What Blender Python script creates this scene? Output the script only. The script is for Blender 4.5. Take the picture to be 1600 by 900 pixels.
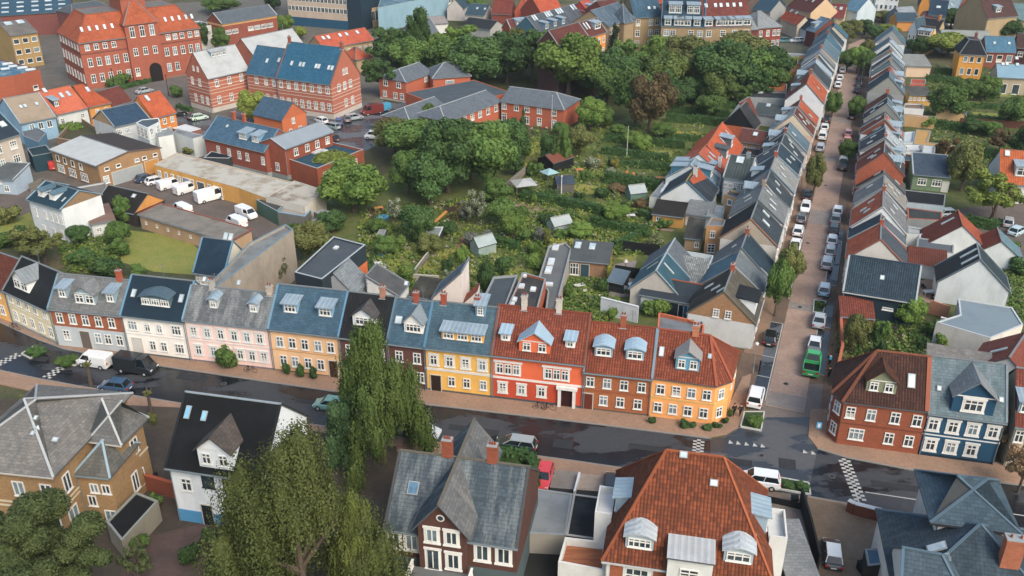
import bpy, math, random
from mathutils import Vector, Matrix
from math import sin, cos, tan, atan2, radians, pi, sqrt, hypot
for _o in list(bpy.data.objects): bpy.data.objects.remove(_o)
S = bpy.context.scene
RES = (1600.0, 900.0); FOC = 1415.0; HC = 62.0; TH = math.atan(718/1415.0)
# ---------------------------------------------------------------- camera, sky, sun, exposure
cam = bpy.data.cameras.new('camera'); cam.sensor_width = 36; cam.lens = 36*FOC/1600; cam.clip_start = 1; cam.clip_end = 3000
co = bpy.data.objects.new('camera', cam); S.collection.objects.link(co)
co.location = (0, 0, HC); co.rotation_euler = (pi/2-TH, 0, 0); S.camera = co
W = bpy.data.worlds.new('World'); S.world = W; W.use_nodes = True
nt = W.node_tree; bg = nt.nodes['Background']
sky = nt.nodes.new('ShaderNodeTexSky'); sky.sky_type = 'NISHITA'; sky.sun_disc = False
SUN_EL, SUN_AZ = radians(42), radians(146)      # azimuth measured clockwise from +Y
sky.sun_elevation = SUN_EL; sky.sun_rotation = SUN_AZ % (2*pi); sky.air_density = 1.4; sky.dust_density = 3.5; sky.ozone_density = 1.2
nt.links.new(sky.outputs[0], bg.inputs[0]); bg.inputs[1].default_value = 0.135
sl = bpy.data.lights.new('sun', 'SUN'); sl.energy = 1.5; sl.angle = radians(34); sl.color = (1, .92, .8)
so = bpy.data.objects.new('sun', sl); S.collection.objects.link(so)
so.rotation_euler = (pi/2-SUN_EL, 0, -SUN_AZ+pi)
so.rotation_euler = Vector((-sin(SUN_AZ)*cos(SUN_EL), -cos(SUN_AZ)*cos(SUN_EL), -sin(SUN_EL))).to_track_quat('-Z', 'Y').to_euler()
S.view_settings.view_transform = 'Standard'; S.view_settings.look = 'None'; S.view_settings.gamma = 1
S.view_settings.use_curve_mapping = False; S.view_settings.exposure = 0.8
# ---------------------------------------------------------------- helpers
def P(px, py, z=0.0):
    """the place on the level z that the photograph shows at a pixel"""
    x = (px-800)/FOC; y = (450-py)/FOC
    d = (x, cos(TH)+y*sin(TH), -sin(TH)+y*cos(TH)); t = (z-HC)/d[2]
    return Vector((t*d[0], t*d[1], z))
SD = Vector((605, 1587)).normalized(); SR = Vector((SD.y, -SD.x)); SO = P(1211, 640).xy
def U(u, v, z=0.0):
    q = SO+SD*u+SR*v; return Vector((q.x, q.y, z))
def uv_of(px, py, z=0.0):
    q = P(px, py, z).xy-SO; return q.dot(SD), q.dot(SR)
def srgb(h):
    r = []
    for i in (0, 2, 4):
        c = int(h[i:i+2], 16)/255; r.append(c/12.92 if c <= .04045 else ((c+.055)/1.055)**2.4)
    l = .3*r[0]+.59*r[1]+.11*r[2]; k = SAT; return [max(.004, l+(c-l)*k) for c in r]
SAT = .92
MATS = {}
def N(t, k, **kw):
    n = t.nodes.new(k)
    for a, b in kw.items():
        if a.startswith('_'): n.inputs[int(a[1:])].default_value = b
        else: setattr(n, a, b)
    return n
KF = {'slate': .74, 'tile': .8, 'metal': .72, 'corr': .7, 'felt': .72, 'wall': .96, 'brick': .9, 'plain': .85, 'wood': .85, 'lawn': .8}
def mat(kind, h, h2=None, rough=None, amt=1.0, k=None):
    key = (kind, h, h2, rough, amt, k)
    if key in MATS: return MATS[key]
    m = bpy.data.materials.new(kind+'_'+h); m.use_nodes = True; t = m.node_tree; L = t.links.new
    b = t.nodes['Principled BSDF']; kf = k or KF.get(kind, .85)
    c1 = [x*kf for x in srgb(h)]+[1]
    c2 = [x*kf for x in srgb(h2)]+[1] if h2 else [x*.62 for x in c1[:3]]+[1]
    uvn = N(t, 'ShaderNodeUVMap'); oi = N(t, 'ShaderNodeObjectInfo')
    add = N(t, 'ShaderNodeVectorMath', operation='ADD'); mul = N(t, 'ShaderNodeMath', operation='MULTIPLY', _1=57.0)
    L(oi.outputs['Random'], mul.inputs[0]); L(uvn.outputs[0], add.inputs[0]); L(mul.outputs[0], add.inputs[1])
    V = add.outputs[0]
    def noise(scale, det=4, rough_=.6, vec=None):
        n = N(t, 'ShaderNodeTexNoise'); n.inputs['Scale'].default_value = scale; n.inputs['Detail'].default_value = det; n.inputs['Roughness'].default_value = rough_
        L(vec or V, n.inputs['Vector']); return n.outputs['Fac']
    def ramp(src, lo, hi):
        r = N(t, 'ShaderNodeMapRange', _1=lo, _2=hi); L(src, r.inputs[0]); return r.outputs[0]
    def mix(f, a, bb, mode='MIX'):
        n = N(t, 'ShaderNodeMix', data_type='RGBA', blend_type=mode)
        if isinstance(f, float): n.inputs[0].default_value = f
        else: L(f, n.inputs[0])
        for i, q in ((6, a), (7, bb)):
            if isinstance(q, (list, tuple)): n.inputs[i].default_value = q
            else: L(q, n.inputs[i])
        return n.outputs[2]
    def scl(vec, s):
        n = N(t, 'ShaderNodeVectorMath', operation='MULTIPLY'); L(vec, n.inputs[0]); n.inputs[1].default_value = s; return n.outputs[0]
    def mathn(op, a, bv):
        n = N(t, 'ShaderNodeMath', operation=op); L(a, n.inputs[0])
        if isinstance(bv, (int, float)): n.inputs[1].default_value = bv
        else: L(bv, n.inputs[1])
        return n.outputs[0]
    def brick(w, hh, mort, off=.5, msize=.02):
        n = N(t, 'ShaderNodeTexBrick'); n.offset = off; n.inputs['Scale'].default_value = 1
        n.inputs['Color1'].default_value = (0, 0, 0, 1); n.inputs['Color2'].default_value = (1, 1, 1, 1); n.inputs['Mortar'].default_value = (.5, .5, .5, 1)
        n.inputs['Mortar Size'].default_value = msize; n.inputs['Brick Width'].default_value = w; n.inputs['Row Height'].default_value = hh; n.inputs['Mortar Smooth'].default_value = .3
        L(V, n.inputs['Vector']); return n
    bump = None; r_ = .75
    col = mix(ramp(noise(.35, 5), .35, .7), c1, [x*.86+.0 for x in c1[:3]]+[1])
    if kind == 'slate':
        bn = brick(.6, .34, 0, .5, .018); r_ = .5
        col = mix(ramp(bn.outputs['Color'], 0, 1), c1, [c1[i]*.72 for i in range(3)]+[1])
        col = mix(mathn('MULTIPLY', ramp(noise(.5, 6, .7, scl(V, (1.6, .35, 1))), .48, .68), .75*amt), col, c2)
        col = mix(mathn('MULTIPLY', ramp(noise(2.2, 4, .7), .55, .75), .4*amt), col, [min(1, x*1.7+.02) for x in c1[:3]]+[1])
        col = mix(mathn('MULTIPLY', bn.outputs['Fac'], .6), col, [x*.35 for x in c1[:3]]+[1]); bump = bn.outputs['Fac']
    elif kind == 'tile':
        bn = brick(.3, .38, 0, 0, .012); r_ = .8
        col = mix(ramp(bn.outputs['Color'], 0, 1), c1, c2)
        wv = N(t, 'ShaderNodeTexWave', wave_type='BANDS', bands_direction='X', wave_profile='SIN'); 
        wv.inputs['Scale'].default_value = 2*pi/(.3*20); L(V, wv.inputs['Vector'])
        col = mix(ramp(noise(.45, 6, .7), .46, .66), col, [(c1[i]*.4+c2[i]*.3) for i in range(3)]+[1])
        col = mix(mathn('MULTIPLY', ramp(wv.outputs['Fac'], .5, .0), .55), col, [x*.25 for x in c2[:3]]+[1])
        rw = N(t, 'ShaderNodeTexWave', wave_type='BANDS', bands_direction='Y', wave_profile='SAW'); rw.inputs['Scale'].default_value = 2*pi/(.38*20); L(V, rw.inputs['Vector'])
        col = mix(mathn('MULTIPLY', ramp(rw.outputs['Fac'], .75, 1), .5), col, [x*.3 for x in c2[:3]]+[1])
        bump = wv.outputs['Fac']
    elif kind in ('metal', 'corr'):
        per = .55 if kind == 'metal' else .26
        wv = N(t, 'ShaderNodeTexWave', wave_type='BANDS', bands_direction='X', wave_profile='SIN'); wv.inputs['Scale'].default_value = 2*pi/(per*20); L(V, wv.inputs['Vector'])
        f = ramp(wv.outputs['Fac'], .96 if kind == 'metal' else .2, 1.0); r_ = .45 if kind == 'metal' else .8
        col = mix(ramp(noise(.6, 6, .7), .4, .65), c1, c2)
        col = mix(mathn('MULTIPLY', f, .5), col, [x*.45 for x in c1[:3]]+[1]); bump = wv.outputs['Fac']
    elif kind == 'felt':
        bn = brick(5.0, 1.0, 0, .3, .012); r_ = .6
        col = mix(mathn('MULTIPLY', ramp(noise(.4, 6, .65), .45, .65), .8), c1, c2)
        col = mix(mathn('MULTIPLY', bn.outputs['Fac'], .35), col, [x*.4 for x in c1[:3]]+[1])
    elif kind == 'brick':
        bn = brick(.26, .085, 0, .5, .008); r_ = .9
        col = mix(ramp(bn.outputs['Color'], 0, 1), c1, [x*.7 for x in c1[:3]]+[1])
        col = mix(mathn('MULTIPLY', ramp(noise(.6, 6, .7), .45, .7), .6*amt), col, c2)
        col = mix(mathn('MULTIPLY', bn.outputs['Fac'], .35), col, [min(1, x*1.1+.08) for x in c1[:3]]+[1])
    elif kind == 'wall':
        r_ = .9
        col = mix(mathn('MULTIPLY', ramp(noise(.5, 6, .7, scl(V, (1, .45, 1))), .45, .75), .5*amt), c1, c2)
        col = mix(mathn('MULTIPLY', ramp(noise(2.5, 5, .7), .5, .8), .25*amt), col, c2)
    elif kind == 'wood':
        bn = brick(3.0, .16, 0, .5, .012)
        col = mix(ramp(bn.outputs['Color'], 0, 1), c1, c2); col = mix(mathn('MULTIPLY', bn.outputs['Fac'], .7), col, [x*.3 for x in c1[:3]]+[1])
    elif kind == 'ground':
        tc = N(t, 'ShaderNodeTexCoord'); V = tc.outputs['Object']; r_ = .95
        col = mix(ramp(noise(.12, 6, .7), .4, .62), c1, c2)
        col = mix(mathn('MULTIPLY', ramp(noise(1.3, 6, .75), .42, .7), .6), col, [x*.5 for x in c1[:3]]+[1])
        bump = noise(3, 4, .7)
    elif kind == 'lawn':
        tc = N(t, 'ShaderNodeTexCoord'); V = tc.outputs['Object']; r_ = .95
        col = mix(ramp(noise(.35, 6, .75), .4, .65), c1, c2)
        col = mix(mathn('MULTIPLY', ramp(noise(2.5, 5, .8), .45, .75), .5), col, [x*.55 for x in c1[:3]]+[1]); bump = noise(8, 3, .7)
    elif kind == 'wet':
        tc = N(t, 'ShaderNodeTexCoord'); V = tc.outputs['Object']
        wet = ramp(noise(.16, 6, .55, scl(V, (.55, 1.3, 1))), .475, .505)
        col = mix(wet, c2, c1); col = mix(mathn('MULTIPLY', ramp(noise(1.5, 6, .7), .4, .75), .35), col, [x*.6 for x in c1[:3]]+[1])
        rr = N(t, 'ShaderNodeMapRange', _3=.75, _4=.22); L(wet, rr.inputs[0]); L(rr.outputs[0], b.inputs['Roughness']); rough = -1
    elif kind == 'pave':
        tc = N(t, 'ShaderNodeTexCoord'); V = tc.outputs['Object']; r_ = .8
        col = mix(ramp(noise(.25, 6, .7), .38, .65), c1, c2)
        col = mix(mathn('MULTIPLY', ramp(noise(2.0, 7, .8), .5, .72), .65), col, [x*.55 for x in c1[:3]]+[1])
        vo = N(t, 'ShaderNodeTexVoronoi'); vo.inputs['Scale'].default_value = 3.2; L(V, vo.inputs['Vector'])
        col = mix(mathn('MULTIPLY', vo.outputs['Distance'], .55), col, [x*.6 for x in c1[:3]]+[1])
    elif kind == 'plain':
        col = mix(mathn('MULTIPLY', ramp(noise(1.2, 4), .4, .75), .3*amt), c1, c2)
    if kind == 'glass':
        col = mix(ramp(noise(.7, 2), .3, .75), c1, c2); r_ = .12; b.inputs['Specular IOR Level'].default_value = .6
    if kind == 'paint':        # car paint / leaves take the object's own colour
        col = oi.outputs['Color']; r_ = .28; b.inputs['Coat Weight'].default_value = .5
    if kind in ('leaf', 'petal'):
        pn = N(t, 'ShaderNodeTexCoord').outputs['Object']; V = pn
        n1 = noise(.55, 3, .6); n2 = noise(6, 2, .6)
        hv = N(t, 'ShaderNodeHueSaturation'); L(oi.outputs['Color'], hv.inputs['Color'])
        vv = N(t, 'ShaderNodeMapRange', _1=.3, _2=.7, _3=.62, _4=1.38); L(mathn('MULTIPLY', mathn('ADD', n1, n2), .5), vv.inputs[0]); L(vv.outputs[0], hv.inputs['Value'])
        hh = N(t, 'ShaderNodeMapRange', _1=.3, _2=.7, _3=.515, _4=.485); L(n1, hh.inputs[0]); L(hh.outputs[0], hv.inputs['Hue'])
        col = hv.outputs[0]; r_ = .65
        if kind == 'petal': col = mix(ramp(noise(16, 2, .6), .52, .6), [x*.9 for x in c1[:3]]+[1], oi.outputs['Color'])
        b.inputs['Specular IOR Level'].default_value = .2
        tr = N(t, 'ShaderNodeBsdfTranslucent'); L(col, tr.inputs[0]); mx = N(t, 'ShaderNodeMixShader', _0=.22)
        L(b.outputs[0], mx.inputs[1]); L(tr.outputs[0], mx.inputs[2]); L(mx.outputs[0], t.nodes['Material Output'].inputs[0])
    L(col, b.inputs['Base Color']) if not isinstance(col, list) else None
    if kind in ('slate', 'tile', 'felt', 'corr', 'brick', 'wall', 'ground', 'lawn', 'pave', 'plain', 'wood'): b.inputs['Specular IOR Level'].default_value = .18; r_ = max(r_, .8)
    if kind == 'metal': b.inputs['Specular IOR Level'].default_value = .3; r_ = .6
    if rough != -1: b.inputs['Roughness'].default_value = rough if rough is not None else r_
    if bump:
        bp = N(t, 'ShaderNodeBump'); bp.inputs['Strength'].default_value = .5; bp.inputs['Distance'].default_value = .06
        L(bump, bp.inputs['Height']); L(bp.outputs[0], b.inputs['Normal'])
    MATS[key] = m; return m

COL = S.collection
def tag(o, label=None, cat=None, group=None, kind=None):
    if label: o['label'] = label
    if cat: o['category'] = cat
    if group: o['group'] = group
    if kind: o['kind'] = kind
    return o
def thing(name, label, cat, loc=(0, 0, 0), rz=0.0, group=None):
    o = bpy.data.objects.new(name, None); COL.objects.link(o); o.location = loc; o.rotation_euler = (0, 0, rz); o.empty_display_size = .3
    return tag(o, label, cat, group)
class MB:
    """collects polygons for ONE mesh object; uv in metres, u level, v up the slope"""
    def __init__(s): s.v = []; s.f = []; s.m = []; s.uv = []; s.sm = []
    def poly(s, pts, m=0, smooth=False):
        pts = [Vector(p) for p in pts]
        n = Vector((0, 0, 0))
        for i in range(len(pts)):
            a, b = pts[i], pts[(i+1) % len(pts)]; n += Vector(((a.y-b.y)*(a.z+b.z), (a.z-b.z)*(a.x+b.x), (a.x-b.x)*(a.y+b.y)))
        if n.length < 1e-9: return
        n.normalize(); t = Vector((0, 0, 1)).cross(n)
        t = Vector((1, 0, 0)) if t.length < 1e-3 else t.normalized()
        b = n.cross(t); i0 = len(s.v); s.v += pts; s.f.append(tuple(range(i0, i0+len(pts)))); s.m.append(m); s.sm.append(smooth)
        s.uv += [(p.dot(t), p.dot(b)) for p in pts]
    def box(s, x0, x1, y0, y1, z0, z1, m=0, bottom=False):
        a = (x0, y0, z0), (x1, y0, z0), (x1, y1, z0), (x0, y1, z0), (x0, y0, z1), (x1, y0, z1), (x1, y1, z1), (x0, y1, z1)
        for q in ((0, 1, 5, 4), (1, 2, 6, 5), (2, 3, 7, 6), (3, 0, 4, 7), (4, 5, 6, 7)) + (((3, 2, 1, 0),) if bottom else ()): s.poly([a[i] for i in q], m)
    def slab(s, pts, th, m=0, mside=None):
        """thick sheet under a polygon given from above"""
        pts = [Vector(p) for p in pts]; lo = [p-Vector((0, 0, th)) for p in pts]
        s.poly(pts, m); s.poly(lo[::-1], mside if mside is not None else m)
        for i in range(len(pts)):
            j = (i+1) % len(pts); s.poly([lo[i], lo[j], pts[j], pts[i]], mside if mside is not None else m)
    def tube(s, a, b, r0, r1=None, n=6, m=0, cap=True):
        a, b = Vector(a), Vector(b); r1 = r0 if r1 is None else r1; d = (b-a)
        if d.length < 1e-6: return
        q = d.to_track_quat('Z', 'Y'); A = []; B = []
        for i in range(n):
            e = Vector((cos(2*pi*i/n), sin(2*pi*i/n), 0)); A.append(a+q @ (e*r0)); B.append(b+q @ (e*r1))
        for i in range(n):
            j = (i+1) % n; s.poly([A[i], A[j], B[j], B[i]], m, True)
        if cap: s.poly(B, m); s.poly(A[::-1], m)
    def beam(s, a, b, w, h, m=0):
        a, b = Vector(a), Vector(b); d = (b-a); sd = Vector((0, 0, 1)).cross(d)
        sd = Vector((1, 0, 0)) if sd.length < 1e-5 else sd.normalized()
        up = d.cross(sd).normalized()
        c = [[p+sd*(i*w/2)+up*(j*h/2) for i, j in ((-1, -1), (1, -1), (1, 1), (-1, 1))] for p in (a, b)]
        for i in range(4):
            j = (i+1) % 4; s.poly([c[0][i], c[0][j], c[1][j], c[1][i]], m)
        s.poly(c[0][::-1], m); s.poly(c[1], m)
    def data(s, name, mats):
        me = bpy.data.meshes.new(name); me.from_pydata([tuple(p) for p in s.v], [], s.f)
        for m in mats: me.materials.append(m)
        me.polygons.foreach_set('material_index', s.m); me.polygons.foreach_set('use_smooth', s.sm)
        ul = me.uv_layers.new(name='UVMap'); ul.data.foreach_set('uv', [c for p in s.uv for c in p]); me.update(); return me
    def build(s, name, mats, parent=None, loc=(0, 0, 0), rz=0.0):
        if not isinstance(mats, (list, tuple)): mats = [mats]
        return link(name, s.data(name, mats), parent, loc, rz)
def link(name, me, parent=None, loc=(0, 0, 0), rz=0.0):
    o = bpy.data.objects.new(name, me); COL.objects.link(o); o.location = loc; o.rotation_euler = (0, 0, rz)
    if parent: o.parent = parent
    return o
def struct(name, pts, m, z=0.0, th=None):
    b = MB()
    if th: b.slab([(p[0], p[1], z) for p in pts], th)
    else: b.poly([(p[0], p[1], z) for p in pts])
    if b.v and not th:
        pass
    return tag(b.build(name, m), kind='structure')
def ccw(pts):
    a = sum(pts[i][0]*pts[(i+1) % len(pts)][1]-pts[(i+1) % len(pts)][0]*pts[i][1] for i in range(len(pts)))
    return pts if a > 0 else pts[::-1]

WHITE = mat('plain', 'e6e6e2'); GLASS = mat('glass', '26333a', '4a5a62'); GLASS2 = mat('glass', '5d7f92', '9fb8c4'); DARKFR = mat('plain', '20262a')
WCACHE = {}; VAR = [0]
def curtain(h, top):
    m = mat('glass', h, '39454c', .25).copy(); t = m.node_tree; g = N(t, 'ShaderNodeTexCoord'); sp = N(t, 'ShaderNodeSeparateXYZ'); t.links.new(g.outputs['Generated'], sp.inputs[0]); mr = N(t, 'ShaderNodeMath', operation='GREATER_THAN' if top else 'LESS_THAN', _1=.6 if top else .45); t.links.new(sp.outputs[2], mr.inputs[0])
    mx = N(t, 'ShaderNodeMix', data_type='RGBA'); mx.inputs[6].default_value = (.02, .028, .034, 1); mx.inputs[7].default_value = srgb(h)+[1]; t.links.new(mr.outputs[0], mx.inputs[0]); t.links.new(mx.outputs[2], t.nodes['Principled BSDF'].inputs['Base Color']); return m
PANE_MATS = [curtain('b9b8b0', False), curtain('a89c88', True), mat('glass', '5f7480', '8fa3ae')]  # two curtained panes; the last has a pale sky reflection put into its colour
def win_mesh(w, h, st, fr):
    key = (round(w, 2), round(h, 2), st, fr)
    if key in WCACHE: return WCACHE[key]
    f = MB(); t = .11 if w > .6 else .08; y0, y1 = -.09, .02
    arch = 'a' in st
    f.box(-w/2, -w/2+t, y0, y1, 0, h); f.box(w/2-t, w/2, y0, y1, 0, h)
    f.box(-w/2+t, w/2-t, y0, y1, 0, t, bottom=True); f.box(-w/2+t, w/2-t, y0, y1, h-t, h, bottom=True)
    if arch:
        n = 6; pts = [(w/2*cos(pi*i/n), y0, h+.28*w*sin(pi*i/n)) for i in range(n+1)]
        f.poly(pts); 
        for i in range(n): f.poly([pts[i], (pts[i][0], y1, pts[i][2]), (pts[i+1][0], y1, pts[i+1][2]), pts[i+1]])
    nm = 2 if '3' in st else (3 if '4' in st else (0 if 'p' in st else 1))
    for i in range(nm):
        x = -w/2+w*(i+1)/(nm+1); f.box(x-.05, x+.05, y0-.01, y1, t, h-t)
    if not ('n' in st or 'p' in st): f.box(-w/2+t, w/2-t, y0-.005, y1, h*.62, h*.62+.1)
    if 'x' in st:
        f.box(-w/2+t, w/2-t, y0-.005, y1, h*.31, h*.31+.05)
    if 's' in st:       # flat moulded surround and sill
        f.box(-w/2-.2, -w/2, -.05, .02, -.05, h+.05); f.box(w/2, w/2+.2, -.05, .02, -.05, h+.05)
        f.box(-w/2-.26, w/2+.26, -.12, .02, h+.05, h+.27, bottom=True); f.box(-w/2-.26, w/2+.26, -.14, .02, -.2, -.05, bottom=True)
    else: f.box(-w/2-.08, w/2+.08, -.15, .02, -.09, 0, bottom=True)
    g = MB(); g.box(-w/2+t*.9, w/2-t*.9, -.035, .015, t*.9, h-t*.9)
    a = f.data('window', [mat('plain', fr)]); b = g.data('pane', [GLASS])
    WCACHE[key] = (a, b); return a, b
def window(root, fr, x, z, w, h, st='c', col='e6e6e2', lvl=2):
    """fr = frame of a wall face (loc, rz) inside root"""
    a, b = win_mesh(w, h, st, col); l, rz = fr
    o = link('window', a, root, (l[0]+cos(rz)*x, l[1]+sin(rz)*x, z), rz); VAR[0] += 1
    p = link('pane', b, o); k = (VAR[0]*7919 % 11)
    if k in (2, 5, 8, 9) and w > .6: p.material_slots[0].link = 'OBJECT'; p.material_slots[0].material = PANE_MATS[k % 3]
    return o
def far_window(root, fr, x, z, w, h, col='e6e6e2'):
    key = ('far', round(w, 2), round(h, 2), col)
    if key not in WCACHE:
        g = MB(); t = .12
        g.box(-w/2, w/2, -.06, .02, 0, h, 0); g.poly([(-w/2+t, -.07, t), (-t/3, -.07, t), (-t/3, -.07, h-t), (-w/2+t, -.07, h-t)], 1); g.poly([(t/3, -.07, t), (w/2-t, -.07, t), (w/2-t, -.07, h-t), (t/3, -.07, h-t)], 1)
        WCACHE[key] = g.data('window', [mat('plain', col), GLASS])
    l, rz = fr; return link('window', WCACHE[key], root, (l[0]+cos(rz)*x, l[1]+sin(rz)*x, z), rz)

def facefr(k, W, D, off=(0, 0, 0.0)):
    """frame of wall k (0 front, 1 right, 2 back, 3 left) with its width; -Y of the frame looks outward"""
    ox, oy, r = off
    l = [(0, 0), (W, 0), (W, D), (0, D)][k]; rz = [0, pi/2, pi, -pi/2][k]
    return ((ox+cos(r)*l[0]-sin(r)*l[1], oy+sin(r)*l[0]+cos(r)*l[1]), r+rz), (W if k in (0, 2) else D)
def frp(fr, x, y):
    (lx, ly), r = fr; return (lx+cos(r)*x-sin(r)*y, ly+sin(r)*x+cos(r)*y)
def spread(xs):
    return [(i+.5)/xs for i in range(xs)] if isinstance(xs, int) else xs

SKYM = {}
def skylight(roofo, fr, x, yv, E, s, w=.8, h=1.2, glass=None):
    """a roof window lying on the slope of face frame fr; s = slope (rise/run)"""
    key = (round(w, 2), round(h, 2), round(s, 2), glass)
    if key not in SKYM:
        m = MB(); a = math.atan(s); ux = Vector((1, 0, 0)); uy = Vector((0, cos(a), sin(a))); un = Vector((0, -sin(a), cos(a)))
        def q(x0, x1, y0, y1, n0, n1, mi):
            c = [ux*xx+uy*yy+un*nn for nn in (n0, n1) for xx, yy in ((x0, y0), (x1, y0), (x1, y1), (x0, y1))]
            for f in ((4, 5, 6, 7), (0, 1, 5, 4), (1, 2, 6, 5), (2, 3, 7, 6), (3, 0, 4, 7)): m.poly([c[i] for i in f], mi)
        q(-w/2, w/2, 0, h, .0, .13, 0); q(-w/2+.09, w/2-.09, .09, h-.09, .1, .145, 1)
        SKYM[key] = m.data('skylight', [mat('plain', '9aa3a6'), glass or mat('glass', '9db4bf', 'e0e8ea', .25)])
    p = frp(fr, x, yv); return link('skylight', SKYM[key], roofo, (p[0], p[1], E+s*yv+.1), fr[1])

def dormer(root, fr, x, yf, E, s, w, h, kind='shed', wall='8fa4b0', roof=None, nw=1, ww=None, wh=None, wst='c', rise=.9, win=True):
    """dormer standing on a slope: face at yf inside the wall line, base where the roof is there"""
    zb = E+s*yf; zt = zb+h; yb = yf+h/s+(rise/s if kind != 'shed' else .3)
    m = MB(); hw = w/2
    m.poly([(-hw, 0, 0), (hw, 0, 0), (hw, 0, h), (-hw, 0, h)], 0)
    L = yb-yf
    for sx in (-1, 1):
        m.poly([(sx*hw, 0, -.1), (sx*hw, h/s+.1, h), (sx*hw, 0, h)][::sx], 0)
    p = frp(fr, x, yf); o = m.build('dormer', [mat('wall', wall)], root, (p[0], p[1], zb), fr[1])
    r = MB(); ov = .22; rm = roof or mat('metal', '9fb4c2', '8aa0b0')
    if kind == 'shed':
        b_ = h/s+.6; r.slab([(-hw-ov, -.35, h+.05), (hw+ov, -.35, h+.05), (hw+ov, b_, h+.45), (-hw-ov, b_, h+.45)], .14)
    elif kind == 'arch':
        n = 6; pts = [(-(hw+ov)+(w+2*ov)*i/n, h+rise*.35*sin(pi*i/n)) for i in range(n+1)]
        for i in range(n):
            a, b = pts[i], pts[i+1]; r.slab([(a[0], -.3, a[1]+.06), (b[0], -.3, b[1]+.06), (b[0], h/s+.9, b[1]+.3), (a[0], h/s+.9, a[1]+.3)], .12)
        r.poly([(q[0], -.02, q[1]) for q in pts])
    else:
        g = MB(); g.poly([(-hw, 0, h), (hw, 0, h), (0, 0, h+rise)], 0); g.poly([(-hw-.02, -.04, h-.08), (hw+.02, -.04, h-.08), (hw+.02, -.04, h+.06), (-hw-.02, -.04, h+.06)], 1); g.build('gable', [mat('wall', wall), WHITE], o)
        ze = h-rise*ov/hw; le = h/s; lr = (h+rise)/s
        for sx in (-1, 1):
            q = [(sx*(hw+ov), -.35, ze+.08), (0, -.35, h+rise+.08), (0, lr+.2, h+rise+.08), (sx*(hw+ov), le, ze+.08)]
            r.slab(q[::-1] if sx < 0 else q, .12)
            if sx < 0: pass
    r.build('dormer_roof', rm, o)
    if win:
        ww = ww or (w-.3)/nw-.12; wh = wh or h*.72
        for i in range(nw):
            xx = -hw+w*(i+.5)/nw; a, b = win_mesh(ww, wh, wst, 'e6e6e2'); f = link('window', a, o, (xx, 0, (h-wh)*.45), 0)
            q = MB(); q.poly([(-ww/2+.09, -.045, .09), (ww/2-.09, -.045, .09), (ww/2-.09, -.045, wh-.09), (-ww/2+.09, -.045, wh-.09)])
            f.data = joined_win(ww, wh, wst)
    return o
def joined_win(w, h, st):
    key = ('j', round(w, 2), round(h, 2), st)
    if key in WCACHE: return WCACHE[key]
    a, b = win_mesh(w, h, st, 'e6e6e2'); me = a.copy(); g = MB()
    for src, mi in ((a, 0), (b, 1)):
        for p in src.polygons: g.poly([src.vertices[i].co for i in p.vertices], mi)
    WCACHE[key] = g.data('window', [mat('plain', 'e6e6e2'), GLASS]); return WCACHE[key]

def chimney(roofo, x, y, zb, zt, w=.6, d=.6, col='b0603f', pots=2):
    m = MB(); m.box(-w/2, w/2, -d/2, d/2, zb-zt, 0, 0); m.box(-w/2-.07, w/2+.07, -d/2-.07, d/2+.07, -.22, -.04, 0, True); m.box(-w/2-.03, w/2+.03, -d/2-.03, d/2+.03, 0, .07, 1)
    m.box(-w/2-.12, w/2+.12, -d/2-.12, d/2+.12, zb-zt, zb-zt+.35, 1)
    for i in range(pots):
        px = -w/4+w/2*i/(max(1, pots-1)) if pots > 1 else 0; m.tube((px, 0, .05), (px, 0, .35), .11, .09, 6, 2)
    return m.build('chimney', [mat('brick', col), mat('plain', '9aa0a2'), mat('plain', '8a4a34')], roofo, (x, y, zt))
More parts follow.
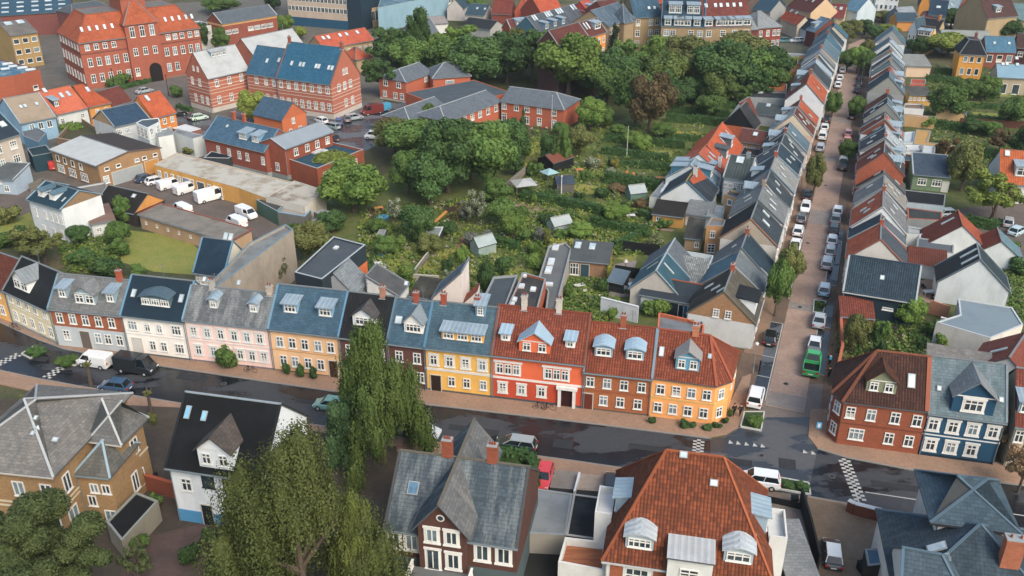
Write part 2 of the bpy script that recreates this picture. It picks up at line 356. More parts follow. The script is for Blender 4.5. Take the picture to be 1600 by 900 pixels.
# ---------------------------------------------------------------- building engine
def wing(root, W_, D, E, R, rt='x', wm=None, rm=None, off=(0, 0, 0.0), o=.3, og=.12, hl=0, hr=0, gm=None, wins=None, dormers=(), sky=(), chim=(),
         ridge='8c9498', verge=None, gutter='8fa0a8', base=None, far=False, doors=(), belt=None, th=.16, rmb=None, parapet=.35, xover=()):
    wm = wm or mat('wall', 'd8d6d0'); rm = rm or mat('slate', '5f7078'); ox, oy, r = off
    w = MB(); q = MB(); rg = []; vg = []; slope = {}; run = {}
    W = W_
    if rt == 'x' or (rt == 'hip' and hl < .01 and hr < .01):
        s = (R-E)/(D/2); slope = {0: s, 2: s}
        w.box(0, W, 0, D, 0, E)
        for x, sg in ((0, -1), (W, 1)):
            g = [(x, 0, E), (x, D, E), (x, D/2, R)]; w.poly(g if sg > 0 else g[::-1], 1)
        x0, x1 = -og, W+og
        q.slab([(x0, -o, E-s*o+th), (x1, -o, E-s*o+th), (x1, D/2, R+th), (x0, D/2, R+th)], th, 0, 2)
        q.slab([(x1, D+o, E-s*o+th), (x0, D+o, E-s*o+th), (x0, D/2, R+th), (x1, D/2, R+th)], th, 1, 2)
        rg = [((x0, D/2, R+th+.03), (x1, D/2, R+th+.03))]
        vg = [((x0+.1, -o, E-s*o+th+.06), (x0+.1, D/2, R+th+.06)), ((x0+.1, D+o, E-s*o+th+.06), (x0+.1, D/2, R+th+.06)), ((x1-.1, -o, E-s*o+th+.06), (x1-.1, D/2, R+th+.06)), ((x1-.1, D+o, E-s*o+th+.06), (x1-.1, D/2, R+th+.06))]
        zf = lambda x, y: min(E+s*y, E+s*(D-y))
        gl = [((x0, -o-.07, E-s*o+.05), (x1, -o-.07, E-s*o+.05))]
    elif rt == 'y':
        s = (R-E)/(W/2); slope = {1: s, 3: s}
        w.box(0, W, 0, D, 0, E)
        w.poly([(0, 0, E), (W, 0, E), (W/2, 0, R)], 1); w.poly([(W, D, E), (0, D, E), (W/2, D, R)], 1)
        y0, y1 = -og, D+og
        q.slab([(W+o, y0, E-s*o+th), (W+o, y1, E-s*o+th), (W/2, y1, R+th), (W/2, y0, R+th)], th, 0, 2)
        q.slab([(-o, y1, E-s*o+th), (-o, y0, E-s*o+th), (W/2, y0, R+th), (W/2, y1, R+th)], th, 1, 2)
        rg = [((W/2, y0, R+th+.03), (W/2, y1, R+th+.03))]
        vg = [((-o, y0+.08, E-s*o+th+.05), (W/2, y0+.08, R+th+.05)), ((W+o, y0+.08, E-s*o+th+.05), (W/2, y0+.08, R+th+.05))]
        zf = lambda x, y: min(E+s*x, E+s*(W-x)); gl = [((-o-.07, y0, E-s*o+.05), (-o-.07, y1, E-s*o+.05)), ((W+o+.07, y0, E-s*o+.05), (W+o+.07, y1, E-s*o+.05))]
    elif rt == 'hip':
        s = (R-E)/(D/2); slope = {0: s, 2: s}; t = o/(D/2); ze = E-(R-E)*t+th; Rt = R+th
        w.box(0, W, 0, D, 0, E)
        xl = -hl*t if hl > .01 else -og; xr = W+hr*t if hr > .01 else W+og; rl = hl if hl > .01 else -og; rr = W-hr if hr > .01 else W+og
        q.slab([(xl, -o, ze), (xr, -o, ze), (rr, D/2, Rt), (rl, D/2, Rt)], th, 0, 2)
        q.slab([(xr, D+o, ze), (xl, D+o, ze), (rl, D/2, Rt), (rr, D/2, Rt)], th, 1, 2)
        rg = [((rl, D/2, Rt+.03), (rr, D/2, Rt+.03))] if rr-rl > .1 else []
        if hl > .01:
            slope[3] = (R-E)/hl; q.slab([(xl, D+o, ze), (xl, -o, ze), (rl, D/2, Rt)], th, 3, 2); rg += [((xl, -o, ze), (rl, D/2, Rt+.02)), ((xl, D+o, ze), (rl, D/2, Rt+.02))]
        else:
            w.poly([(0, D, E), (0, 0, E), (0, D/2, R)], 1); vg += [((-og+.1, -o, ze+.06), (-og+.1, D/2, Rt+.06)), ((-og+.1, D+o, ze+.06), (-og+.1, D/2, Rt+.06))]
        if hr > .01:
            slope[1] = (R-E)/hr; q.slab([(xr, -o, ze), (xr, D+o, ze), (rr, D/2, Rt)], th, 4, 2); rg += [((xr, -o, ze), (rr, D/2, Rt+.02)), ((xr, D+o, ze), (rr, D/2, Rt+.02))]
        else:
            w.poly([(W, 0, E), (W, D, E), (W, D/2, R)], 1); vg += [((W+og-.1, -o, ze+.06), (W+og-.1, D/2, Rt+.06)), ((W+og-.1, D+o, ze+.06), (W+og-.1, D/2, Rt+.06))]
        def zf(x, y):
            z = min(E+s*y, E+s*(D-y))
            if hl > .01: z = min(z, E+(R-E)/hl*x)
            if hr > .01: z = min(z, E+(R-E)/hr*(W-x))
            return z
        gl = [((xl, -o-.07, ze-th+.05), (xr, -o-.07, ze-th+.05))]
    elif rt == 'mansard':
        i = hl; s = (R-E)/i; slope = {k: s for k in range(4)}; w.box(0, W, 0, D, 0, E); ze = E-s*o+th; Rt = R+th
        c = [(-o, -o), (W+o, -o), (W+o, D+o), (-o, D+o)]; d = [(i, i), (W-i, i), (W-i, D-i), (i, D-i)]
        for k in range(4):
            k2 = (k+1) % 4; q.slab([(*c[k], ze), (*c[k2], ze), (*d[k2], Rt), (*d[k], Rt)], th, 0 if k == 0 else 3, 2); rg.append(((*c[k], ze), (*d[k], Rt)))
        q.poly([(*p, Rt+.01) for p in d], 1); rg += [((*d[k], Rt+.03), (*d[(k+1) % 4], Rt+.03)) for k in range(4)]
        zf = lambda x, y: min(R, E+s*min(x, y, W-x, D-y)); gl = [((-o, -o-.07, ze-th), (W+o, -o-.07, ze-th))]
    elif rt == 'flat':
        pz = parapet; w.box(0, W, 0, D, 0, E); s = 0; t = .25
        for a in ((0, W, 0, t), (0, W, D-t, D), (0, t, t, D-t), (W-t, W, t, D-t)): w.box(*a, E, E+pz)
        q.slab([(t, t, E+.12), (W-t, t, E+.12), (W-t, D-t, E+.12), (t, D-t, E+.12)], .1, 0, 2); e = E+pz
        vg = [((0, t/2, e), (W, t/2, e)), ((W-t/2, t, e), (W-t/2, D-t, e)), ((W, D-t/2, e), (0, D-t/2, e)), ((t/2, D-t, e), (t/2, t, e))]
        zf = lambda x, y: E+.12; gl = []
    else:   # shed: low at the front
        s = (R-E)/D; slope = {0: s}; w.box(0, W, 0, D, 0, E)
        w.poly([(W, 0, E), (W, D, E), (W, D, R)], 1); w.poly([(0, D, E), (0, 0, E), (0, D, R)], 1); w.poly([(W, D, E), (0, D, E), (0, D, R), (W, D, R)], 1)
        q.slab([(-og, -o, E-s*o+th), (W+og, -o, E-s*o+th), (W+og, D+o*.5, R+s*o*.5+th), (-og, D+o*.5, R+s*o*.5+th)], th, 0, 2)
        zf = lambda x, y: E+s*y; gl = [((-og, -o-.07, E-s*o+.05), (W+og, -o-.07, E-s*o+.05))]
        vg = [((-og+.1, -o, E-s*o+th+.06), (-og+.1, D+o*.5, R+th+.06)), ((W+og-.1, -o, E-s*o+th+.06), (W+og-.1, D+o*.5, R+th+.06)), ((-og, D+o*.5, R+th+.06), (W+og, D+o*.5, R+th+.06))]
    if base:
        w.box(-.03, W+.03, -.03, D+.03, 0, base[0], 2)
    if belt:
        for z0, z1 in belt[0]: w.box(-.05, W+.05, -.05, D+.05, z0, z1, 3, True)
    w.build('wall', [wm, gm or wm, mat('wall', base[1]) if base else wm, mat('plain', belt[1]) if belt else wm], root, (ox, oy, 0), r)
    rb = rmb or rm
    ro = q.build('roof', [rm, rb, mat('plain', '5a5f62'), rm, rm], root, (ox, oy, 0), r)
    if rg and ridge and not far:
        m = MB(); [m.beam(a, b, .22, .12) for a, b in rg]; m.build('ridge_cap', mat('plain', ridge, k=.62), ro)
    if vg and verge:
        for i in range(0, len(vg), 2 if rt in ('x', 'hip') else 9): m = MB(); [m.beam(a, b, .24, .1) for a, b in vg[i:i+(2 if rt in ('x', 'hip') else 9)]]; m.build('verge', mat('plain', verge, k=.62), ro)
    if gl and gutter and not far:
        m = MB(); [m.beam(a, b, .13, .12) for a, b in gl]
        if rt in ('x', 'hip', 'shed'):
            for x in (.12, ): m.tube((x, -.12, .1), (x, -.12, E-.1), .05, n=5)
        m.build('gutter', mat('plain', gutter, k=.6), root, (ox, oy, 0), r)
    for k, rows in (wins or {}).items():
        fr, wid = facefr(k, W, D, off)
        for z, h, ww, st, xs in rows:
            for f in spread(xs):
                if far: far_window(root, fr, f*wid, z, ww, h)
                else: window(root, fr, f*wid, z, ww, h, st)
    for k, f, z, ww, h, col in doors:
        fr, wid = facefr(k, W, D, off); m = MB(); m.box(-ww/2, ww/2, -.06, .02, 0, h, 0); m.box(-ww/2-.1, -ww/2, -.1, .02, 0, h+.1, 1); m.box(ww/2, ww/2+.1, -.1, .02, 0, h+.1, 1); m.box(-ww/2, ww/2, -.1, .02, h, h+.1, 1, True)
        p = frp(fr, f*wid, 0); m.build('door', [mat('plain', col), mat('plain', 'c8c4bb')], root, (p[0], p[1], z), fr[1])
    for d in dormers:
        k, f, yf = d[0], d[1], d[2]; kw = d[3]; fr, wid = facefr(k, W, D, off)
        dormer(root, fr, f*wid, yf, E+th, slope.get(k, .8), **kw)
    for k, f, yv, *rest in sky:
        fr, wid = facefr(k, W, D); ww, h = rest[:2] if len(rest) >= 2 else (.8, 1.2)
        if rt == 'flat': fr, wid = facefr(0, W, D); skylight(ro, fr, f*wid, yv*D, E+.1, 0.02, ww, h, rest[2] if len(rest) > 2 else None)
        else: skylight(ro, fr, f*wid, yv, E+th-.03, slope.get(k, 1), ww, h, rest[2] if len(rest) > 2 else None)
    for c in chim:
        fx, fy, up = c[:3]; col = c[3] if len(c) > 3 else 'b0603f'; x, y = fx*W, fy*D; z = zf(x, y)
        chimney(ro, x, y, z-.5, z+th+up, c[4] if len(c) > 4 else .65, .55, col)
    return ro
def frame_px(a, b, zm=0.0):
    A = P(*a, zm); B = P(*b, zm); d = (B-A).xy; return A.xy, atan2(d.y, d.x), d.length
def solve(a, b, zm, E, rp, pitch=45, side='x'):
    """ridge height and depth from a pixel on the ridge, at the given pitch"""
    A, rz, Wd = frame_px(a, b, zm); y = Vector((-sin(rz), cos(rz))); best = None; R = E+.2
    while R < E+14:
        q = P(rp[0], rp[1], R).xy-A; off = q.dot(y); e = abs(off-(R-E)/tan(radians(pitch)))
        if best is None or e < best[0]: best = (e, R, off)
        R += .05
    return best[1], max(1.0, (best[1]-E)/tan(radians(pitch)))
def house(name, label, a, b, zm=0.0, E=6.0, R=None, D=None, rp=None, pitch=45, rt='x', cat='house', group=None, **kw):
    A, rz, Wd = frame_px(a, b, zm)
    if rp: R, d2 = solve(a, b, zm, E, rp, pitch); D = 2*d2 if rt in ('x', 'hip') else D
    root = thing(name, label, cat, (A.x, A.y, 0), rz, group)
    wing(root, Wd, D, E, R, rt, **kw); return root, (Wd, D, E, R)
def local(root, p):
    r = root.rotation_euler.z; d = Vector((p[0], p[1]))-root.location.xy; return d.x*cos(r)+d.y*sin(r), -d.x*sin(r)+d.y*cos(r)
def subwing(root, a, b, zm, E, R=None, D=None, rp=None, pitch=45, rt='x', **kw):
    A, rz, Wd = frame_px(a, b, zm)
    if rp: R, d2 = solve(a, b, zm, E, rp, pitch); D = 2*d2 if rt in ('x', 'hip') else D
    l = local(root, A); wing(root, Wd, D, E, R, rt, off=(l[0], l[1], rz-root.rotation_euler.z), **kw); return (Wd, D, E, R)
W_ = lambda h, a=1.0, h2=None: mat('wall', h, h2, None, a)
BR = lambda h, h2=None: mat('brick', h, h2)
SL = lambda h, h2=None, a=1.0: mat('slate', h, h2, None, a)
TL = lambda h, h2=None: mat('tile', h, h2)
MT = lambda h, h2=None: mat('metal', h, h2)
def depth(a, b, zm, dp):
    A, rz, Wd = frame_px(a, b, zm); q = P(dp[0], dp[1], zm).xy-A; return q.dot(Vector((-sin(rz), cos(rz))))
def H(name, label, a, b, zm, E, **kw):
    """house given by the pixels of its front eave (or base) at level zm"""
    dp = kw.pop('dp', None)
    if dp: kw['D'] = depth(a, b, zm, dp)
    cat = kw.pop('cat', 'house'); return house(name, label, a, b, zm, E, cat=cat, **kw)[0]
def sub(root, a, b, zm, E, **kw):
    dp = kw.pop('dp', None)
    if dp: kw['D'] = depth(a, b, zm, dp)
    return subwing(root, a, b, zm, E, **kw)
def ridge_house(label, near, far, R, half, E, name='gabled_house', cat='house', group=None, v=None, u1=None, **kw):
    """gable roofed house from the two ends of its ridge (pixels at level R); wall 3 is the near gable, wall 0 looks right"""
    A = P(*near, R).xy; B = P(*far, R).xy
    d = B-A; L = d.length; d.normalize(); r = Vector((d.y, -d.x)); o = A+r*half
    root = thing(name, label, cat, (o.x, o.y, 0), atan2(d.y, d.x), group); wing(root, L, 2*half, E, R, 'x', **kw); return root
def polyflat(name, label, px, E, wm, rm, z0=0, par=.3, parc=None, cat='building', group=None, wins=(), skyl=(), roof_th=.1, lower=None):
    """flat roofed building whose roof outline is given in pixels at level E (+parapet)"""
    pts = [P(p[0], p[1], E+par) for p in px]; pts = ccw(pts); c = sum((Vector((p.x, p.y)) for p in pts), Vector((0, 0)))/len(pts)
    root = thing(name, label, cat, (c.x, c.y, z0), 0, group); L = [Vector((p.x-c.x, p.y-c.y)) for p in pts]; n = len(L); w = MB(); pp = MB(); ins = []
    for i in range(n):
        a, b, p = L[i], L[(i+1) % n], L[i-1]; e1 = (b-a).normalized(); e0 = (a-p).normalized(); n1 = Vector((-e1.y, e1.x)); n0 = Vector((-e0.y, e0.x)); s = (n0+n1); s = s/max(.35, s.length_squared/2); ins.append(a+s*.22)
    for i in range(n):
        j = (i+1) % n; a, b = L[i], L[j]; w.poly([(a.x, a.y, 0), (b.x, b.y, 0), (b.x, b.y, E+par-.06), (a.x, a.y, E+par-.06)])
        w.poly([(ins[j].x, ins[j].y, E-.1), (ins[i].x, ins[i].y, E-.1), (ins[i].x, ins[i].y, E+par-.06), (ins[j].x, ins[j].y, E+par-.06)])
        pp.slab([(a.x, a.y, E+par), (b.x, b.y, E+par), (ins[j].x, ins[j].y, E+par), (ins[i].x, ins[i].y, E+par)], .07)
    if lower:
        lo = MB(); ou = [a+(a-i_)*.18 for a, i_ in zip(L, ins)]
        for i in range(n): j = (i+1) % n; lo.poly([(ou[i].x, ou[i].y, 0), (ou[j].x, ou[j].y, 0), (ou[j].x, ou[j].y, lower[0]), (ou[i].x, ou[i].y, lower[0])])
        lo.build('lower_wall', lower[1], root)
    w.build('wall', wm, root); r = MB(); r.slab([(p.x, p.y, E) for p in ins], roof_th); ro = r.build('roof', rm, root); pp.build('coping', mat('plain', parc or '8f9699'), ro)
    for k, rows in wins:
        if k == 'F': k = max(range(n), key=lambda i: (L[(i+1) % n]-L[i]).x)
        if k == 'R': k = max(range(n), key=lambda i: (L[(i+1) % n]-L[i]).y)
        a, b = L[k], L[(k+1) % n]; e = b-a; fr = ((a.x, a.y), atan2(e.y, e.x))
        for z, h, ww, st, xs in rows:
            for f in spread(xs): window(root, fr, f*e.length, z, ww, h, st)
    for (sx, sy, ww, h) in skyl:
        q = P(sx, sy, E); m = MB(); m.box(-ww/2, ww/2, -h/2, h/2, 0, .22, 0); m.slab([(-ww/2+.08, -h/2+.08, .3), (ww/2-.08, -h/2+.08, .3), (ww/2-.08, h/2-.08, .3), (-ww/2+.08, h/2-.08, .3)], .08, 1); m.build('skylight', [mat('plain', 'c9cccb'), mat('glass', 'b8c4c8', 'e6eaea', .3)], ro, (q.x-c.x, q.y-c.y, E), L and atan2((L[1]-L[0]).y, (L[1]-L[0]).x))
    return root
def apex(px, py, v):
    best = None; R = 5.0
    while R < 13:
        u, vv = uv_of(px, py, R); e = abs(vv-v)
        if best is None or e < best[0]: best = (e, R, u)
        R += .05
    return best[2], best[1]
ORD = ['first', 'second', 'third', 'fourth', 'fifth', 'sixth', 'seventh', 'eighth', 'ninth', 'tenth', 'eleventh', 'twelfth', 'thirteenth', 'fourteenth', 'fifteenth', 'sixteenth', 'seventeenth', 'eighteenth', 'nineteenth', 'twentieth', 'twenty first', 'twenty second', 'twenty third', 'twenty fourth', 'twenty fifth', 'twenty sixth', 'twenty seventh', 'twenty eighth', 'twenty ninth', 'thirtieth']
# ---------------------------------------------------------------- the setting
AREAN = [0]
def area(name, px, m, lv=1, th=None):
    pts = [P(*p) for p in px]; pts = ccw(pts); AREAN[0] += 1; return struct(name, pts, m, .02+.004*AREAN[0], th)
def strip(name, L, R, m, lv):
    b = MB(); z = .004*lv
    for i in range(len(L)-1): b.poly([(L[i].x, L[i].y, z), (R[i].x, R[i].y, z), (R[i+1].x, R[i+1].y, z), (L[i+1].x, L[i+1].y, z)])
    return tag(b.build(name, m), kind='structure')
BASES = (('street_base', [(1140, 680), (1165, 655), (1190, 600), (1305, 600), (1302, 668), (1285, 704)], ('8d8078', '777069'), .007), ('yard', [(1110, 752), (1262, 776), (1330, 788), (1440, 808), (1440, 830), (1180, 812), (1100, 780)], ('8b7b6c', '75675a'), .011), ('yard', [(640, 686), (900, 721), (1110, 752), (1110, 790), (600, 720)], ('7c6c60', '655a50'), .009))
for _n, _px, _m, _z in BASES: struct(_n, ccw([P(*p) for p in _px]), mat('pave', *_m, k=.75), _z)
struct('ground', [(-900, -150), (1100, -150), (1100, 1500), (-900, 1500)], mat('ground', '4a5136', '6a6147'), -.01)
ASPH = mat('wet', '262a31', '4b4f55', k=.58); PAV = mat('pave', 'ab8a72', '937a66', k=.85); BRST = mat('pave', 'b39886', '947c6e', k=.85); ASP2 = mat('wet', '3a3f47', '5f646b', k=.75); LINE = mat('plain', 'b9b9b4')
NK = [(-90, 468), (0, 505), (60, 532), (100, 546), (203, 566), (435, 600), (640, 630), (900, 660), (1110, 686)]
SK = [(-90, 555), (0, 579), (60, 592), (120, 603), (230, 622), (430, 655), (640, 686), (900, 721), (1110, 752)]
NR = [(1277, 702), (1322, 716), (1433, 737), (1544, 753), (1700, 772)]; SR_ = [(1262, 776), (1330, 788), (1433, 807), (1544, 826), (1700, 852)]
nk = [P(*p) for p in NK]; sk = [P(*p) for p in SK]; nr = [P(*p) for p in NR]; sr = [P(*p) for p in SR_]
strip('road', sk+sr, nk+nr, ASPH, 2)
struct('junction', [nk[-1], sk[-1], sr[0], nr[0], P(1262, 684), P(1266, 652), P(1199, 652), P(1172, 660), P(1150, 672), P(1135, 681)][::-1], mat('wet', '45494e', '64666a', k=.62), .012)
def raised(name, pts, m, z=.12):
    pts = ccw([Vector((p[0], p[1])) for p in pts]); b = MB(); b.slab([(p.x, p.y, z) for p in pts], z+.05); b.v = b.v; return tag(b.build(name, m), kind='structure')
def ribbon(name, A, B, m, z=.12):
    b = MB()
    for i in range(len(A)-1): b.slab([(A[i].x, A[i].y, z), (B[i].x, B[i].y, z), (B[i+1].x, B[i+1].y, z), (A[i+1].x, A[i+1].y, z)], z+.05)
    return tag(b.build(name, m), kind='structure')
def shift(line, d):
    out = []
    for i, p in enumerate(line):
        a = line[max(0, i-1)]; b = line[min(len(line)-1, i+1)]; e = (b-a).xy.normalized(); out.append(Vector((p.x-e.y*d, p.y+e.x*d, 0)))
    return out
ribbon('pavement', nk, shift(nk, 3.4), PAV); ribbon('pavement', shift(sk, -2.6), sk, PAV); ribbon('pavement', nr, shift(nr, 3.6), PAV); ribbon('pavement', shift(sr, -2.4), sr, PAV)
ribbon('kerb', shift(nk, -.02), shift(nk, .14), mat('plain', '8f8c88'), .135); ribbon('kerb', shift(sk, -.14), shift(sk, .02), mat('plain', '8f8c88'), .135)
ribbon('kerb', shift(nr, -.02), shift(nr, .14), mat('plain', '8f8c88'), .135); ribbon('kerb', shift(sr, -.14), shift(sr, .02), mat('plain', '8f8c88'), .135)
raised('pavement', [P(1108, 684), P(1135, 679), P(1150, 670), P(1160, 660), P(1174, 585), P(1160, 590), P(1128, 655), P(1100, 660)], PAV, .115)
raised('pavement', [P(1263, 683), P(1277, 701), P(1322, 714), P(1322, 700), P(1290, 680), P(1296, 640), P(1266, 640)], PAV, .115)
# the brick street
uu = [0.5, 12, 20, 33, 60, 90, 120, 150, 180, 215, 245]
strip('brick_street', [U(u, 3.3) for u in uu], [U(u, -1.2) for u in uu], BRST, 3)
strip('street_shoulder', [U(u, 6.4) for u in uu], [U(u, -5.6) for u in uu], mat('pave', '86705e', '6d5d52', k=.7), 1)
ribbon('pavement', [U(u, -5.4) for u in uu[1:]], [U(u, -3.0) for u in uu[1:]], mat('pave', 'a1826c', '86705f', k=.75), .1)
ribbon('pavement', [U(u, 5.1) for u in uu], [U(u, 6.6) for u in uu], mat('pave', '8d6f58', '75604f', k=.75), .1)
for u0, u1 in ((1.5, 7), (7, 12.2), (12.2, 17.5), (17.5, 22)):
    strip('parking_bay', [U(u0, -1.35), U(u1, -1.35)], [U(u0, -3.0), U(u1, -3.0)], ASP2, 4)
    strip('painted_line', [U(u1-.06, -1.3), U(u1+.06, -1.3)], [U(u1-.06, -3.0), U(u1+.06, -3.0)], LINE, 6)
for u0, u1 in ((10, 22), (23, 31), (37, 60)):
    strip('parking_bay', [U(u0, 5.0), U(u1, 5.0)], [U(u0, 3.3), U(u1, 3.3)], ASP2, 4); strip('painted_line', [U(u0, 3.36), U(u1, 3.36)], [U(u0, 3.24), U(u1, 3.24)], LINE, 6); strip('painted_line', [U(u0-.06, 5), U(u0+.06, 5)], [U(u0-.06, 3.3), U(u0+.06, 3.3)], LINE, 7)
strip('painted_line', [U(1.5, -1.3), U(22, -1.3)], [U(1.5, -1.42), U(22, -1.42)], LINE, 6); strip('painted_line', [U(30, -1.3), U(58, -1.3)], [U(30, -1.42), U(58, -1.42)], LINE, 6)
for u0, w_ in ((27, 2.2), (61, 7), (97, 3), (128, 2.5), (0.7, 3.2)): strip('speed_table', [U(u0+w_, 3.2), U(u0, 3.2)], [U(u0+w_, -1.1), U(u0, -1.1)], mat('pave', '9b938d', '847b76', k=.8), 5)
def chequers(a, b, n, w=.42):
    A, B = P(*a), P(*b); e = (B-A).normalized(); L = (B-A).length; nn = Vector((-e.y, e.x, 0)); m = MB(); st = L/n
    for i in range(n):
        for j in range(3):
            if (i+j) % 2: continue
            p = A+e*(i*st)+nn*(j*w); q = p+e*st; m.poly([(p.x, p.y, .03), (q.x, q.y, .03), (q.x+nn.x*w, q.y+nn.y*w, .03), (p.x+nn.x*w, p.y+nn.y*w, .03)])
    return tag(m.build('painted_chequers', LINE), kind='structure')
chequers((1099, 712), (1101, 688), 10); chequers((1354, 783), (1327, 717), 22); chequers((78, 592), (108, 572), 9); chequers((0, 572), (34, 556), 9)
def tri(px, py):
    c = P(px, py); m = MB(); m.poly([(c.x-.28, c.y-.28, .034), (c.x+.28, c.y-.28, .034), (c.x, c.y+.4, .034)]); return tag(m.build('painted_triangle', LINE), kind='structure')
for p in ((1141, 691), (1153, 692.5), (1166, 694), (1179, 695.5), (1191, 697), (1257, 706), (1270, 708)): tri(*p)
def line(a, b, w=.14, z=.026):
    A, B = P(*a), P(*b); e = (B-A).normalized(); nn = Vector((-e.y, e.x, 0))*w/2; m = MB(); m.poly([(A.x-nn.x, A.y-nn.y, z), (B.x-nn.x, B.y-nn.y, z), (B.x+nn.x, B.y+nn.y, z), (A.x+nn.x, A.y+nn.y, z)]); return tag(m.build('painted_line', LINE), kind='structure')
line((1352, 769), (1432, 781)); line((1336, 766), (1342, 785)); line((1574, 802), (1640, 812)); line((1198, 747), (1216, 749)); 
# yards, lawns and paths seen between the houses
LAWN = mat('lawn', '7f8a3c', '96904a'); LAWN2 = mat('lawn', '9c9244', '858a38'); DGR = mat('lawn', '3f4e28', '586233'); SOIL = mat('ground', '5b4a38', '44392c'); YARD = mat('pave', '7c7068', '625a55', k=.75); GRAV = mat('pave', '8d8074', '776c62', k=.8); PATH = mat('pave', 'a58c78', '8f7765', k=.85)
area('town_ground', [(-100, 25), (590, -12), (600, 60), (640, 165), (560, 240), (330, 245), (90, 290), (-100, 330)], mat('pave', '77736c', '625d52', k=.8), 1); area('park_ground', [(590, 20), (1240, 20), (1230, 160), (1150, 170), (940, 210), (600, 170)], mat('lawn', '3d4a28', '55552f'), 1); area('town_ground', [(1180, 20), (1700, 20), (1700, 90), (1420, 90), (1350, 60), (1230, 110)], mat('pave', '6b6a5a', '585a48', k=.8), 1)
area('yard', [(88, 290), (232, 272), (300, 240), (560, 330), (420, 370), (300, 385), (215, 330), (140, 330)], YARD, 1)
area('asphalt_yard', [(330, 165), (640, 160), (690, 185), (560, 240), (515, 235), (440, 215)], mat('wet', '3a4048', '6b7076', k=.7), 2)
area('asphalt_yard', [(240, 165), (330, 178), (330, 215), (250, 215)], mat('wet', '4a4e55', '6b7076', k=.7), 2)
area('lawn', [(200, 360), (290, 370), (312, 392), (305, 430), (240, 425), (190, 410), (185, 380)], LAWN, 3)
area('lawn', [(0, 318), (42, 322), (60, 360), (40, 380), (0, 375)], LAWN, 3)
area('road', [(95, 150), (240, 118), (330, 108), (335, 125), (250, 150), (190, 175), (120, 180)], mat('pave', '77726e', '6a6664', k=.8), 1)
area('road', [(0, 300), (120, 265), (130, 300), (0, 350)], YARD, 1)
area('garden_ground', [(480, 300), (960, 190), (1180, 130), (1240, 180), (1160, 420), (1130, 520), (560, 470), (470, 440)], mat('lawn', '586630', '707444'), 1)
for pts, mm in (([(612, 385), (668, 378), (700, 392), (655, 430), (600, 430), (590, 410)], LAWN), ([(660, 400), (712, 386), (728, 395), (700, 438), (650, 436)], LAWN2), ([(724, 422), (746, 420), (748, 460), (728, 462)], LAWN), ([(770, 430), (826, 410), (840, 440), (815, 455)], LAWN),
    ([(852, 326), (925, 336), (918, 352), (875, 362), (856, 340)], LAWN2), ([(950, 338), (1005, 345), (1012, 358), (958, 352)], LAWN2), ([(886, 284), (960, 296), (962, 304), (895, 304)], LAWN2), ([(925, 268), (1000, 276), (985, 283), (925, 276)], LAWN), ([(950, 362), (1010, 368), (1014, 385), (950, 378)], LAWN),
    ([(818, 225), (842, 222), (846, 262), (820, 262)], LAWN2), ([(1040, 205), (1095, 206), (1095, 216), (1042, 214)], LAWN2), ([(945, 230), (1050, 236), (1050, 246), (945, 240)], LAWN), ([(985, 392), (1000, 392), (990, 412), (962, 405)], LAWN), ([(950, 245), (1040, 252), (1040, 258), (950, 252)], DGR),
    ([(1000, 305), (1018, 305), (1018, 318), (1000, 316)], LAWN2), ([(870, 470), (940, 455), (945, 490), (880, 495)], LAWN)): area('lawn', pts, mm, 3)
area('path', [(805, 320), (815, 318), (850, 325), (925, 334), (925, 338), (850, 330), (835, 336), (815, 332)], PATH, 4); area('path', [(995, 342), (1010, 343), (1022, 352), (1035, 358), (1055, 360), (1050, 363), (1025, 360), (1008, 350)], PATH, 4)
area('path', [(690, 320), (722, 318), (735, 335), (700, 345)], SOIL, 4); area('path', [(575, 325), (600, 325), (610, 342), (580, 345)], SOIL, 4); area('path', [(712, 370), (735, 372), (732, 395), (714, 390)], mat('pave', '9a6a54', '7d5848', k=.8), 4)
area('terrace', [(955, 415), (995, 408), (990, 425), (955, 428)], mat('pave', 'a89c94', '8c827a', k=.85), 4); area('terrace', [(975, 434), (1000, 432), (1000, 455), (975, 450)], mat('pave', 'a89c94', '8c827a', k=.85), 4); area('terrace', [(955, 448), (1000, 440), (1000, 462), (950, 468)], mat('pave', '98917f', '8c827a', k=.85), 4)
# east gardens
area('garden_ground', [(1400, 120), (1640, 100), (1700, 330), (1600, 520), (1450, 560), (1310, 560), (1322, 470), (1440, 400), (1420, 250)], mat('lawn', '4b5a2c', '6a6a45'), 1)
for pts, mm in (([(1560, 144), (1592, 142), (1590, 152), (1562, 152)], LAWN), ([(1500, 146), (1530, 145), (1525, 152), (1498, 152)], LAWN), ([(1520, 176), (1560, 178), (1558, 188), (1520, 186)], LAWN), ([(1495, 158), (1528, 160), (1528, 166), (1495, 166)], LAWN), ([(1400, 520), (1540, 515), (1560, 560), (1400, 560)], mat('lawn', '55632f', '6b6b35')), ([(1570, 440), (1600, 440), (1600, 490), (1575, 480)], LAWN)): area('lawn', pts, mm, 3)
area('driveway', [(1480, 330), (1600, 315), (1640, 400), (1560, 420), (1500, 350)], YARD, 2); area('terrace', [(1436, 440), (1482, 432), (1486, 476), (1436, 474)], mat('pave', 'a08878', '8a7466', k=.85), 3)
area('terrace', [(1370, 515), (1410, 505), (1415, 530), (1378, 535)], mat('pave', 'a98264', '8a6a52', k=.8), 4)
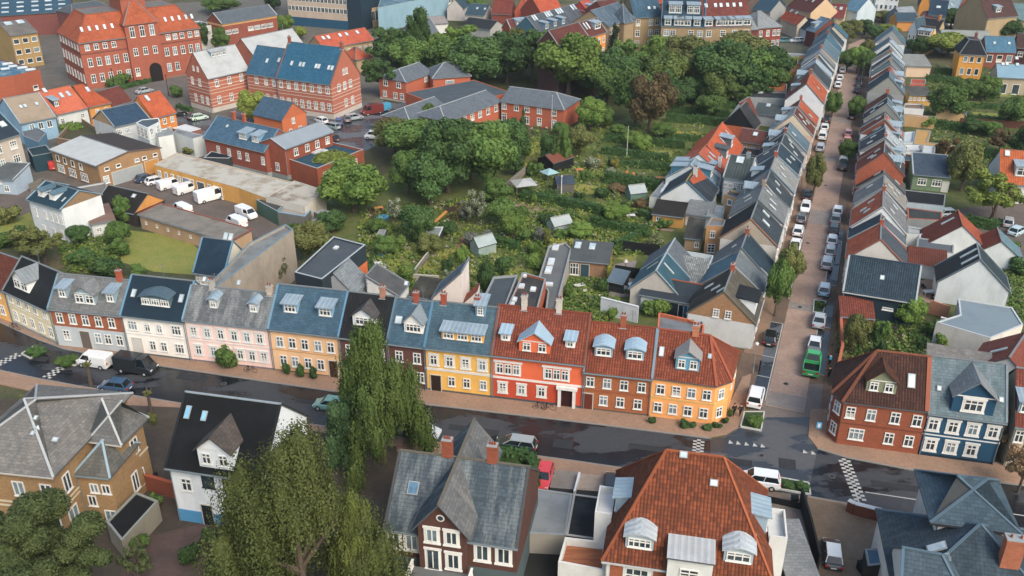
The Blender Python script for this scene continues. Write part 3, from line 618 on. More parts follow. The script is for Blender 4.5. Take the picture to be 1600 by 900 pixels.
# foreground yards
area('yard', [(0, 625), (300, 640), (620, 700), (620, 960), (-40, 960)], mat('pave', '665b50', '4d463e', k=.7), 1)
area('brick_yard', [(190, 850), (320, 820), (390, 850), (350, 960), (190, 960)], mat('pave', '77625c', '5c4d48', k=.7), 2)
area('driveway', [(1262, 780), (1445, 815), (1440, 905), (1280, 960), (1230, 900)], mat('pave', '8b7763', '75644f', k=.8), 2); area('driveway', [(1195, 778), (1262, 788), (1265, 860), (1205, 850)], mat('pave', '8d8278', '776c62', k=.8), 2)
area('driveway', [(845, 735), (905, 740), (900, 775), (838, 765)], mat('pave', '9a938b', '7d766f', k=.85), 2); area('driveway', [(905, 742), (965, 748), (955, 785), (895, 775)], mat('pave', 'b5a393', '9a8a7c', k=.85), 2)
area('yard', [(800, 760), (1192, 790), (1212, 960), (780, 960)], mat('ground', '3a3a38', '2b2c2b'), 1)

hz = MB(); hz.box(-905, 1105, -155, 1505, -1.2, 70, 0, True); ho = tag(hz.build('haze', []), kind='stuff'); hm = bpy.data.materials.new('haze'); hm.use_nodes = True; hn = hm.node_tree; hn.nodes.remove(hn.nodes['Principled BSDF'])
pv = hn.nodes.new('ShaderNodeVolumePrincipled'); pv.inputs['Color'].default_value = (.78, .88, 1, 1); pv.inputs['Density'].default_value = .00009; hn.links.new(pv.outputs[0], hn.nodes['Material Output'].inputs['Volume']); ho.data.materials.append(hm)

PT = mat('pave', '3c3f43', '46494d', k=.7)
for i, (x, y, w_, l_) in enumerate([(300, 590, 1.2, 4), (480, 628, .9, 3), (740, 672, 1.1, 6), (880, 694, 1.6, 2.2), (1010, 700, 1.0, 4), (1150, 722, 1.2, 3.5), (1230, 725, 1.8, 1.8), (1400, 760, 1.0, 5), (1500, 790, 1.4, 2.5), (380, 625, .8, 5), (60, 560, 1.2, 3)]):
    c = P(x, y); b = MB(); e = Vector((.975, -.22, 0)); n_ = Vector((.22, .975, 0)); q = [c+e*(sx*l_/2)+n_*(sy*w_/2) for sx, sy in ((-1, -1), (1, -1), (1, 1), (-1, 1))]; b.poly([(p.x, p.y, .022+.001*i) for p in q]); tag(b.build('road_patch', PT), kind='structure')
for i, (x, y) in enumerate([(350, 600), (620, 648), (830, 685), (1080, 712), (1190, 712), (1300, 745), (1470, 775), (1228, 600), (1250, 480), (1262, 380), (1290, 290)]):
    c = P(x, y); b = MB(); b.tube((0, 0, 0), (0, 0, .02), .34, n=14); b.tube((0, 0, .02), (0, 0, .026), .26, n=14, m=1); tag(b.build('manhole', [mat('plain', '6c6e70'), mat('plain', '2f3133')], None, (c.x, c.y, .03)), kind='structure')
# ---------------------------------------------------------------- the coloured front row
BLUEV = '86aec6'
c2r = (3.55, 1.45, .95, 'c'); g2r = (1.05, 1.45, .95, 'c')
def rows2(n1, n0, st1='c', st0='c', w=.98, h=1.5, z1=3.7, z0=1.0): return {0: [(z1, h, w, st1, n1), (z0, h, w, st0, n0)]}
AN = [0]
def row(label, a, b, rp, E, **kw):
    pitch = kw.pop('pitch', 45); h, (w_, d_, e_, r_) = house('terraced_house', label, a, b, 0, E, rp=rp, pitch=pitch, cat='house', group='coloured terraced houses along the wet street', **kw)
    AN[0] += 1; m = MB(); x = w_*(.3+.11*(AN[0]*3 % 5)); m.tube((x, d_/2, r_), (x, d_/2, r_+2.2), .025, n=4)
    for k in range(5): m.tube((x-.4, d_/2, r_+1.5+.15*k), (x+.4, d_/2, r_+1.5+.15*k), .014, n=4)
    m.tube((x, d_/2-.1, r_+1.45), (x, d_/2+.1, r_+2.15), .014, n=4)
    if AN[0] % 3: m.build('antenna', mat('plain', '6c7072'), [c for c in h.children if c.name.startswith('roof')][0])
    m = MB(); m.tube((w_-.08, -.13, .1), (w_-.08, -.13, e_), .05, n=6); m.build('downpipe', mat('plain', '70787c'), h); return h
b0, b1, b2, b3, b4, b5, b6, b7, b8, b9, b10, b11 = (22, 506), (92, 540), (203, 552), (299, 564), (429, 579), (536, 592), (610, 602), (667, 609.5), (769, 622), (910, 639), (1014, 651), (1111, 664)
row('yellow house with rust brown tile roof, cut by the left edge of the picture', (-75, 468), b0, (4, 398), 5.3, wm=W_('ebb062'), rm=TL('7a4030', '5c3428'), wins=rows2(4, 4), verge='7c8c94')
ro = row('cream house with black roof and one big white gabled dormer', b0, b1, (39, 404), 5.5, wm=W_('e6d6b0'), rm=mat('felt', '1d2226', '2a2f33'), wins=rows2([.1, .28, .46, .64, .86], [.12, .3, .5, .7, .9]), verge='8a979c', base=(.5, '8a8f90'), belt=([(3.05, 3.2)], 'e4dcc4'),
    dormers=[(0, .36, .5, dict(w=3.4, h=1.7, kind='gable', wall='e4e6e6', roof=MT('8f989c', '7c868a'), nw=2, rise=1.3))])
row('house of red brown brick above and grey paint below with three grey dormers', b1, b2, (203, 439), 5.9, wm=BR('a8603f', '7d4a34'), rm=SL('7f8283', '5a5f60'), wins=rows2([.12, .3, .48, .66, .84], [.16, .6, .74, .9], z0=1.1), verge='7ea3b8', base=(3.15, 'b4bcc0'),
    doors=[(0, .42, 0, 1.4, 2.7, '6b625c')], chim=[(.86, .5, 1.3, 'b0563a')], dormers=[(0, .17, .9, dict(w=1.3, h=1.5, kind='shed', nw=1)), (0, .5, .5, dict(w=2.9, h=1.6, kind='gable', nw=2, roof=SL('8b8f90', '777b7c'), rise=1.0)), (0, .83, .9, dict(w=1.3, h=1.5, kind='shed', nw=1))])
row('white plastered house with arched upper windows and dark navy roof', b2, b3, (209, 431), 6.0, wm=W_('f0ebe2'), rm=mat('felt', '1f3342', '263c4c'), verge='6fa6c8', base=(.35, '5c6468'),
    wins={0: [(3.75, 1.35, 1.35, '3', [.15, .85]), (3.75, 1.1, .8, 'a', [.39, .58]), (1.0, 1.4, .9, 'c', [.42, .6]), (1.0, 1.4, 1.3, '3', [.85])]}, doors=[(0, .17, 0, 1.3, 2.5, 'd0cec8')], belt=([(3.1, 3.25), (5.5, 5.75)], 'e8e4dc'),
    dormers=[(0, .52, .95, dict(w=4.1, h=1.25, kind='arch', wall='5b7480', nw=3, rise=1.2, wst='3', roof=MT('4d6572', '566f7c')))], sky=[(0, .12, 1.5, .6, 1.1), (0, .88, 1.5, .6, 1.1)])
row('pale pink house with white trim and two small zinc dormers on a streaked slate roof', b3, b4, (302, 447), 6.4, wm=W_('f2d0c6'), rm=SL('6e7478', 'a0a4a4', 1.2), verge='8ab0c4', base=(.35, '7c7678'), belt=([(3.2, 3.4), (5.8, 6.2)], 'e8dfd8'),
    wins=rows2([.1, .26, .42, .58, .73, .88], [.12, .3, .46, .62, .76, .9], 'cs', 'cs', .85, 1.35, 3.9, 1.2), sky=[(0, .14, 3.4, .5, .7), (0, .55, 3.4, .5, .7), (0, .9, 3, .5, .9)], chim=[(.93, .5, 1.0, 'c9b9a6'), (.25, .5, 1.0, 'b8b4ac')],
    dormers=[(0, .33, 1.1, dict(w=1.15, h=1.2, kind='arch', nw=1, wall='b4bcc0')), (0, .8, 1.1, dict(w=1.15, h=1.2, kind='arch', nw=1, wall='b4bcc0'))])
row('peach orange house with blue slate roof, two flat zinc dormers and bushes by the wall', b4, b5, (436, 445), 6.4, wm=W_('efc090'), rm=SL('47677c', '5d7c90', .6), verge='6aa0c4', base=(.3, '84705c'), belt=([(3.2, 3.32)], 'd8a468'),
    wins=rows2([.14, .32, .5, .69, .87], [.16, .33, .52, .7]), doors=[(0, .88, 0, 1.1, 2.5, '4c2c26')], dormers=[(0, .27, 1.4, dict(w=1.9, h=1.35, nw=1, wst='3', wall='7fa8c2')), (0, .77, 1.4, dict(w=1.9, h=1.35, nw=1, wst='3', wall='7fa8c2'))])
row('dark brown brick house with black pantile roof behind the tall birch', b5, b6, (548, 457), 6.35, wm=BR('6e4a44', '5a3c3a'), rm=mat('corr', '2a2d30', '1e2124'), verge='6f7a80', base=(.4, '4e4f52'), wins=rows2([.2, .55, .85], [.2, .6, .88]), chim=[(.72, .5, 1.2, 'b0806a')],
    dormers=[(0, .48, 1.0, dict(w=2.9, h=1.4, kind='gable', wall='d9e0e4', nw=1, ww=2.2, wst='4', roof=SL('5c5a5a', '474646'), rise=1.1))])
row('dark brown brick house with blue roof and a white fronted gabled dormer', b6, b7, (615, 467), 6.35, wm=BR('6e4640', '5a3a38'), rm=SL('46667a', '5a788a', .6), verge='5f92b4', base=(.4, '4e4f52'), wins=rows2([.3, .78], [.2, .85]), chim=[(.55, .5, 1.1, 'a8503c')],
    dormers=[(0, .66, .9, dict(w=2.4, h=1.5, kind='gable', wall='e2e4e2', nw=1, ww=1.9, wst='4', roof=MT('8c9aa2', '7a8890'), rise=1.2))], sky=[(0, .2, 1.5, .9, 1.0), (0, .2, 5, .5, .6)])
row('yellow house with white pilasters and rounded white window surrounds', b7, b8, (679, 472), 6.35, wm=W_('eab552'), rm=SL('4b6878', '60808f', .7), verge='5f8ca8', base=(.35, '5a5a58'), belt=([(3.05, 3.4), (6.0, 6.3)], 'e6e4de'),
    wins={0: [(3.85, 1.35, .9, 'cs', [.13, .37, .61, .86]), (1.05, 1.35, .9, 'c', [.39, .62, .87])]}, doors=[(0, .15, 0, 1.25, 2.35, '33241f')], chim=[(.17, .5, 1.2, 'a8503c'), (.68, .5, 1.2, 'a8503c')],
    dormers=[(0, .55, .7, dict(w=5.2, h=1.25, kind='shed', wall='e2aa44', nw=3, ww=1.3, wst='3')), (0, .75, 3.0, dict(w=1.2, h=1.6, kind='shed', wall='6f93a8', nw=1, ww=.7, wst='x'))])
R9 = row('vivid orange red house with white trim, a pedimented zinc dormer and two narrow ones', b8, b9, (922, 492), 6.4, wm=W_('e2683c'), rm=TL('984f38', '743c2e'), ridge='9a5038', verge='8a5a48', base=(.4, '4a5056'), belt=([(3.0, 3.3), (5.95, 6.35)], 'ebe6e0'),
    wins={0: [(3.75, 1.35, .85, 'c', [.09, .18, .27]), (3.75, 1.35, .85, 'c', [.62, .71, .8]), (1.1, 1.3, .85, 'cs', [.12, .33, .55])]}, chim=[(.28, .5, 1.6, 'cfc8bc'), (.66, .5, 1.6, 'cfc8bc')],
    dormers=[(0, .46, .35, dict(w=3.7, h=1.5, kind='gable', wall='e06c40', nw=2, ww=.95, rise=1.25, roof=MT('a9c6da', '9cbccf'))), (0, .13, 1.1, dict(w=1.15, h=1.1, kind='shed', wall='e4e6e4', nw=1, roof=MT('a9c6da', '9cbccf'))), (0, .83, 1.1, dict(w=1.15, h=1.1, kind='shed', wall='e4e6e4', nw=1, roof=MT('a9c6da', '9cbccf')))])
_w = 11.05
m = MB(); m.box(-_w/2+.02+.04, _w/2-.06, -.025, .01, .4, 3.0, 0); m.build('lower_wall', W_('c04a2c'), R9, (_w/2, 0, 0))
m = MB(); m.box(-1.05, -.7, -.35, 0, 0, 2.6); m.box(.7, 1.05, -.35, 0, 0, 2.6); m.box(-1.25, 1.25, -.45, 0, 2.6, 2.95, 0, True); m.box(-.7, .7, -.04, 0, 0, 2.6, 1); m.build('portal', [WHITE, mat('plain', '3a1c18')], R9, (_w*.83, 0, 0))
m = MB(); [m.box(x0, x1, -.06, 0, 0, 1.75) for x0, x1 in ((-1.6, -1.35), (1.35, 1.6))]; m.box(-1.75, 1.75, -.14, 0, 1.75, 2.0, 0, True)
for fx in (.18, .71): m.build('window_surround', WHITE, R9, (_w*fx, 0, 3.55))
row('plain orange brown brick house with red tile roof and two barrel roofed zinc dormers', b9, b10, (924, 504), 5.5, wm=BR('b0683c', '8e5434'), rm=TL('9c5238', '763c2c'), ridge='9a5038', verge='7f9cae', base=(.3, '5f5650'), belt=([(2.75, 2.9)], 'a05c38'),
    wins=rows2([.1, .35, .6, .86], [.31, .56, .82], z1=3.3, z0=.9, h=1.35), doors=[(0, .07, 0, 1.2, 2.3, '6b3326')], chim=[(.5, .5, 1.3, 'a85a40')],
    dormers=[(0, .26, 1.2, dict(w=2.1, h=1.35, kind='arch', nw=1, wst='3', wall='7ea2b6', roof=MT('a9c6da', '9cbccf'), rise=1)), (0, .72, 1.2, dict(w=2.1, h=1.35, kind='arch', nw=1, wst='3', wall='7ea2b6', roof=MT('a9c6da', '9cbccf'), rise=1))])

def corner_house(label, pts, zc, E, ridgeA, apexB, R, wm, rm, wins, verge, base, belt, dm, sky=(), chim=(), ridge='9a5038', backs=None):
    """corner house: wall polygon pts (first edge = long front), one ridge from ridgeA to apexB"""
    A = pts[0]; d = (pts[1]-pts[0]); rz = atan2(d.y, d.x); root = thing('corner_house', label, 'house', (A.x, A.y, 0), rz)
    L = [Vector(local(root, p)) for p in pts]; ra = Vector(local(root, ridgeA)); rb = Vector(local(root, apexB)); w = MB(); n = len(L)
    for i in range(n):
        a, b = L[i], L[(i+1) % n]; w.poly([(a.x, a.y, 0), (b.x, b.y, 0), (b.x, b.y, E), (a.x, a.y, E)])
        e = (b-a).normalized(); nn = Vector((e.y, -e.x))*.05
        for z0, z1 in belt[0]: w.slab([(a.x+nn.x, a.y+nn.y, z1), (b.x+nn.x, b.y+nn.y, z1), (b.x, b.y, z1), (a.x, a.y, z1)], z1-z0, 1)
    w.poly([(L[0].x, L[0].y, E), (L[-1].x, L[-1].y, E), (ra.x, ra.y, R)])
    w.build('wall', [wm, mat('plain', belt[1])], root)
    q = MB(); t = .16; c = rb
    def out(p, k=.35):
        v = (p-c); return p+v.normalized()*k
    dz = .25
    O = [out(p) for p in L]; O[0].x = L[0].x-.05; O[-1].x = L[-1].x-.05; ra2 = Vector((ra.x-.05, ra.y))
    q.slab([(O[0].x, O[0].y, E-dz+t), (O[1].x, O[1].y, E-dz+t), (rb.x, rb.y, R+t), (ra2.x, ra2.y, R+t)], t, 0, 1)
    for i in range(1, n-2): q.slab([(O[i].x, O[i].y, E-dz+t), (O[i+1].x, O[i+1].y, E-dz+t), (rb.x, rb.y, R+t)], t, 0, 1)
    q.slab([(O[-2].x, O[-2].y, E-dz+t), (O[-1].x, O[-1].y, E-dz+t), (ra2.x, ra2.y, R+t), (rb.x, rb.y, R+t)], t, 0, 1)
    ro = q.build('roof', [rm, mat('plain', '5a5f62')], root)
    m = MB(); m.beam((ra2.x, ra2.y, R+t+.04), (rb.x, rb.y, R+t+.04), .32, .14)
    for i in range(1, n-1): m.beam((O[i].x, O[i].y, E-dz+t+.03), (rb.x, rb.y, R+t+.05), .3, .13)
    m.build('ridge_cap', mat('plain', ridge), ro)
    m = MB(); m.beam((O[0].x+.05, O[0].y, E-dz+t+.08), (ra2.x+.05, ra2.y, R+t+.08), .3, .12); m.build('verge', mat('plain', verge, k=.62), ro)
    for i, rows in wins.items():
        a, b = L[i], L[i+1]; e = b-a; fr = ((a.x, a.y), atan2(e.y, e.x))
        for z, h, ww, st, xs in rows:
            for f in spread(xs): window(root, fr, f*e.length, z, ww, h, st)
    s = (R-E)/abs((rb-L[0]).y); wid = (L[1]-L[0]).length
    for f, yf, kw in dm: dormer(root, ((0, 0), 0), f*wid, yf, E+t, s, **kw)
    for f, yv, ww, h in sky: skylight(ro, ((0, 0), 0), f*wid, yv, E+t-.02, s, ww, h)
    for f, up, col in chim: chimney(ro, ra.x+(rb.x-ra.x)*f, ra.y+(rb.y-ra.y)*f, R-.6, R+up, .75, .55, col)
    return root, s
q0, q1, q2 = P(*b10), P(*b11), P(1133, 656)
up = (P(1161, 544, 5.6)-P(1146, 594, 5.6)).xy; q3 = Vector((q2.x+SD.x*6.6, q2.y+SD.y*6.6, 0)); e = (q1-q0).xy.normalized(); nrm = Vector((-e.y, e.x))
q4 = q0+Vector((nrm.x, nrm.y, 0))*8.2
RA = q0+Vector((nrm.x, nrm.y, 0))*4.1; AB = P(1110, 525, 9.6)
corner_house('orange yellow corner house with red tile hipped roof and a blue dormer', [q0, q1, q2, q3, q4], 0, 5.6, RA, AB, 9.5, W_('eca45c'), TL('9e5236', '763c2c'),
    {0: [(3.35, 1.35, 1.0, 'c', [.15, .4, .64, .88]), (.85, 1.35, 1.0, 'c', [.13, .37, .61, .86])], 1: [(3.35, 1.35, .9, 'c', [.45]), (.85, 1.35, .9, 'c', [.45])], 2: [(3.35, 1.3, .9, 'c', [.3, .7])]}, '8aa4b4', None, ([(2.75, 2.95), (5.35, 5.58)], 'e0b468'),
    [(.53, .75, dict(w=2.7, h=1.75, kind='gable', wall='5f9ab8', nw=2, ww=.85, wh=1.1, roof=mat('felt', '9a9a98', '8a8a88'), rise=.9))], sky=[(.1, 1.6, .6, 1.2), (.86, 1.9, .45, .6)], chim=[(.72, 1.3, 'c07a54')])
# right of the crossing
c0, c1, c2, c3 = P(1291, 680), P(1306, 694), P(1433, 711), P(1535, 724)
e = (c2-c1).xy.normalized(); nrm = Vector((-e.y, e.x, 0))
def mirror_corner():
    # front edge runs left to right; here the chamfer is on the left, so build with the ridge end on the right
    root = thing('corner_house', 'dark red brick corner house with near black tile roof and a gabled dormer', 'house', (c1.x, c1.y, 0), atan2(e.y, e.x)); E, R = 6.0, 10.3
    wid = (c2-c1).length; D = 8.8; Lc = Vector(local(root, c0)); Lf = Vector(local(root, c0+Vector((SD.x, SD.y, 0))*6.2)); L = [Vector((0, 0)), Vector((wid, 0)), Vector((wid, D)), Vector((Lf.x+2.2, D)), Lf, Lc]
    ap = Vector(local(root, P(1370, 550, R))); rr = Vector((wid, ap.y)); w = MB(); n = len(L)
    for i in range(n):
        a, b = L[i], L[(i+1) % n]; w.poly([(a.x, a.y, 0), (b.x, b.y, 0), (b.x, b.y, E), (a.x, a.y, E)])
        ee = (b-a).normalized(); nn = Vector((ee.y, -ee.x))*.06
        for z0, z1 in ((2.95, 3.1), (5.7, 5.95)): w.slab([(a.x+nn.x, a.y+nn.y, z1), (b.x+nn.x, b.y+nn.y, z1), (b.x, b.y, z1), (a.x, a.y, z1)], z1-z0, 1)
    w.poly([(wid, 0, E), (wid, D, E), (wid, rr.y, R)]); w.build('wall', [BR('9a5438', '7a4430'), mat('plain', '7c4634')], root)
    q = MB(); t = .16; dz = .3
    O = [p+(p-ap).normalized()*.4 for p in L]; O[1].x = O[2].x = wid+.05; z = E-dz+t
    q.slab([(O[0].x, O[0].y, z), (O[1].x, O[1].y, z), (wid+.05, rr.y, R+t), (ap.x, ap.y, R+t)], t, 0, 1)
    q.slab([(O[2].x, O[2].y, z), (O[3].x, O[3].y, z), (ap.x, ap.y, R+t), (wid+.05, rr.y, R+t)], t, 0, 1)
    for i, j in ((3, 4), (4, 5), (5, 0)): q.slab([(O[i].x, O[i].y, z), (O[j].x, O[j].y, z), (ap.x, ap.y, R+t)], t, 0, 1)
    ro = q.build('roof', [TL('5c3a30', '3c2a28'), mat('plain', '5a5f62')], root); m = MB()
    for i in (0, 3, 4, 5): m.beam((O[i].x, O[i].y, z+.03), (ap.x, ap.y, R+t+.05), .3, .13)
    m.beam((ap.x, ap.y, R+t+.05), (wid, rr.y, R+t+.05), .3, .13); m.build('ridge_cap', mat('plain', '84503a'), ro)
    m = MB(); m.beam((wid-.15, O[1].y, z+.1), (wid-.15, rr.y, R+t+.1), .45, .12); m.build('verge', mat('plain', '9a5a42'), ro)
    for z_, xs, ww in ((3.75, [.1, .35, .64, .9], 1.0), (1.0, [.22, .62, .86], 1.0)):
        for f in xs: window(root, ((0, 0), 0), f*wid, z_, 1.6 if f == .22 else ww, 1.45, '3' if f == .22 else 'c')
    fr = ((Lc.x, Lc.y), atan2(-Lc.y, -Lc.x))
    for z_ in (3.75, 1.0): window(root, fr, Lc.length*.5, z_, 1.0, 1.45, 'c')
    fr = ((Lf.x, Lf.y), atan2((Lc-Lf).y, (Lc-Lf).x))
    for z_ in (3.75, 1.0):
        for f in (1.5, 4): window(root, fr, f, z_, 1.0, 1.45, 'c')
    s = (R-E)/ap.y; dormer(root, ((0, 0), 0), wid*.42, .75, E+t, s, w=3.1, h=1.5, kind='gable', wall='7e8468', nw=2, ww=.9, wh=1.05, roof=TL('6b4432', '4a3028'), rise=1.4)
    skylight(ro, ((0, 0), 0), wid*.78, 1.3, E+t-.02, s, .8, 1.6); return root
mirror_corner()
R13 = row('deep blue house with white window frames and a wide gabled grey slate dormer', (1434, 711), (1551, 727), (1512, 565), 5.9, wm=W_('234c68', .5, '2d5874'), rm=SL('6b8088', '8c9aa0', 1.0), verge='8a9aa2', base=(.4, '1d3140'), belt=([(2.85, 3.0)], 'd5d9da'), pitch=45,
    wins={0: [(3.55, 1.4, 1.0, 'cs', [.1, .36, .62, .88]), (.9, 1.4, 1.0, 'cs', [.13, .4, .67])]}, dormers=[(0, .55, .12, dict(w=4.2, h=2.1, kind='gable', wall='234c68', nw=1, ww=1.9, wh=1.4, wst='3s', roof=SL('8b9397', '767e82'), rise=1.9))], sky=[(0, .12, 1.5, .5, .6), (0, .93, 1.2, .5, .6)])
# ---------------------------------------------------------------- the two terraces of the brick street
DK = SL('3c4850', '57626a', .8); BL = SL('5a7584', '7c919c', .8); GR = SL('7c8284', '95999a', .8); NV = SL('2f4452', '425866', .7); RD = TL('8f4a38', '6c3a30'); OR = TL('cc6a44', 'a04e34'); PB = MT('a3b3bd', '8d9fac'); RB = TL('7a4438', '5c342c')
TEAL = MT('3b6a7e', '2f5668'); GX = mat('felt', '6c7378', '5b6268')
def side_row(lst, left):
    n = len(lst); EL = [3.8,3.6,3.4,5.8,5.6,5.3,5.6,5.0,4.5,4.9,4.6,5.4,4.5,4.1,5.6,5.8,5.2,4.9,5.3,5.6,5.2,4.8,5.2] if left else [5.2,4.9,5.1,4.6,3.5,5.3,4.7,5.1,4.6,5.2,4.5,5.0,4.5,3.7,5.7,4.9,5.2,4.6,5.0,5.3,4.6,5.2,4.7,5.3]
    for i, e in enumerate(lst):
        px, py, E, rm0, rm1, gm, wm, desc = e[:8]; opt = dict(e[8]) if len(e) > 8 else {}
        EL[i] = EL[i] if i < 4 and left or i == 0 else max(3.2, min(6.9, 4.9+(EL[i]-4.9)*2.1)); E = EL[i]; half = opt.pop('half', 4.15 if left else 4.0); pt = [.88, .8, .97][i % 3]; R = E+half*pt; u, vr = uv_of(px, py, R); vf = vr+half if left else vr-half
        e2 = opt.pop('end', None) or (lst[i+1][:2] if i+1 < n else None)
        u2 = uv_of(*e2, R if i+1 >= n or 'end' in e[-1] else R)[0] if e2 else u+6
        u2 = max(u2, u+2.4); far = u > 75
        k = 3 if left else 1
        side = 'left' if left else 'right'
        lab = f'{desc}, {ORD[i]} up the brick street, {side}'
        if left: o = U(u, vf); rz = atan2(SD.y, SD.x)
        else: o = U(u2, vf); rz = atan2(-SD.y, -SD.x)
        root = thing('terraced_house', lab, 'house', o, rz, 'terraced houses down the '+side+' of the brick street')
        wins = {0: [(1.0, 1.3, .95, 'c', max(1, int((u2-u)/2.2)))]}
        if E > 5: wins[0].append((3.6, 1.2, .9, 'c', max(1, int((u2-u)/2.2))))
        wins.update(opt.pop('wins', {}))
        if u < 120 and 'sky' not in opt and i > 1:
            opt['sky'] = [(kk, (.3, .7, .5)[j], 1.0+.5*((i*7+j*3) % 4), .6, 1.2) for kk in (0, 2) for j in range((i+kk) % 3+1)]
        if u < 150 and 'dormers' not in opt and i > 3 and i % 3 != 1: opt['dormers'] = [((2, 0, 2)[i % 3], .5, .8, dict(w=1.7+.3*(i % 2), h=1.3, kind=('shed', 'gable')[i % 2], wall=('9fb0bb', 'c5cbcd', '5f7480')[i % 3], rise=.7))]
        wing(root, u2-u-.02, 2*half, E, R, 'x', wm, rm0, gm=gm, rmb=rm1, wins=wins, far=far and u > 110, o=.25, og=.06, verge=opt.pop('verge', 'a9b2b6' if i % 2 else '6f7c84') , gutter='c9cdcd' if left else '7c868c', chim=opt.pop('chim', [(.1 if not left else .9, .5, .9, ['b0563f', 'a8907c', '9a5540'][i % 3])] if i % 2 == 0 else []), **opt)
BG = W_('c9bfae'); WH = W_('cfd4d6'); GY = W_('8f9395'); TB = BR('a8815c', '7f6046'); RBk = BR('8f4e38', '6c3c30'); CR = W_('cdb68c')
LEFT = [
 (1131, 458, 3.6, SL('5e5a50', '777064', 1), SL('3d3c38', '55524a', 1), TB, W_('c5cacb'), 'tan brick gabled house with mossy dark roof', dict(end=(1146.5, 419.5), half=4.4, verge='7a6f5c', wins={3: [(4.0, 1.2, .85, 'x', [.42, .6])]}, sky=[(2, .3, 1.2, .5, 1.4), (2, .6, 2.4, .5, 1.4), (2, .85, 3.4, .5, 1.2)], dormers=[(0, .45, .3, dict(w=3.4, h=2.0, kind='shed', wall='d2d8da', roof=mat('felt', '2b3136'), win=False))])),
 (1147, 418.5, 4.0, SL('727c82', '8a9398', .6), TEAL, TEAL, W_('b9bcbd'), 'house with teal metal garden slope', dict(end=(1157.5, 391))),
 (1158.5, 389.5, 4.2, NV, SL('6e767c', '848b90', .7), W_('9fa4a6'), W_('b9bcbd'), 'house with grey garden slope, dark street slope', dict(end=(1167, 364), sky=[(2, .5, 2.5, .5, .8)])),
 (1173, 344, 5.4, DK, mat('felt', '20262c'), W_('a89c8c'), W_('c9c4bc'), 'tall house with pale brown gable and white skylights', dict(verge='b87a5c', sky=[(0, .4, 1.6, .8, 1.5), (0, .75, 2.0, .8, 1.5)])),
 (1184.5, 314, 5.4, GR, GR, GY, W_('c9c4bc'), 'weathered grey slated house with slim skylights', dict(sky=[(0, .25, 1.4, .5, 1.5), (0, .5, 1.6, .5, 1.5), (0, .75, 2.6, .5, 1.3), (2, .3, 1.4, .5, 1.3), (2, .6, 1.8, .5, 1.3)])),
 (1195.5, 289, 5.5, DK, GR, GY, W_('c2c4c4'), 'house with a black street slope and grey garden slope', dict(sky=[(0, .35, 1.7, .5, 1.2), (0, .65, 2.2, .5, 1.2)], verge='c2c8ca')),
 (1204, 266, 5.5, SL('8f9392', 'a2a4a2', .8), DK, W_('9c9a94'), W_('c2c4c4'), 'pale grey slated house between darker roofs', dict(sky=[(0, .3, 1.7, .5, 1.2), (0, .6, 2.2, .5, 1.2)], verge='5e8cab')),
 (1212.5, 243, 5.4, NV, SL('4a5a64', '5f6e78'), GY, W_('b8bcbe'), 'house with navy slates and a red brick chimney'),
 (1220.5, 224.5, 5.2, DK, DK, BR('7a5a4c'), W_('b8bcbe'), 'house with blackish slates and brown gable'),
 (1229.5, 207, 5.3, BL, SL('3f4e58', '54626c'), W_('8d979d'), W_('b8bcbe'), 'house with blue grey slates and a metal dormer'),
 (1233.5, 192, 5.4, PB, PB, W_('b5bcc0'), WH, 'house with pale zinc roof'),
 (1240, 179.5, 5.3, RB, SL('a7aeb2', '8f979c'), W_('c7b9a4'), W_('c9a894'), 'house with beige gable, red brown street slope'),
 (1247, 168, 4.9, OR, RD, W_('d2784e'), W_('c9a894'), 'orange tiled house with orange gable'),
 (1255, 156.5, 5.2, PB, NV, WH, WH, 'house with pale blue white gable and zinc slopes'),
 (1260, 132, 5.5, OR, RD, W_('c7ced4'), WH, 'house with big white gable, orange roof', dict(sky=[(0, .5, 1.5, .5, .8)])),
 (1269, 113.5, 5.5, DK, SL('5c6462', '6e7674'), W_('b4b2ac'), WH, 'house with a large beige grey gable'),
 (1273.5, 99, 5.3, PB, PB, WH, WH, 'narrow house with whitish roof'),
 (1277.5, 92, 5.3, NV, SL('4b5660', '626d76'), W_('b7a9a0'), WH, 'narrow house with blackish slates'),
 (1280.5, 84, 5.4, GR, PB, WH, WH, 'house with white barge boards and silver roof'),
 (1284.5, 76, 5.4, BL, BL, W_('c4b4a8'), WH, 'house with pinkish gable and blue slates'),
 (1290.5, 62, 5.4, TEAL, BL, W_('a9b0b4'), WH, 'long house with bright blue slates'),
 (1296, 52, 5.2, NV, TEAL, WH, WH, 'house with teal roof and white barge'),
 (1303, 42, 5.2, TEAL, NV, W_('c5bda8'), WH, 'farthest house with cream gable and teal roof', dict(end=(1307, 36)))]
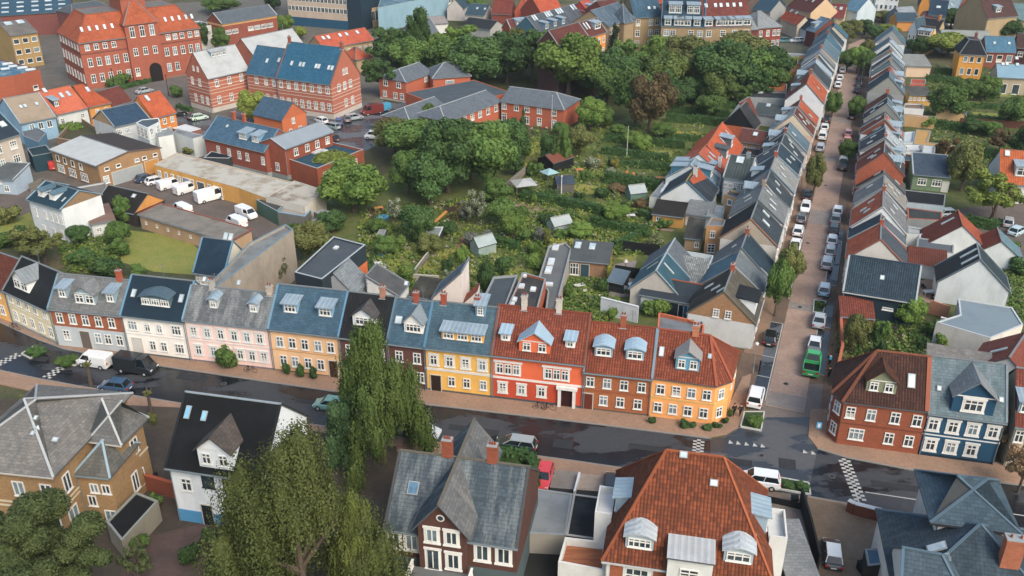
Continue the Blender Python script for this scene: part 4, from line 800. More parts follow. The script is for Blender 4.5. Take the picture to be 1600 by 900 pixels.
RIGHT = [
 (1375.5, 376, 4.9, OR, SL('4a5560', '5a6570', .5), W_('c9c5be'), W_('c5c0b8'), 'house with orange edged white gable', dict(verge='c06a48', dormers=[])),
 (1376, 350, 4.9, NV, SL('626c76', '707a84', .5), WH, W_('c5c0b8'), 'navy and grey slated house with white barges', dict(verge='c8d0d4', sky=[(2, .5, 2.5, .5, 1.3)])),
 (1379, 325, 4.9, OR, SL('7c8084', '8c9094', .5), WH, W_('c5c0b8'), 'house with orange street slope, grey garden slope', dict(verge='cfd6da', end=(1380, 297))),
 (1380.5, 294, 5.0, SL('7f8486', '9a9d9d', 1), SL('9a958c', '8a857c', .8), GY, W_('9a9a98'), 'house with lichen grey roof sheets', dict(end=(1381, 275))),
 (1381, 272, 4.4, DK, mat('felt', '585c5e'), W_('7c7f80'), BR('8c4e36'), 'low house with black felt slope', dict(end=(1381.5, 259))),
 (1381.5, 240, 4.4, RD, DK, BR('a85a40', '874832'), BR('a85a40'), 'red brick house with a big brick gable', dict(verge='9a5440', wins={1: [(1.2, 1.2, .8, 'x', [.25, .78])]})),
 (1382.5, 226, 5.0, RD, SL('a3adb2', '8f9aa0'), BR('8d503c'), WH, 'house with dull red tiles and slate'),
 (1383, 216, 5.0, DK, SL('b0bcc2', '98a4aa'), GY, WH, 'house with ribbed dark green slope'),
 (1382, 200, 5.1, BL, SL('a5b0b5', '8e999e'), W_('9aa4a8'), WH, 'house with blue slates and silvery back slope'),
 (1382, 187, 5.2, RD, TL('c2705c', 'a85a4a'), BR('8d503c'), WH, 'house with faded red tiles on both slopes'),
 (1383, 178, 5.1, DK, DK, GY, GY, 'house with black slates on both slopes'),
 (1386, 163, 5.1, mat('felt', '343a40'), BL, W_('7b817f'), GY, 'house with greenish grey sheet gable'),
 (1386, 153.5, 5.1, RB, DK, GY, GY, 'narrow house with dark tiles and pale barge'),
 (1386, 145, 5.2, mat('felt', '30353b'), mat('felt', '5e5a56'), W_('7b7f7d'), GY, 'house with black felt roof'),
 (1389, 121, 5.6, NV, BL, W_('878b87'), GY, 'house with the widest grey slate hung gable'),
 (1390, 110, 5.2, RD, TL('b0604c', '944c3c'), BR('8d503c'), WH, 'narrow house with red tiles'),
 (1391, 102, 5.2, SL('6d8a84', '7f9a94'), GR, WH, WH, 'narrow house with greenish slates'),
 (1391, 96, 5.2, GR, BL, W_('8d979d'), WH, 'house with grey slates and brick chimney'),
 (1391.5, 90, 5.3, NV, BL, GY, WH, 'house with blue black slates'),
 (1391, 83, 5.3, SL('8c8478', 'a09888'), PB, WH, WH, 'house with white gable strip and zinc back slope'),
 (1390, 77, 5.3, NV, BL, GY, WH, 'house with dark slates and red chimney stack'),
 (1390, 66, 5.3, BL, PB, WH, WH, 'house with silver roof and white ridge'),
 (1391, 58, 5.3, GR, TEAL, GY, WH, 'far house with grey and teal slopes'),
 (1395, 48, 5.3, TEAL, TEAL, GY, WH, 'farthest house with teal metal roof', dict(end=(1400, 41)))]
side_row(LEFT, True); side_row(RIGHT, False)
H('detached_house', 'large house with navy pantile roof, dark timber wall and red lean-to facing the garden', (1318, 453), (1431, 471), 4.4, 4.4, rp=(1328, 400), pitch=42, wm=W_('22343f', .6), rm=TL('3a4f5e', '2c3e4c'), verge='b9c4c8', ridge='46596a', sky=[(0, .5, 1.6, .6, .7)], gutter='d0d4d4', wins={0: [(2.4, .4, 1.4, 'p', [.16, .35, .65])]})
H('lean_to', 'red tiled lean-to below the navy pantile house', (1314, 493), (1366, 497), 2.1, 2.1, R=3.4, D=3.0, rt='shed', wm=BR('7a4434'), rm=RD, cat='outbuilding')
# ---------------------------------------------------------------- garden houses and annexes behind the left terrace
ridge_house('steep orange pantile roofed garden house with a zinc dormer', (1105, 228), (1129, 192), 7.6, 4.6, 3.2, wm=W_('cf6f42'), rm=TL('d8693c', 'bd5632'), gm=W_('cf6f42'), sky=[(0, .5, 2.6, .4, 1.4), (0, .85, 2.6, .4, 1.4), (0, .3, 1, .4, 1.2)], ridge='c87856', dormers=[(0, .62, 1.4, dict(w=2.2, h=2.0, kind='shed', wall='4d5a64')), (0, .22, 1.2, dict(w=2.2, h=2.0, kind='shed', wall='5d6a72', roof=SL('5f696f')))])
ridge_house('salmon tiled garden house with white chimney wall', (1092, 241.5), (1104, 227), 7.4, 4.6, 4.2, wm=W_('c9cfd2'), rm=TL('cc6a4e', 'b45a44'), sky=[(0, .3, 2, .4, 1.6), (0, .6, 2.2, .4, 1.6)], ridge='c87856', chim=[(.3, .1, 2.0, 'd6d8d8')])
ridge_house('pale blue slated garden house with four zinc dormers', (1079, 259), (1091.5, 241.5), 6.6, 4.4, 3.6, wm=WH, rm=SL('8299ab', '9aaebc', .5), verge='b3c4ce', ridge='b3c4ce', dormers=[(0, .3, .8, dict(w=2.0, h=1.6, kind='shed', wall='3d7287')), (0, .8, .8, dict(w=2.0, h=1.6, kind='shed', wall='3d7287')), (2, .3, .8, dict(w=2.0, h=1.6, kind='shed', wall='3d7287')), (2, .75, .8, dict(w=2.0, h=1.6, kind='shed', wall='3d7287'))])
ridge_house('black roofed garden house with mustard ridge line and white gable', (1072, 284.5), (1087, 262), 6.4, 4.3, 3.0, wm=WH, rm=SL('3a434c', '4b545c'), verge='5e8ca6', ridge='a89a54')
H('gabled_house', 'white gabled cottage with bright orange tile roof and tall chimney', (1046, 329), (1102, 338), 0, 2.7, R=6.2, D=6.6, rt='y', wm=W_('cfd6da'), rm=TL('c9643e', 'a9502f'), ridge='c87856', chim=[(.5, .5, 1.4, 'cdd2d2')], wins={0: [(1.6, 1.2, .5, 'x', [.62])]})
H('gabled_house', 'small white gable with two windows among the orange roofs', (1136, 206), (1163, 211), 0, 3.6, R=7.0, D=6, rt='y', wm=W_('c6cfd4'), rm=TL('8a4a3c', '6e3a30'), wins={0: [(3.9, .8, .8, 'c', [.34, .5])]})
ridge_house('orange walled house under a steep black roof at the park edge', (1156, 168.5), (1166, 159), 6.8, 3.6, 2.6, wm=W_('b85f40'), gm=mat('felt', '23282c'), rm=mat('felt', '2c3035', '4c4c4c'), rmb=mat('felt', '2c3035'))
H('outbuilding', 'long low grey roofed annex with one bright skylight', (1179, 176), (1216, 181), 2.9, 2.9, rp=(1178, 160), pitch=30, wm=W_('b6babb'), rm=mat('corr', '4d5a5c', '5c686a'), sky=[(0, .45, 1.8, 1.0, 1.0)], cat='outbuilding')
H('gabled_house', 'pale beige gabled house with blue roof below the park trees', (1153, 150), (1188, 153), 0, 3.4, R=6.2, D=8, rt='y', wm=W_('c8baa6'), rm=SL('51687c', '657b8e'), verge='9fb4c0', sky=[(1, .2, 1.2, .4, 1.6), (1, .4, 1.2, .4, 1.6)])
polyflat('outbuilding', 'flat black annex with white skylight beside the beige gable', [(1161, 141), (1229, 144), (1228, 154), (1156, 151)], 2.8, W_('9a9fa0'), mat('felt', '3b4044', '50555a'), cat='outbuilding', skyl=[(1188, 145, 1.2, 1.2)])
polyflat('outbuilding', 'orange roofed flat annex between the trees and the terrace', [(1194, 128.5), (1230, 131), (1229, 143), (1192, 141)], 2.8, W_('b06440'), mat('felt', 'bd6f3c', 'a05438'), cat='outbuilding')
polyflat('outbuilding', 'small ochre annex near the far park edge', [(1236, 102), (1250, 103), (1248, 112), (1235, 111)], 3, W_('c48a4c'), mat('felt', 'c8823e'), cat='outbuilding'); polyflat('outbuilding', 'tall tan annex in the far gardens', [(1247, 86), (1258, 87), (1256, 100), (1245, 99)], 3.5, W_('b57c50'), mat('felt', '8f6a50'), cat='outbuilding')
polyflat('outbuilding', 'white walled flat annex in the far gardens', [(1225, 82), (1262, 84), (1260, 92), (1224, 90)], 3, W_('c4cbcd'), mat('felt', '8d979a'), cat='outbuilding')
H('outbuilding', 'ochre yellow back house with red tile roof and four dark windows', (1153, 219), (1191, 225), 3.4, 3.4, rp=(1172, 203), pitch=35, wm=W_('cf9c4a'), rm=TL('7c4a42', '63403a'), wins={0: [(1.6, 1.2, .9, 'c', [.13, .3, .6, .82])]}, cat='outbuilding', sky=[(0, .6, 1.2, 1, 1)])
polyflat('outbuilding', 'black flat roof in front of the ochre back house', [(1150, 228), (1192, 234), (1190, 244), (1148, 240)], 2.6, W_('4c4f50'), mat('felt', '2a3036'), cat='outbuilding')
H('back_house', 'white two storey back house with dark green standing seam roof', (1131, 275), (1170, 281), 5.4, 5.4, rp=(1140, 242.5), pitch=40, wm=W_('cdd5d9'), rm=MT('3f4b4c', '4c5858'), verge='b9c3c7', sky=[(0, .45, 2.2, 1.4, 1.4)], wins={0: [(3.2, 1.3, .7, 'x', [.5, .64, .78, .92]), (3.4, .8, .7, 'x', [.1, .3])]}, chim=[(.72, .5, .9, '8fa0a8')])
polyflat('back_house', 'tan rendered block with a balcony roof behind the terrace', [(1131, 303), (1139, 296), (1160, 300), (1152, 309)], 4.4, W_('bb9468'), mat('felt', '4f5558'), wins=[('F', [(3.0, 1.0, 1.0, 'p', [.5])])])
polyflat('back_house', 'slim tan tower like annex with grey flat roof', [(1104, 352), (1112, 339), (1134, 343), (1131, 353)], 5.2, W_('b8885c'), mat('felt', '84888a'), wins=[('F', [(3.4, 1.2, .8, 'c', [.4]), (.8, 1.5, 1.2, 'x', [.4])])])
H('outbuilding', 'low ochre shed with brown black roof beside the white cottage', (1018, 352), (1066, 358), 0, 2.2, R=3.0, D=4.6, rt='shed', wm=W_('c4924a'), rm=mat('felt', '33302e'), wins={0: [(1, .8, .9, 'n', [.22])]}, cat='outbuilding')
H('outbuilding', 'low white annex with mottled grey roof and flower box', (1069, 352), (1108, 358), 0, 2.3, R=3.2, D=4.2, rt='shed', wm=W_('cfcac4'), rm=SL('8b9092', '787e80', 1), wins={0: [(1, 1, 1, '3', [.28]), (1, .9, .8, 'n', [.72])]}, cat='outbuilding')
H('outbuilding', 'mossy dark roofed annex with a small window wall', (1068, 391), (1094, 394), 0, 2.3, R=3.6, D=5.2, rt='shed', wm=W_('a5896a'), rm=SL('4a4a46', '6a685c', 1.2), wins={0: [(.8, 1.1, .7, 'c', [.75])]}, cat='outbuilding')
polyflat('outbuilding', 'pale blue grey flat link behind the white cottage', [(1104, 333), (1112, 318), (1133, 322), (1129, 338)], 2.6, W_('b9c0c4'), mat('felt', '9fa9ae'), cat='outbuilding')
ridge_house('low garden house with teal metal roof and slim skylight', (1025, 424.5), (1041.5, 396), 6.3, 3.5, 3.0, wm=W_('b8b4ac'), rm=MT('37606f', '2e5463'), rmb=MT('37606f', '2e5463'), verge='9db4be', sky=[(0, .5, 1.6, .35, 2.2), (2, .4, 1.4, .3, 2)], ridge='b5c5cc')
ridge_house('garden house with steel grey slate roof and pale blue ridge', (1041.5, 395.5), (1054.5, 374), 6.3, 3.5, 3.0, wm=WH, rm=SL('6a737c', '7a838b', .5), ridge='b5c5cc')
H('back_house', 'long low white stable with dark navy roof and orange ridge tiles', (1001, 458), (1090, 474), 2.8, 2.8, rp=(1009, 431), pitch=35, wm=W_('c8cfd2'), rm=mat('felt', '343e47', '3c4852'), ridge='b9694c', doors=[(0, .62, 0, 2.4, 2.2, '20323c'), (0, .76, 0, 1.2, 2.1, '2a6e92')])
H('outbuilding', 'annex roofed in chequered pale grey tiles with two white windows', (1052, 437), (1096, 445), 2.4, 2.4, R=4.6, D=3.8, rt='shed', wm=W_('a39a8c'), rm=TL('a8acaa', '6f7878'), wins={0: [(.9, 1, 1.2, 'x', [.4]), (.9, 1, .7, 'x', [.85])]}, cat='outbuilding')
polyflat('outbuilding', 'pale roof terrace with a potted bush', [(1056, 413), (1072, 392), (1115, 399), (1107, 420)], 3.0, W_('c3ccd0'), mat('felt', 'b8c3c8'), par=.7, parc='c5ced2', cat='outbuilding')
polyflat('outbuilding', 'grey flat roofed yard building with orange tile coping behind the corner house', [(1027, 516), (1029, 488), (1075, 498), (1101, 508), (1098, 526)], 3.9, BR('b86c4c'), mat('felt', '80868c'), parc='cf6f4c', cat='outbuilding', par=.5)
polyflat('outbuilding', 'dark blue felt roof beside the tan brick gable', [(1076, 498), (1098, 499), (1101, 509), (1077, 508)], 2.7, W_('5c6468'), mat('felt', '274152'), cat='outbuilding')
# ---------------------------------------------------------------- outbuildings behind the coloured row
H('back_house', 'corrugated grey lean-to with a white end wall behind the black roofed house', (622, 464), (638, 444), 3.8, 3.8, R=6.3, D=4.6, rt='shed', wm=W_('d2d4d2'), rm=mat('corr', '66686a', '535557'), verge='8d9499', o=.1)
H('outbuilding', 'low mossy tar roofed shed with a pale eaves board', (640, 462), (677, 467), 2.6, 2.6, R=3.4, D=4.4, rt='shed', wm=W_('8c9499'), rm=mat('corr', '45453f', '5a584c'), cat='outbuilding')
H('back_house', 'white walled back house with one steep slate slope rising to the right', (689, 443), (676, 466), 3.6, 3.6, R=7.8, D=4.2, rt='shed', wm=W_('ddd3cc'), rm=SL('68757f', '7b8891', .6), verge='8796a0', o=.1)
H('outbuilding', 'small white gable wall with red coping', (728, 462), (724, 474), 3, 3, R=5.0, D=2.0, rt='shed', wm=W_('ddd3cc'), rm=TL('b0583c', '8f4832'), cat='outbuilding', o=.1)
polyflat('back_house', 'dark slate grey flat roofed back building with a vent', [(748, 479), (771, 432), (809, 429), (789, 481)], 4.6, W_('8d9396'), mat('felt', '4b555c', '545e65'))
polyflat('back_house', 'tar roofed back building with white roof lights and an orange brick side', [(792, 480), (817, 425), (853, 435), (840, 484)], 4.9, BR('b8603c', '8f4a32'), mat('felt', '3d3f42', '55504c'), parc='8f9699', par=.35, skyl=[(819, 431, 1.1, .8), (815, 448, 1.1, .8), (833, 453, 1.1, .8), (803, 469, 1.1, .8), (799, 477, 1.1, .8)])
polyflat('back_house', 'long crooked grey roofed workshop with arched roof lights', [(852, 484), (856, 455), (842, 432), (857, 384), (883, 378), (893, 388), (868, 486)], 3.0, W_('a39a8e'), mat('felt', '6f7374', '626668'), skyl=[(868, 387, 2.0, 1.0), (861, 410, 2.2, 1.0), (857, 423, 2.2, 1.0), (857, 445, .9, 1.3)])
H('garden_cottage', 'brick cottage with glazed white doors and two roof windows', (889, 430), (950, 436), 0, 2.7, R=3.9, D=4.6, rt='shed', wm=BR('a07c5c', '7e6048'), rm=mat('felt', '565c5e', '4c5254'), wins={0: [(.2, 2.0, 1.4, '3', [.13])]}, doors=[(0, .4, 0, 1.3, 2.1, '34505c')], sky=[(0, .13, 2.4, 1.0, 1.6), (0, .5, 2.4, 1.0, 1.6)], cat='cottage')
H('shed', 'blue grey roofed timber shed beside the cottage', (950, 438), (974, 443), 1.9, 1.9, R=2.6, D=2.6, rt='shed', wm=mat('wood', '3a3f42', '2c3033'), rm=mat('felt', '5f7382', '687c8a'), cat='shed')
A_ = polyflat('back_house', 'orange house with black flat roof and black upper storey behind the row', [(460, 425), (521, 369), (571, 382), (503, 436)], 7.6, W_('2c3840'), mat('felt', '4d555c', '565f66'), lower=(5.3, W_('cf6a36')), parc='a9b3b8', wins=[('R', [(4.9, 1.3, .9, 'c', [.3]), (1.8, 1.3, .8, 'c', [.4, .68]), (.2, 1.1, .8, 'c', [.4, .68])])], skyl=[(525, 388, .8, .6)])
H('back_house', 'rear wing with plain pale grey roof beside the orange house', (498, 452), (551, 459), 5.0, 5.0, R=7.6, D=5, rt='y', wm=W_('9aa3a8'), rm=SL('8a9399', '99a1a6', .4))
H('timbered_house', 'half timbered house with steep navy roof and two roof windows', (303, 423), (350, 430), 4.6, 4.6, rp=(318, 372), pitch=50, wm=W_('cfc9b8'), rm=mat('felt', '1f3648', '274155'), verge='6fa0c0', wins={0: [(2.6, 1.6, .5, 'x', [.1, .25, .4])]}, sky=[(0, .75, 3.2, .7, 1.1), (0, .92, 3.2, .7, 1.1)])
polyflat('back_house', 'tall building with a long blank beige side wall', [(322, 448), (388, 380), (446, 350), (458, 358), (333, 452)], 7.6, W_('9f9587', 1.6, '7d7468'), mat('felt', '8a8e8e', '6c7070'), parc='6f8c9c', par=.4)
# ---------------------------------------------------------------- the west: yard, halls, big brick buildings
def winrow(z, n, w=.9, h=1.5, st='c'): return (z, h, w, st, n)
H('white_house', 'white house with navy roof, two long dormers and a bare brick side', (44, 311), (96, 327), 6.6, 6.6, rp=(74, 285), pitch=27, wm=W_('d3d8da'), rm=mat('felt', '24404f', '2b495a'), gm=BR('94795a', '70583f'), verge='9cc0d2', wins={0: [winrow(3.8, [.15, .45, .62, .78, .93], .7, 1.5), winrow(1.0, [.3, .6, .85], .7)]},
  dormers=[(0, .28, .9, dict(w=1.5, h=1.2, kind='gable', nw=2, wall='cdd6da', rise=.35, roof=MT('5f7f90'))), (0, .62, .9, dict(w=1.5, h=1.2, kind='gable', nw=2, wall='cdd6da', rise=.35, roof=MT('5f7f90')))], sky=[(0, .88, 1, .3, 1)])
H('outbuilding', 'low white annex with reddish roof beside the brick sided house', (141, 351), (180, 344), 2.8, 2.8, dp=(136, 328), R=3.2, rt='shed', wm=W_('c9cfd0'), rm=mat('felt', '7c645a', '8c7468'), wins={0: [(1, 1, .9, 'x', [.3, .75])]}, cat='outbuilding')
hall = H('workshop_hall', 'yellow brick workshop hall with a half white, half black low roof', (153, 260), (250, 232), 4.6, 4.6, dp=(97, 229), R=5.6, rt='y', wm=BR('a8845c', '86684a'), rm=mat('felt', '48423f', '3c3836'), rmb=mat('felt', 'c3c8c8', 'b4baba'), verge='8b6a50', wins={0: [(3.3, .7, 1.0, 'p', [.12, .3, .6, .72, .9]), (.9, 1.5, 1.2, '4', [.08])], 3: [(2.6, 1.3, 1.1, 'p', [.12, .28, .45, .62]), (.4, 1.6, 2.4, '4', [.15, .4, .65])]}, cat='hall', doors=[(0, .42, 0, 6.5, 2.6, '9fa6a8'), (0, .82, 0, 3.0, 2.8, 'c98f45')])
H('garage', 'black roofed barn with an orange timber gable beside the van yard', (150, 319), (210, 333), 2.6, 2.6, rp=(168, 290), pitch=33, wm=W_('3a3633'), rm=mat('felt', '272624', '34312e'), gm=W_('c98a44'), sky=[(0, .75, 2.2, .8, .8)], cat='outbuilding')
polyflat('outbuilding', 'weathered grey sheet roof between the white house and the barn', [(114, 293), (164, 284), (168, 291), (150, 316), (130, 310)], 2.8, W_('b4b8b8'), mat('corr', '8f8a84', '7c7770'), cat='outbuilding')
H('outbuilding', 'long low brick store with lichen grey roof along the lawn', (218, 335), (361, 378), 2.7, 2.7, dp=(250, 322), R=3.0, rt='shed', wm=W_('b39474', 1.3, '8c7058'), rm=mat('felt', '8c867c', '6f6a62'), verge='a8604a', wins={0: [(1.2, .5, .4, 'p', 8)]}, cat='outbuilding')
polyflat('garage', 'long yellow garage block with white roof and blue doors', [(240, 257), (277, 238), (456, 284), (415, 309), (372, 293)], 3.2, W_('cf9a4c'), mat('felt', 'c6c3b6', '9c8a72'), parc='b5b4ac', par=.15, cat='garage', wins=[('F', [(1.2, 1.2, .9, 'n', [.06, .14, .22, .3, .46, .66]), (.1, 2.3, 2.2, 'p', [.385, .56, .76])])])
polyflat('garage', 'white roofed store with rust brown lichen stains', [(415, 307), (460, 282), (508, 297), (476, 323)], 3.6, W_('c5bfb4'), mat('felt', 'c2bcae', '6f5a44'), parc='b5b4ac', par=.15, cat='garage')
polyflat('garage', 'green painted garage with tar roof at the yard end', [(400, 312), (418, 308), (446, 318), (433, 330)], 2.7, W_('4c6658'), mat('felt', '4c4c4c', '5c5a58'), par=.12, cat='garage'); polyflat('carport', 'open bay with pale blue edged roof beside the green garage', [(433, 331), (446, 318), (486, 328), (476, 338)], 2.5, W_('6c6a66'), mat('felt', '9a948a', 'a8a29a'), parc='7fb0cc', par=.12, cat='carport')
polyflat('shed', 'small flat grey garden roof left of the dark house', [(490, 331), (505, 327), (526, 333), (515, 342)], 2.3, W_('6c6a64'), mat('felt', 'a3a49c'), par=.08, cat='shed'); polyflat('shed', 'second small flat roof in front of the grey one', [(482, 345), (498, 339), (518, 342), (502, 353)], 2.2, W_('6c6a64'), mat('felt', 'b0b0a8'), par=.08, cat='shed')
for i, (x, y, c, ww, hh) in enumerate([]): pass
g = H('tenement', 'plaster grey tenement with wide white windows at the left edge', (-45, 232), (30, 208), 9.2, 9.2, R=13.5, D=10, rt='x', wm=W_('b3a99c', 1.5, '8d857b'), rm=mat('felt', '2b3a46', '34444f'), verge='7fa6bc', wins={0: [winrow(6.6, [.5, .82], 1.5, 1.6, '3'), winrow(3.8, [.5, .82], 1.5, 1.6, '3'), winrow(1.2, [.5, .85], 1.5, 1.5, '3')]}, sky=[(0, .85, 1.5, 1.3, 1.3), (0, .8, 4.2, .5, 1.6)], cat='apartment block')
H('side_house', 'low pale blue house against the tenement', (-30, 301), (28, 305), 0, 3.1, R=4.4, D=5, rt='shed', wm=W_('9fb0be'), rm=mat('felt', '5f666a'), wins={0: [(.6, 1.2, 1.0, 'c', [.75]), (2.1, .9, .5, 'c', [.62])]}, verge='c5ced2')
H('side_house', 'pale blue plastered house with tan flat pitched roof', (31, 193), (86, 182), 4.8, 4.8, rp=(6, 155), pitch=30, wm=W_('86aac2'), rm=mat('felt', 'a3937f', '93846f'), verge='a8c0cc', wins={0: [(2.7, 1.5, 1.1, 'n', [.3, .55, .8])]}, sky=[(0, .3, 3.5, .7, 1.0), (0, .42, 3.5, .7, 1.0), (0, .75, 3.5, .7, 1.0)])
H('side_house', 'white house with bright salmon tile roof, one dormer and three skylights', (88, 179), (136, 168), 4.6, 4.6, rp=(60, 145), pitch=33, wm=W_('c5cbc9'), rm=TL('dd7654', 'cc684a'), ridge='c87856', wins={0: [(2.2, 1.3, .9, 'c', [.15, .8])]}, sky=[(0, .2, 5.5, .8, 1.4), (0, .55, 3.4, .8, 1.6), (0, .78, 3.4, .8, 1.6)], dormers=[(0, .18, 1.6, dict(w=1.3, h=1.6, kind='shed', wall='4c5c66'))])
H('side_house', 'ochre house with deeper orange tile roof beside the salmon one', (138, 167), (172, 160), 4.6, 4.6, rp=(113, 135.5), pitch=33, rt='hip', hr=3, wm=W_('cf8f3e'), rm=TL('cc6038', 'b3522f'), ridge='b06a48', wins={0: [(2.6, 1.1, .8, 'c', [.35, .75])]}, sky=[(0, .45, 3.4, .8, 1.6)])
H('side_house', 'low brick house with dull brown red roof', (173, 166), (205, 157), 3.2, 3.2, R=6.2, D=7, rt='x', wm=BR('8c5040'), rm=TL('7f443a', '6c3a32'))
H('side_house', 'orange walled house with clean orange tile roof and one skylight', (240, 184), (274, 175), 4.6, 4.6, rp=(200, 155), pitch=40, wm=W_('cf8038'), rm=TL('d2683e', 'ba5a36'), ridge='c87856', wins={0: [(2.6, 1.3, .9, 'c', [.45, .8]), (.6, 1.1, .9, 'c', [.6])]}, sky=[(0, .3, 3.2, .8, 1.6)])
H('side_house', 'white house with navy blue roof behind the workshop hall', (178, 198), (233, 185), 5.0, 5.0, rp=(160, 173), pitch=30, wm=W_('c0c6c6'), rm=SL('34506a', '42607a', .4), verge='9aa4a6', wins={0: [(3, 1.2, 1.4, '4', [.1, .35])]}, gm=W_('a78c6c'))
polyflat('conservatory', 'white framed glazed upstairs conservatory with grey roof', [(212, 192), (221, 187), (248, 184), (250, 190), (230, 200)], 6.6, W_('cdd6d8'), mat('felt', '56646e'), parc='dfe5e6', par=.1, wins=[('F', [(4.2, 2.1, 1.2, 'x', 3)]), ('R', [(4.2, 2.1, 1.0, 'x', 2)])])
polyflat('side_house', 'plain white flat roofed house with one triple window', [(247, 214), (240, 203), (262, 199), (271, 205), (270, 210)], 4.6, W_('cdd2d0'), mat('felt', '9aa0a2'), wins=[('F', [(1.6, 1.4, 2.0, '4', [.5])])])
polyflat('side_house', 'pale grey flat roofed house with white and tan walls', [(271, 206), (276, 201), (320, 211), (301, 216)], 4.2, W_('c5cbcb'), mat('felt', '8d9298'), par=.15)
polyflat('side_house', 'low building with a bright white roof', [(269, 200), (290, 194), (314, 201), (296, 206)], 3.2, W_('8c5a4c'), mat('felt', 'dfe2e2', 'd0d3d3'), parc='e0e3e3', par=.1)
polyflat('outbuilding', 'roofless brown walled court with a bush inside', [(88, 215), (120, 180), (160, 205), (130, 222)], 1.6, BR('8f7660'), mat('ground', '55503a', '3f4a2c'), parc='b0a08a', par=.9, cat='outbuilding'); polyflat('outbuilding', 'dark shed with a pale lattice window below the court', [(42, 232), (72, 226), (82, 238), (50, 244)], 3.2, W_('24404c'), mat('felt', '2f464f'), cat='outbuilding'); polyflat('outbuilding', 'blue grey lean-to wall under the pale blue house', [(32, 196), (60, 200), (72, 207), (60, 222), (36, 212)], 3.0, W_('5f88a0'), mat('felt', '70777c'), cat='outbuilding')
b = H('school_wing', 'brick building with long blue roof, a pair of zinc dormers and tall chimneys', (319, 214), (414, 237), 5.4, 5.4, rp=(343, 182.5), pitch=38, wm=BR('9a5340', '7c4435'), rm=SL('4a6f8a', '5a7f98', .5), verge='7fa0b4', base=(1.0, '8d9694'), wins={0: [winrow(2.6, [.22, .4, .57, .7, .95], .9, 1.6)]}, sky=[(0, .25, 2.4, .5, .7)], chim=[(.28, .5, 1.6, 'b0583c'), (.45, .5, 1.6, 'b0583c')], dormers=[(0, .6, 1.0, dict(w=2.2, h=1.5, kind='shed', nw=2, wall='6f98b4')), (0, .8, 1.0, dict(w=2.0, h=1.5, kind='shed', nw=2, wall='6f98b4'))], cat='building')
H('school_wing', 'two storey brick wing with smooth pale metal roof', (444, 233), (519, 206), 6.4, 6.4, rp=(424, 217), pitch=22, wm=BR('9a5038', '7c4030'), rm=mat('felt', '929ea8', '9ba6b0'), verge='c0c8cc', base=(.9, '828c8c'), wins={0: [winrow(4.3, [.22, .45, .66, .88], 1.1, 1.5)], 3: [winrow(1.6, [.3, .65], 1.0, 1.6)]}, cat='building')
polyflat('school_annex', 'single storey brick annex with teal flat roof and white coping', [(447, 247), (495, 263), (568, 233), (516, 221)], 3.6, BR('9f5438', '803f30'), mat('felt', '35576a', '2c4a5a'), parc='a8acac', par=.5, wins=[('F', [(1.2, 1.6, 1.0, 'c', [.15, .5])]), ('R', [(1.2, 1.6, 1.0, 'c', [.5, .8])])], skyl=[(489, 236, 1.6, 3.2), (500, 238, 1.6, 3.2)])
polyflat('ramp_canopy', 'black flat canopy with white edge beside the blue roofed brick building', [(318, 246), (330, 236), (364, 243), (357, 247)], 2.6, W_('3a4044'), mat('felt', '262f38'), parc='b0b6b8', par=.08, cat='canopy')
ridge_house('small orange brick chapel like house with blue roof and white porch', (457, 161), (412, 151.5), 8.0, 3.6, 5.0, name='gate_house', wm=W_('c06a40'), rm=SL('4a6880', '5a7890', .5), gm=BR('c2683e', 'a85834'), wins={3: [(3.5, 1.3, .9, 'c', [.45]), (1, 1.5, .9, 'c', [.3, .7])]})
# striped brick school
ST = BR('b86c54', '9c5844'); bands = [(z, z+.18) for z in (1.6, 2.4, 3.2, 4.6, 5.4, 6.2, 7.2)]
s = H('striped_school', 'red brick school with white bands, curved gables and blue and pale grey roofs', (432, 120), (517, 131), 8.6, 8.6, rp=(459, 67), pitch=50, wm=ST, rm=SL('2f6b8c', '3f7a9a', .5), gm=ST, verge='9a6a5a', base=(1.2, 'b9b2a8'), belt=(bands, 'c9b0a0'), wins={0: [winrow(6.1, 7, 1.0, 1.8), winrow(2.0, 8, 1.0, 1.8)], 1: [winrow(6.1, [.25, .45, .65], 1.1, 1.8), winrow(2.0, [.45, .68], 1.1, 1.8), winrow(9.6, [.45, .55], .8, 1.4)]}, sky=[(0, .2, 2, .7, 1.2), (0, .36, 2, .7, 1.2), (0, .42, 2, .7, 1.2), (0, .65, 2, .7, 1.2), (0, .7, 2, .7, 1.2), (0, .88, 2, .7, 1.2), (0, .94, 2, .7, 1.2)], cat='school', chim=[(.98, .5, 1.2, 'a05a48'), (.02, .5, 1.2, 'a05a48')])
sub(s, (385, 112), (434, 119), 8.6, 8.4, rp=(390, 70), pitch=48, wm=ST, rm=SL('3a6a88', '4a7a96', .5), belt=(bands, 'c9b0a0'), base=(1.2, 'b9b2a8'), wins={0: [winrow(6, [.3, .6, .85], 1.0, 1.8), winrow(2, [.3, .6, .85], 1.0, 1.8)]}, sky=[(0, .5, 2, .7, 1.2), (0, .85, 2.4, .7, 1.2)])
sub(s, (324, 122), (388, 108), 8.6, 8.6, rp=(296, 84), pitch=50, wm=ST, rm=mat('felt', 'b9bec0', 'a9aeb0'), belt=(bands, 'c9b0a0'), base=(1.2, 'b9b2a8'), wins={0: [winrow(6.1, [.2, .5, .8], 1.0, 1.8), winrow(2, [.2, .5, .8], 1.0, 1.8)], 3: [winrow(6.1, [.25, .6], 1.0, 1.8), winrow(2, [.3, .6, .85], 1.0, 1.8), winrow(9.6, [.4, .6], .7, 1.2)]}, dormers=[(0, .5, 3, dict(w=4.2, h=1.4, kind='shed', nw=4, wall='4c8ab0', roof=MT('c0c4c6')))])
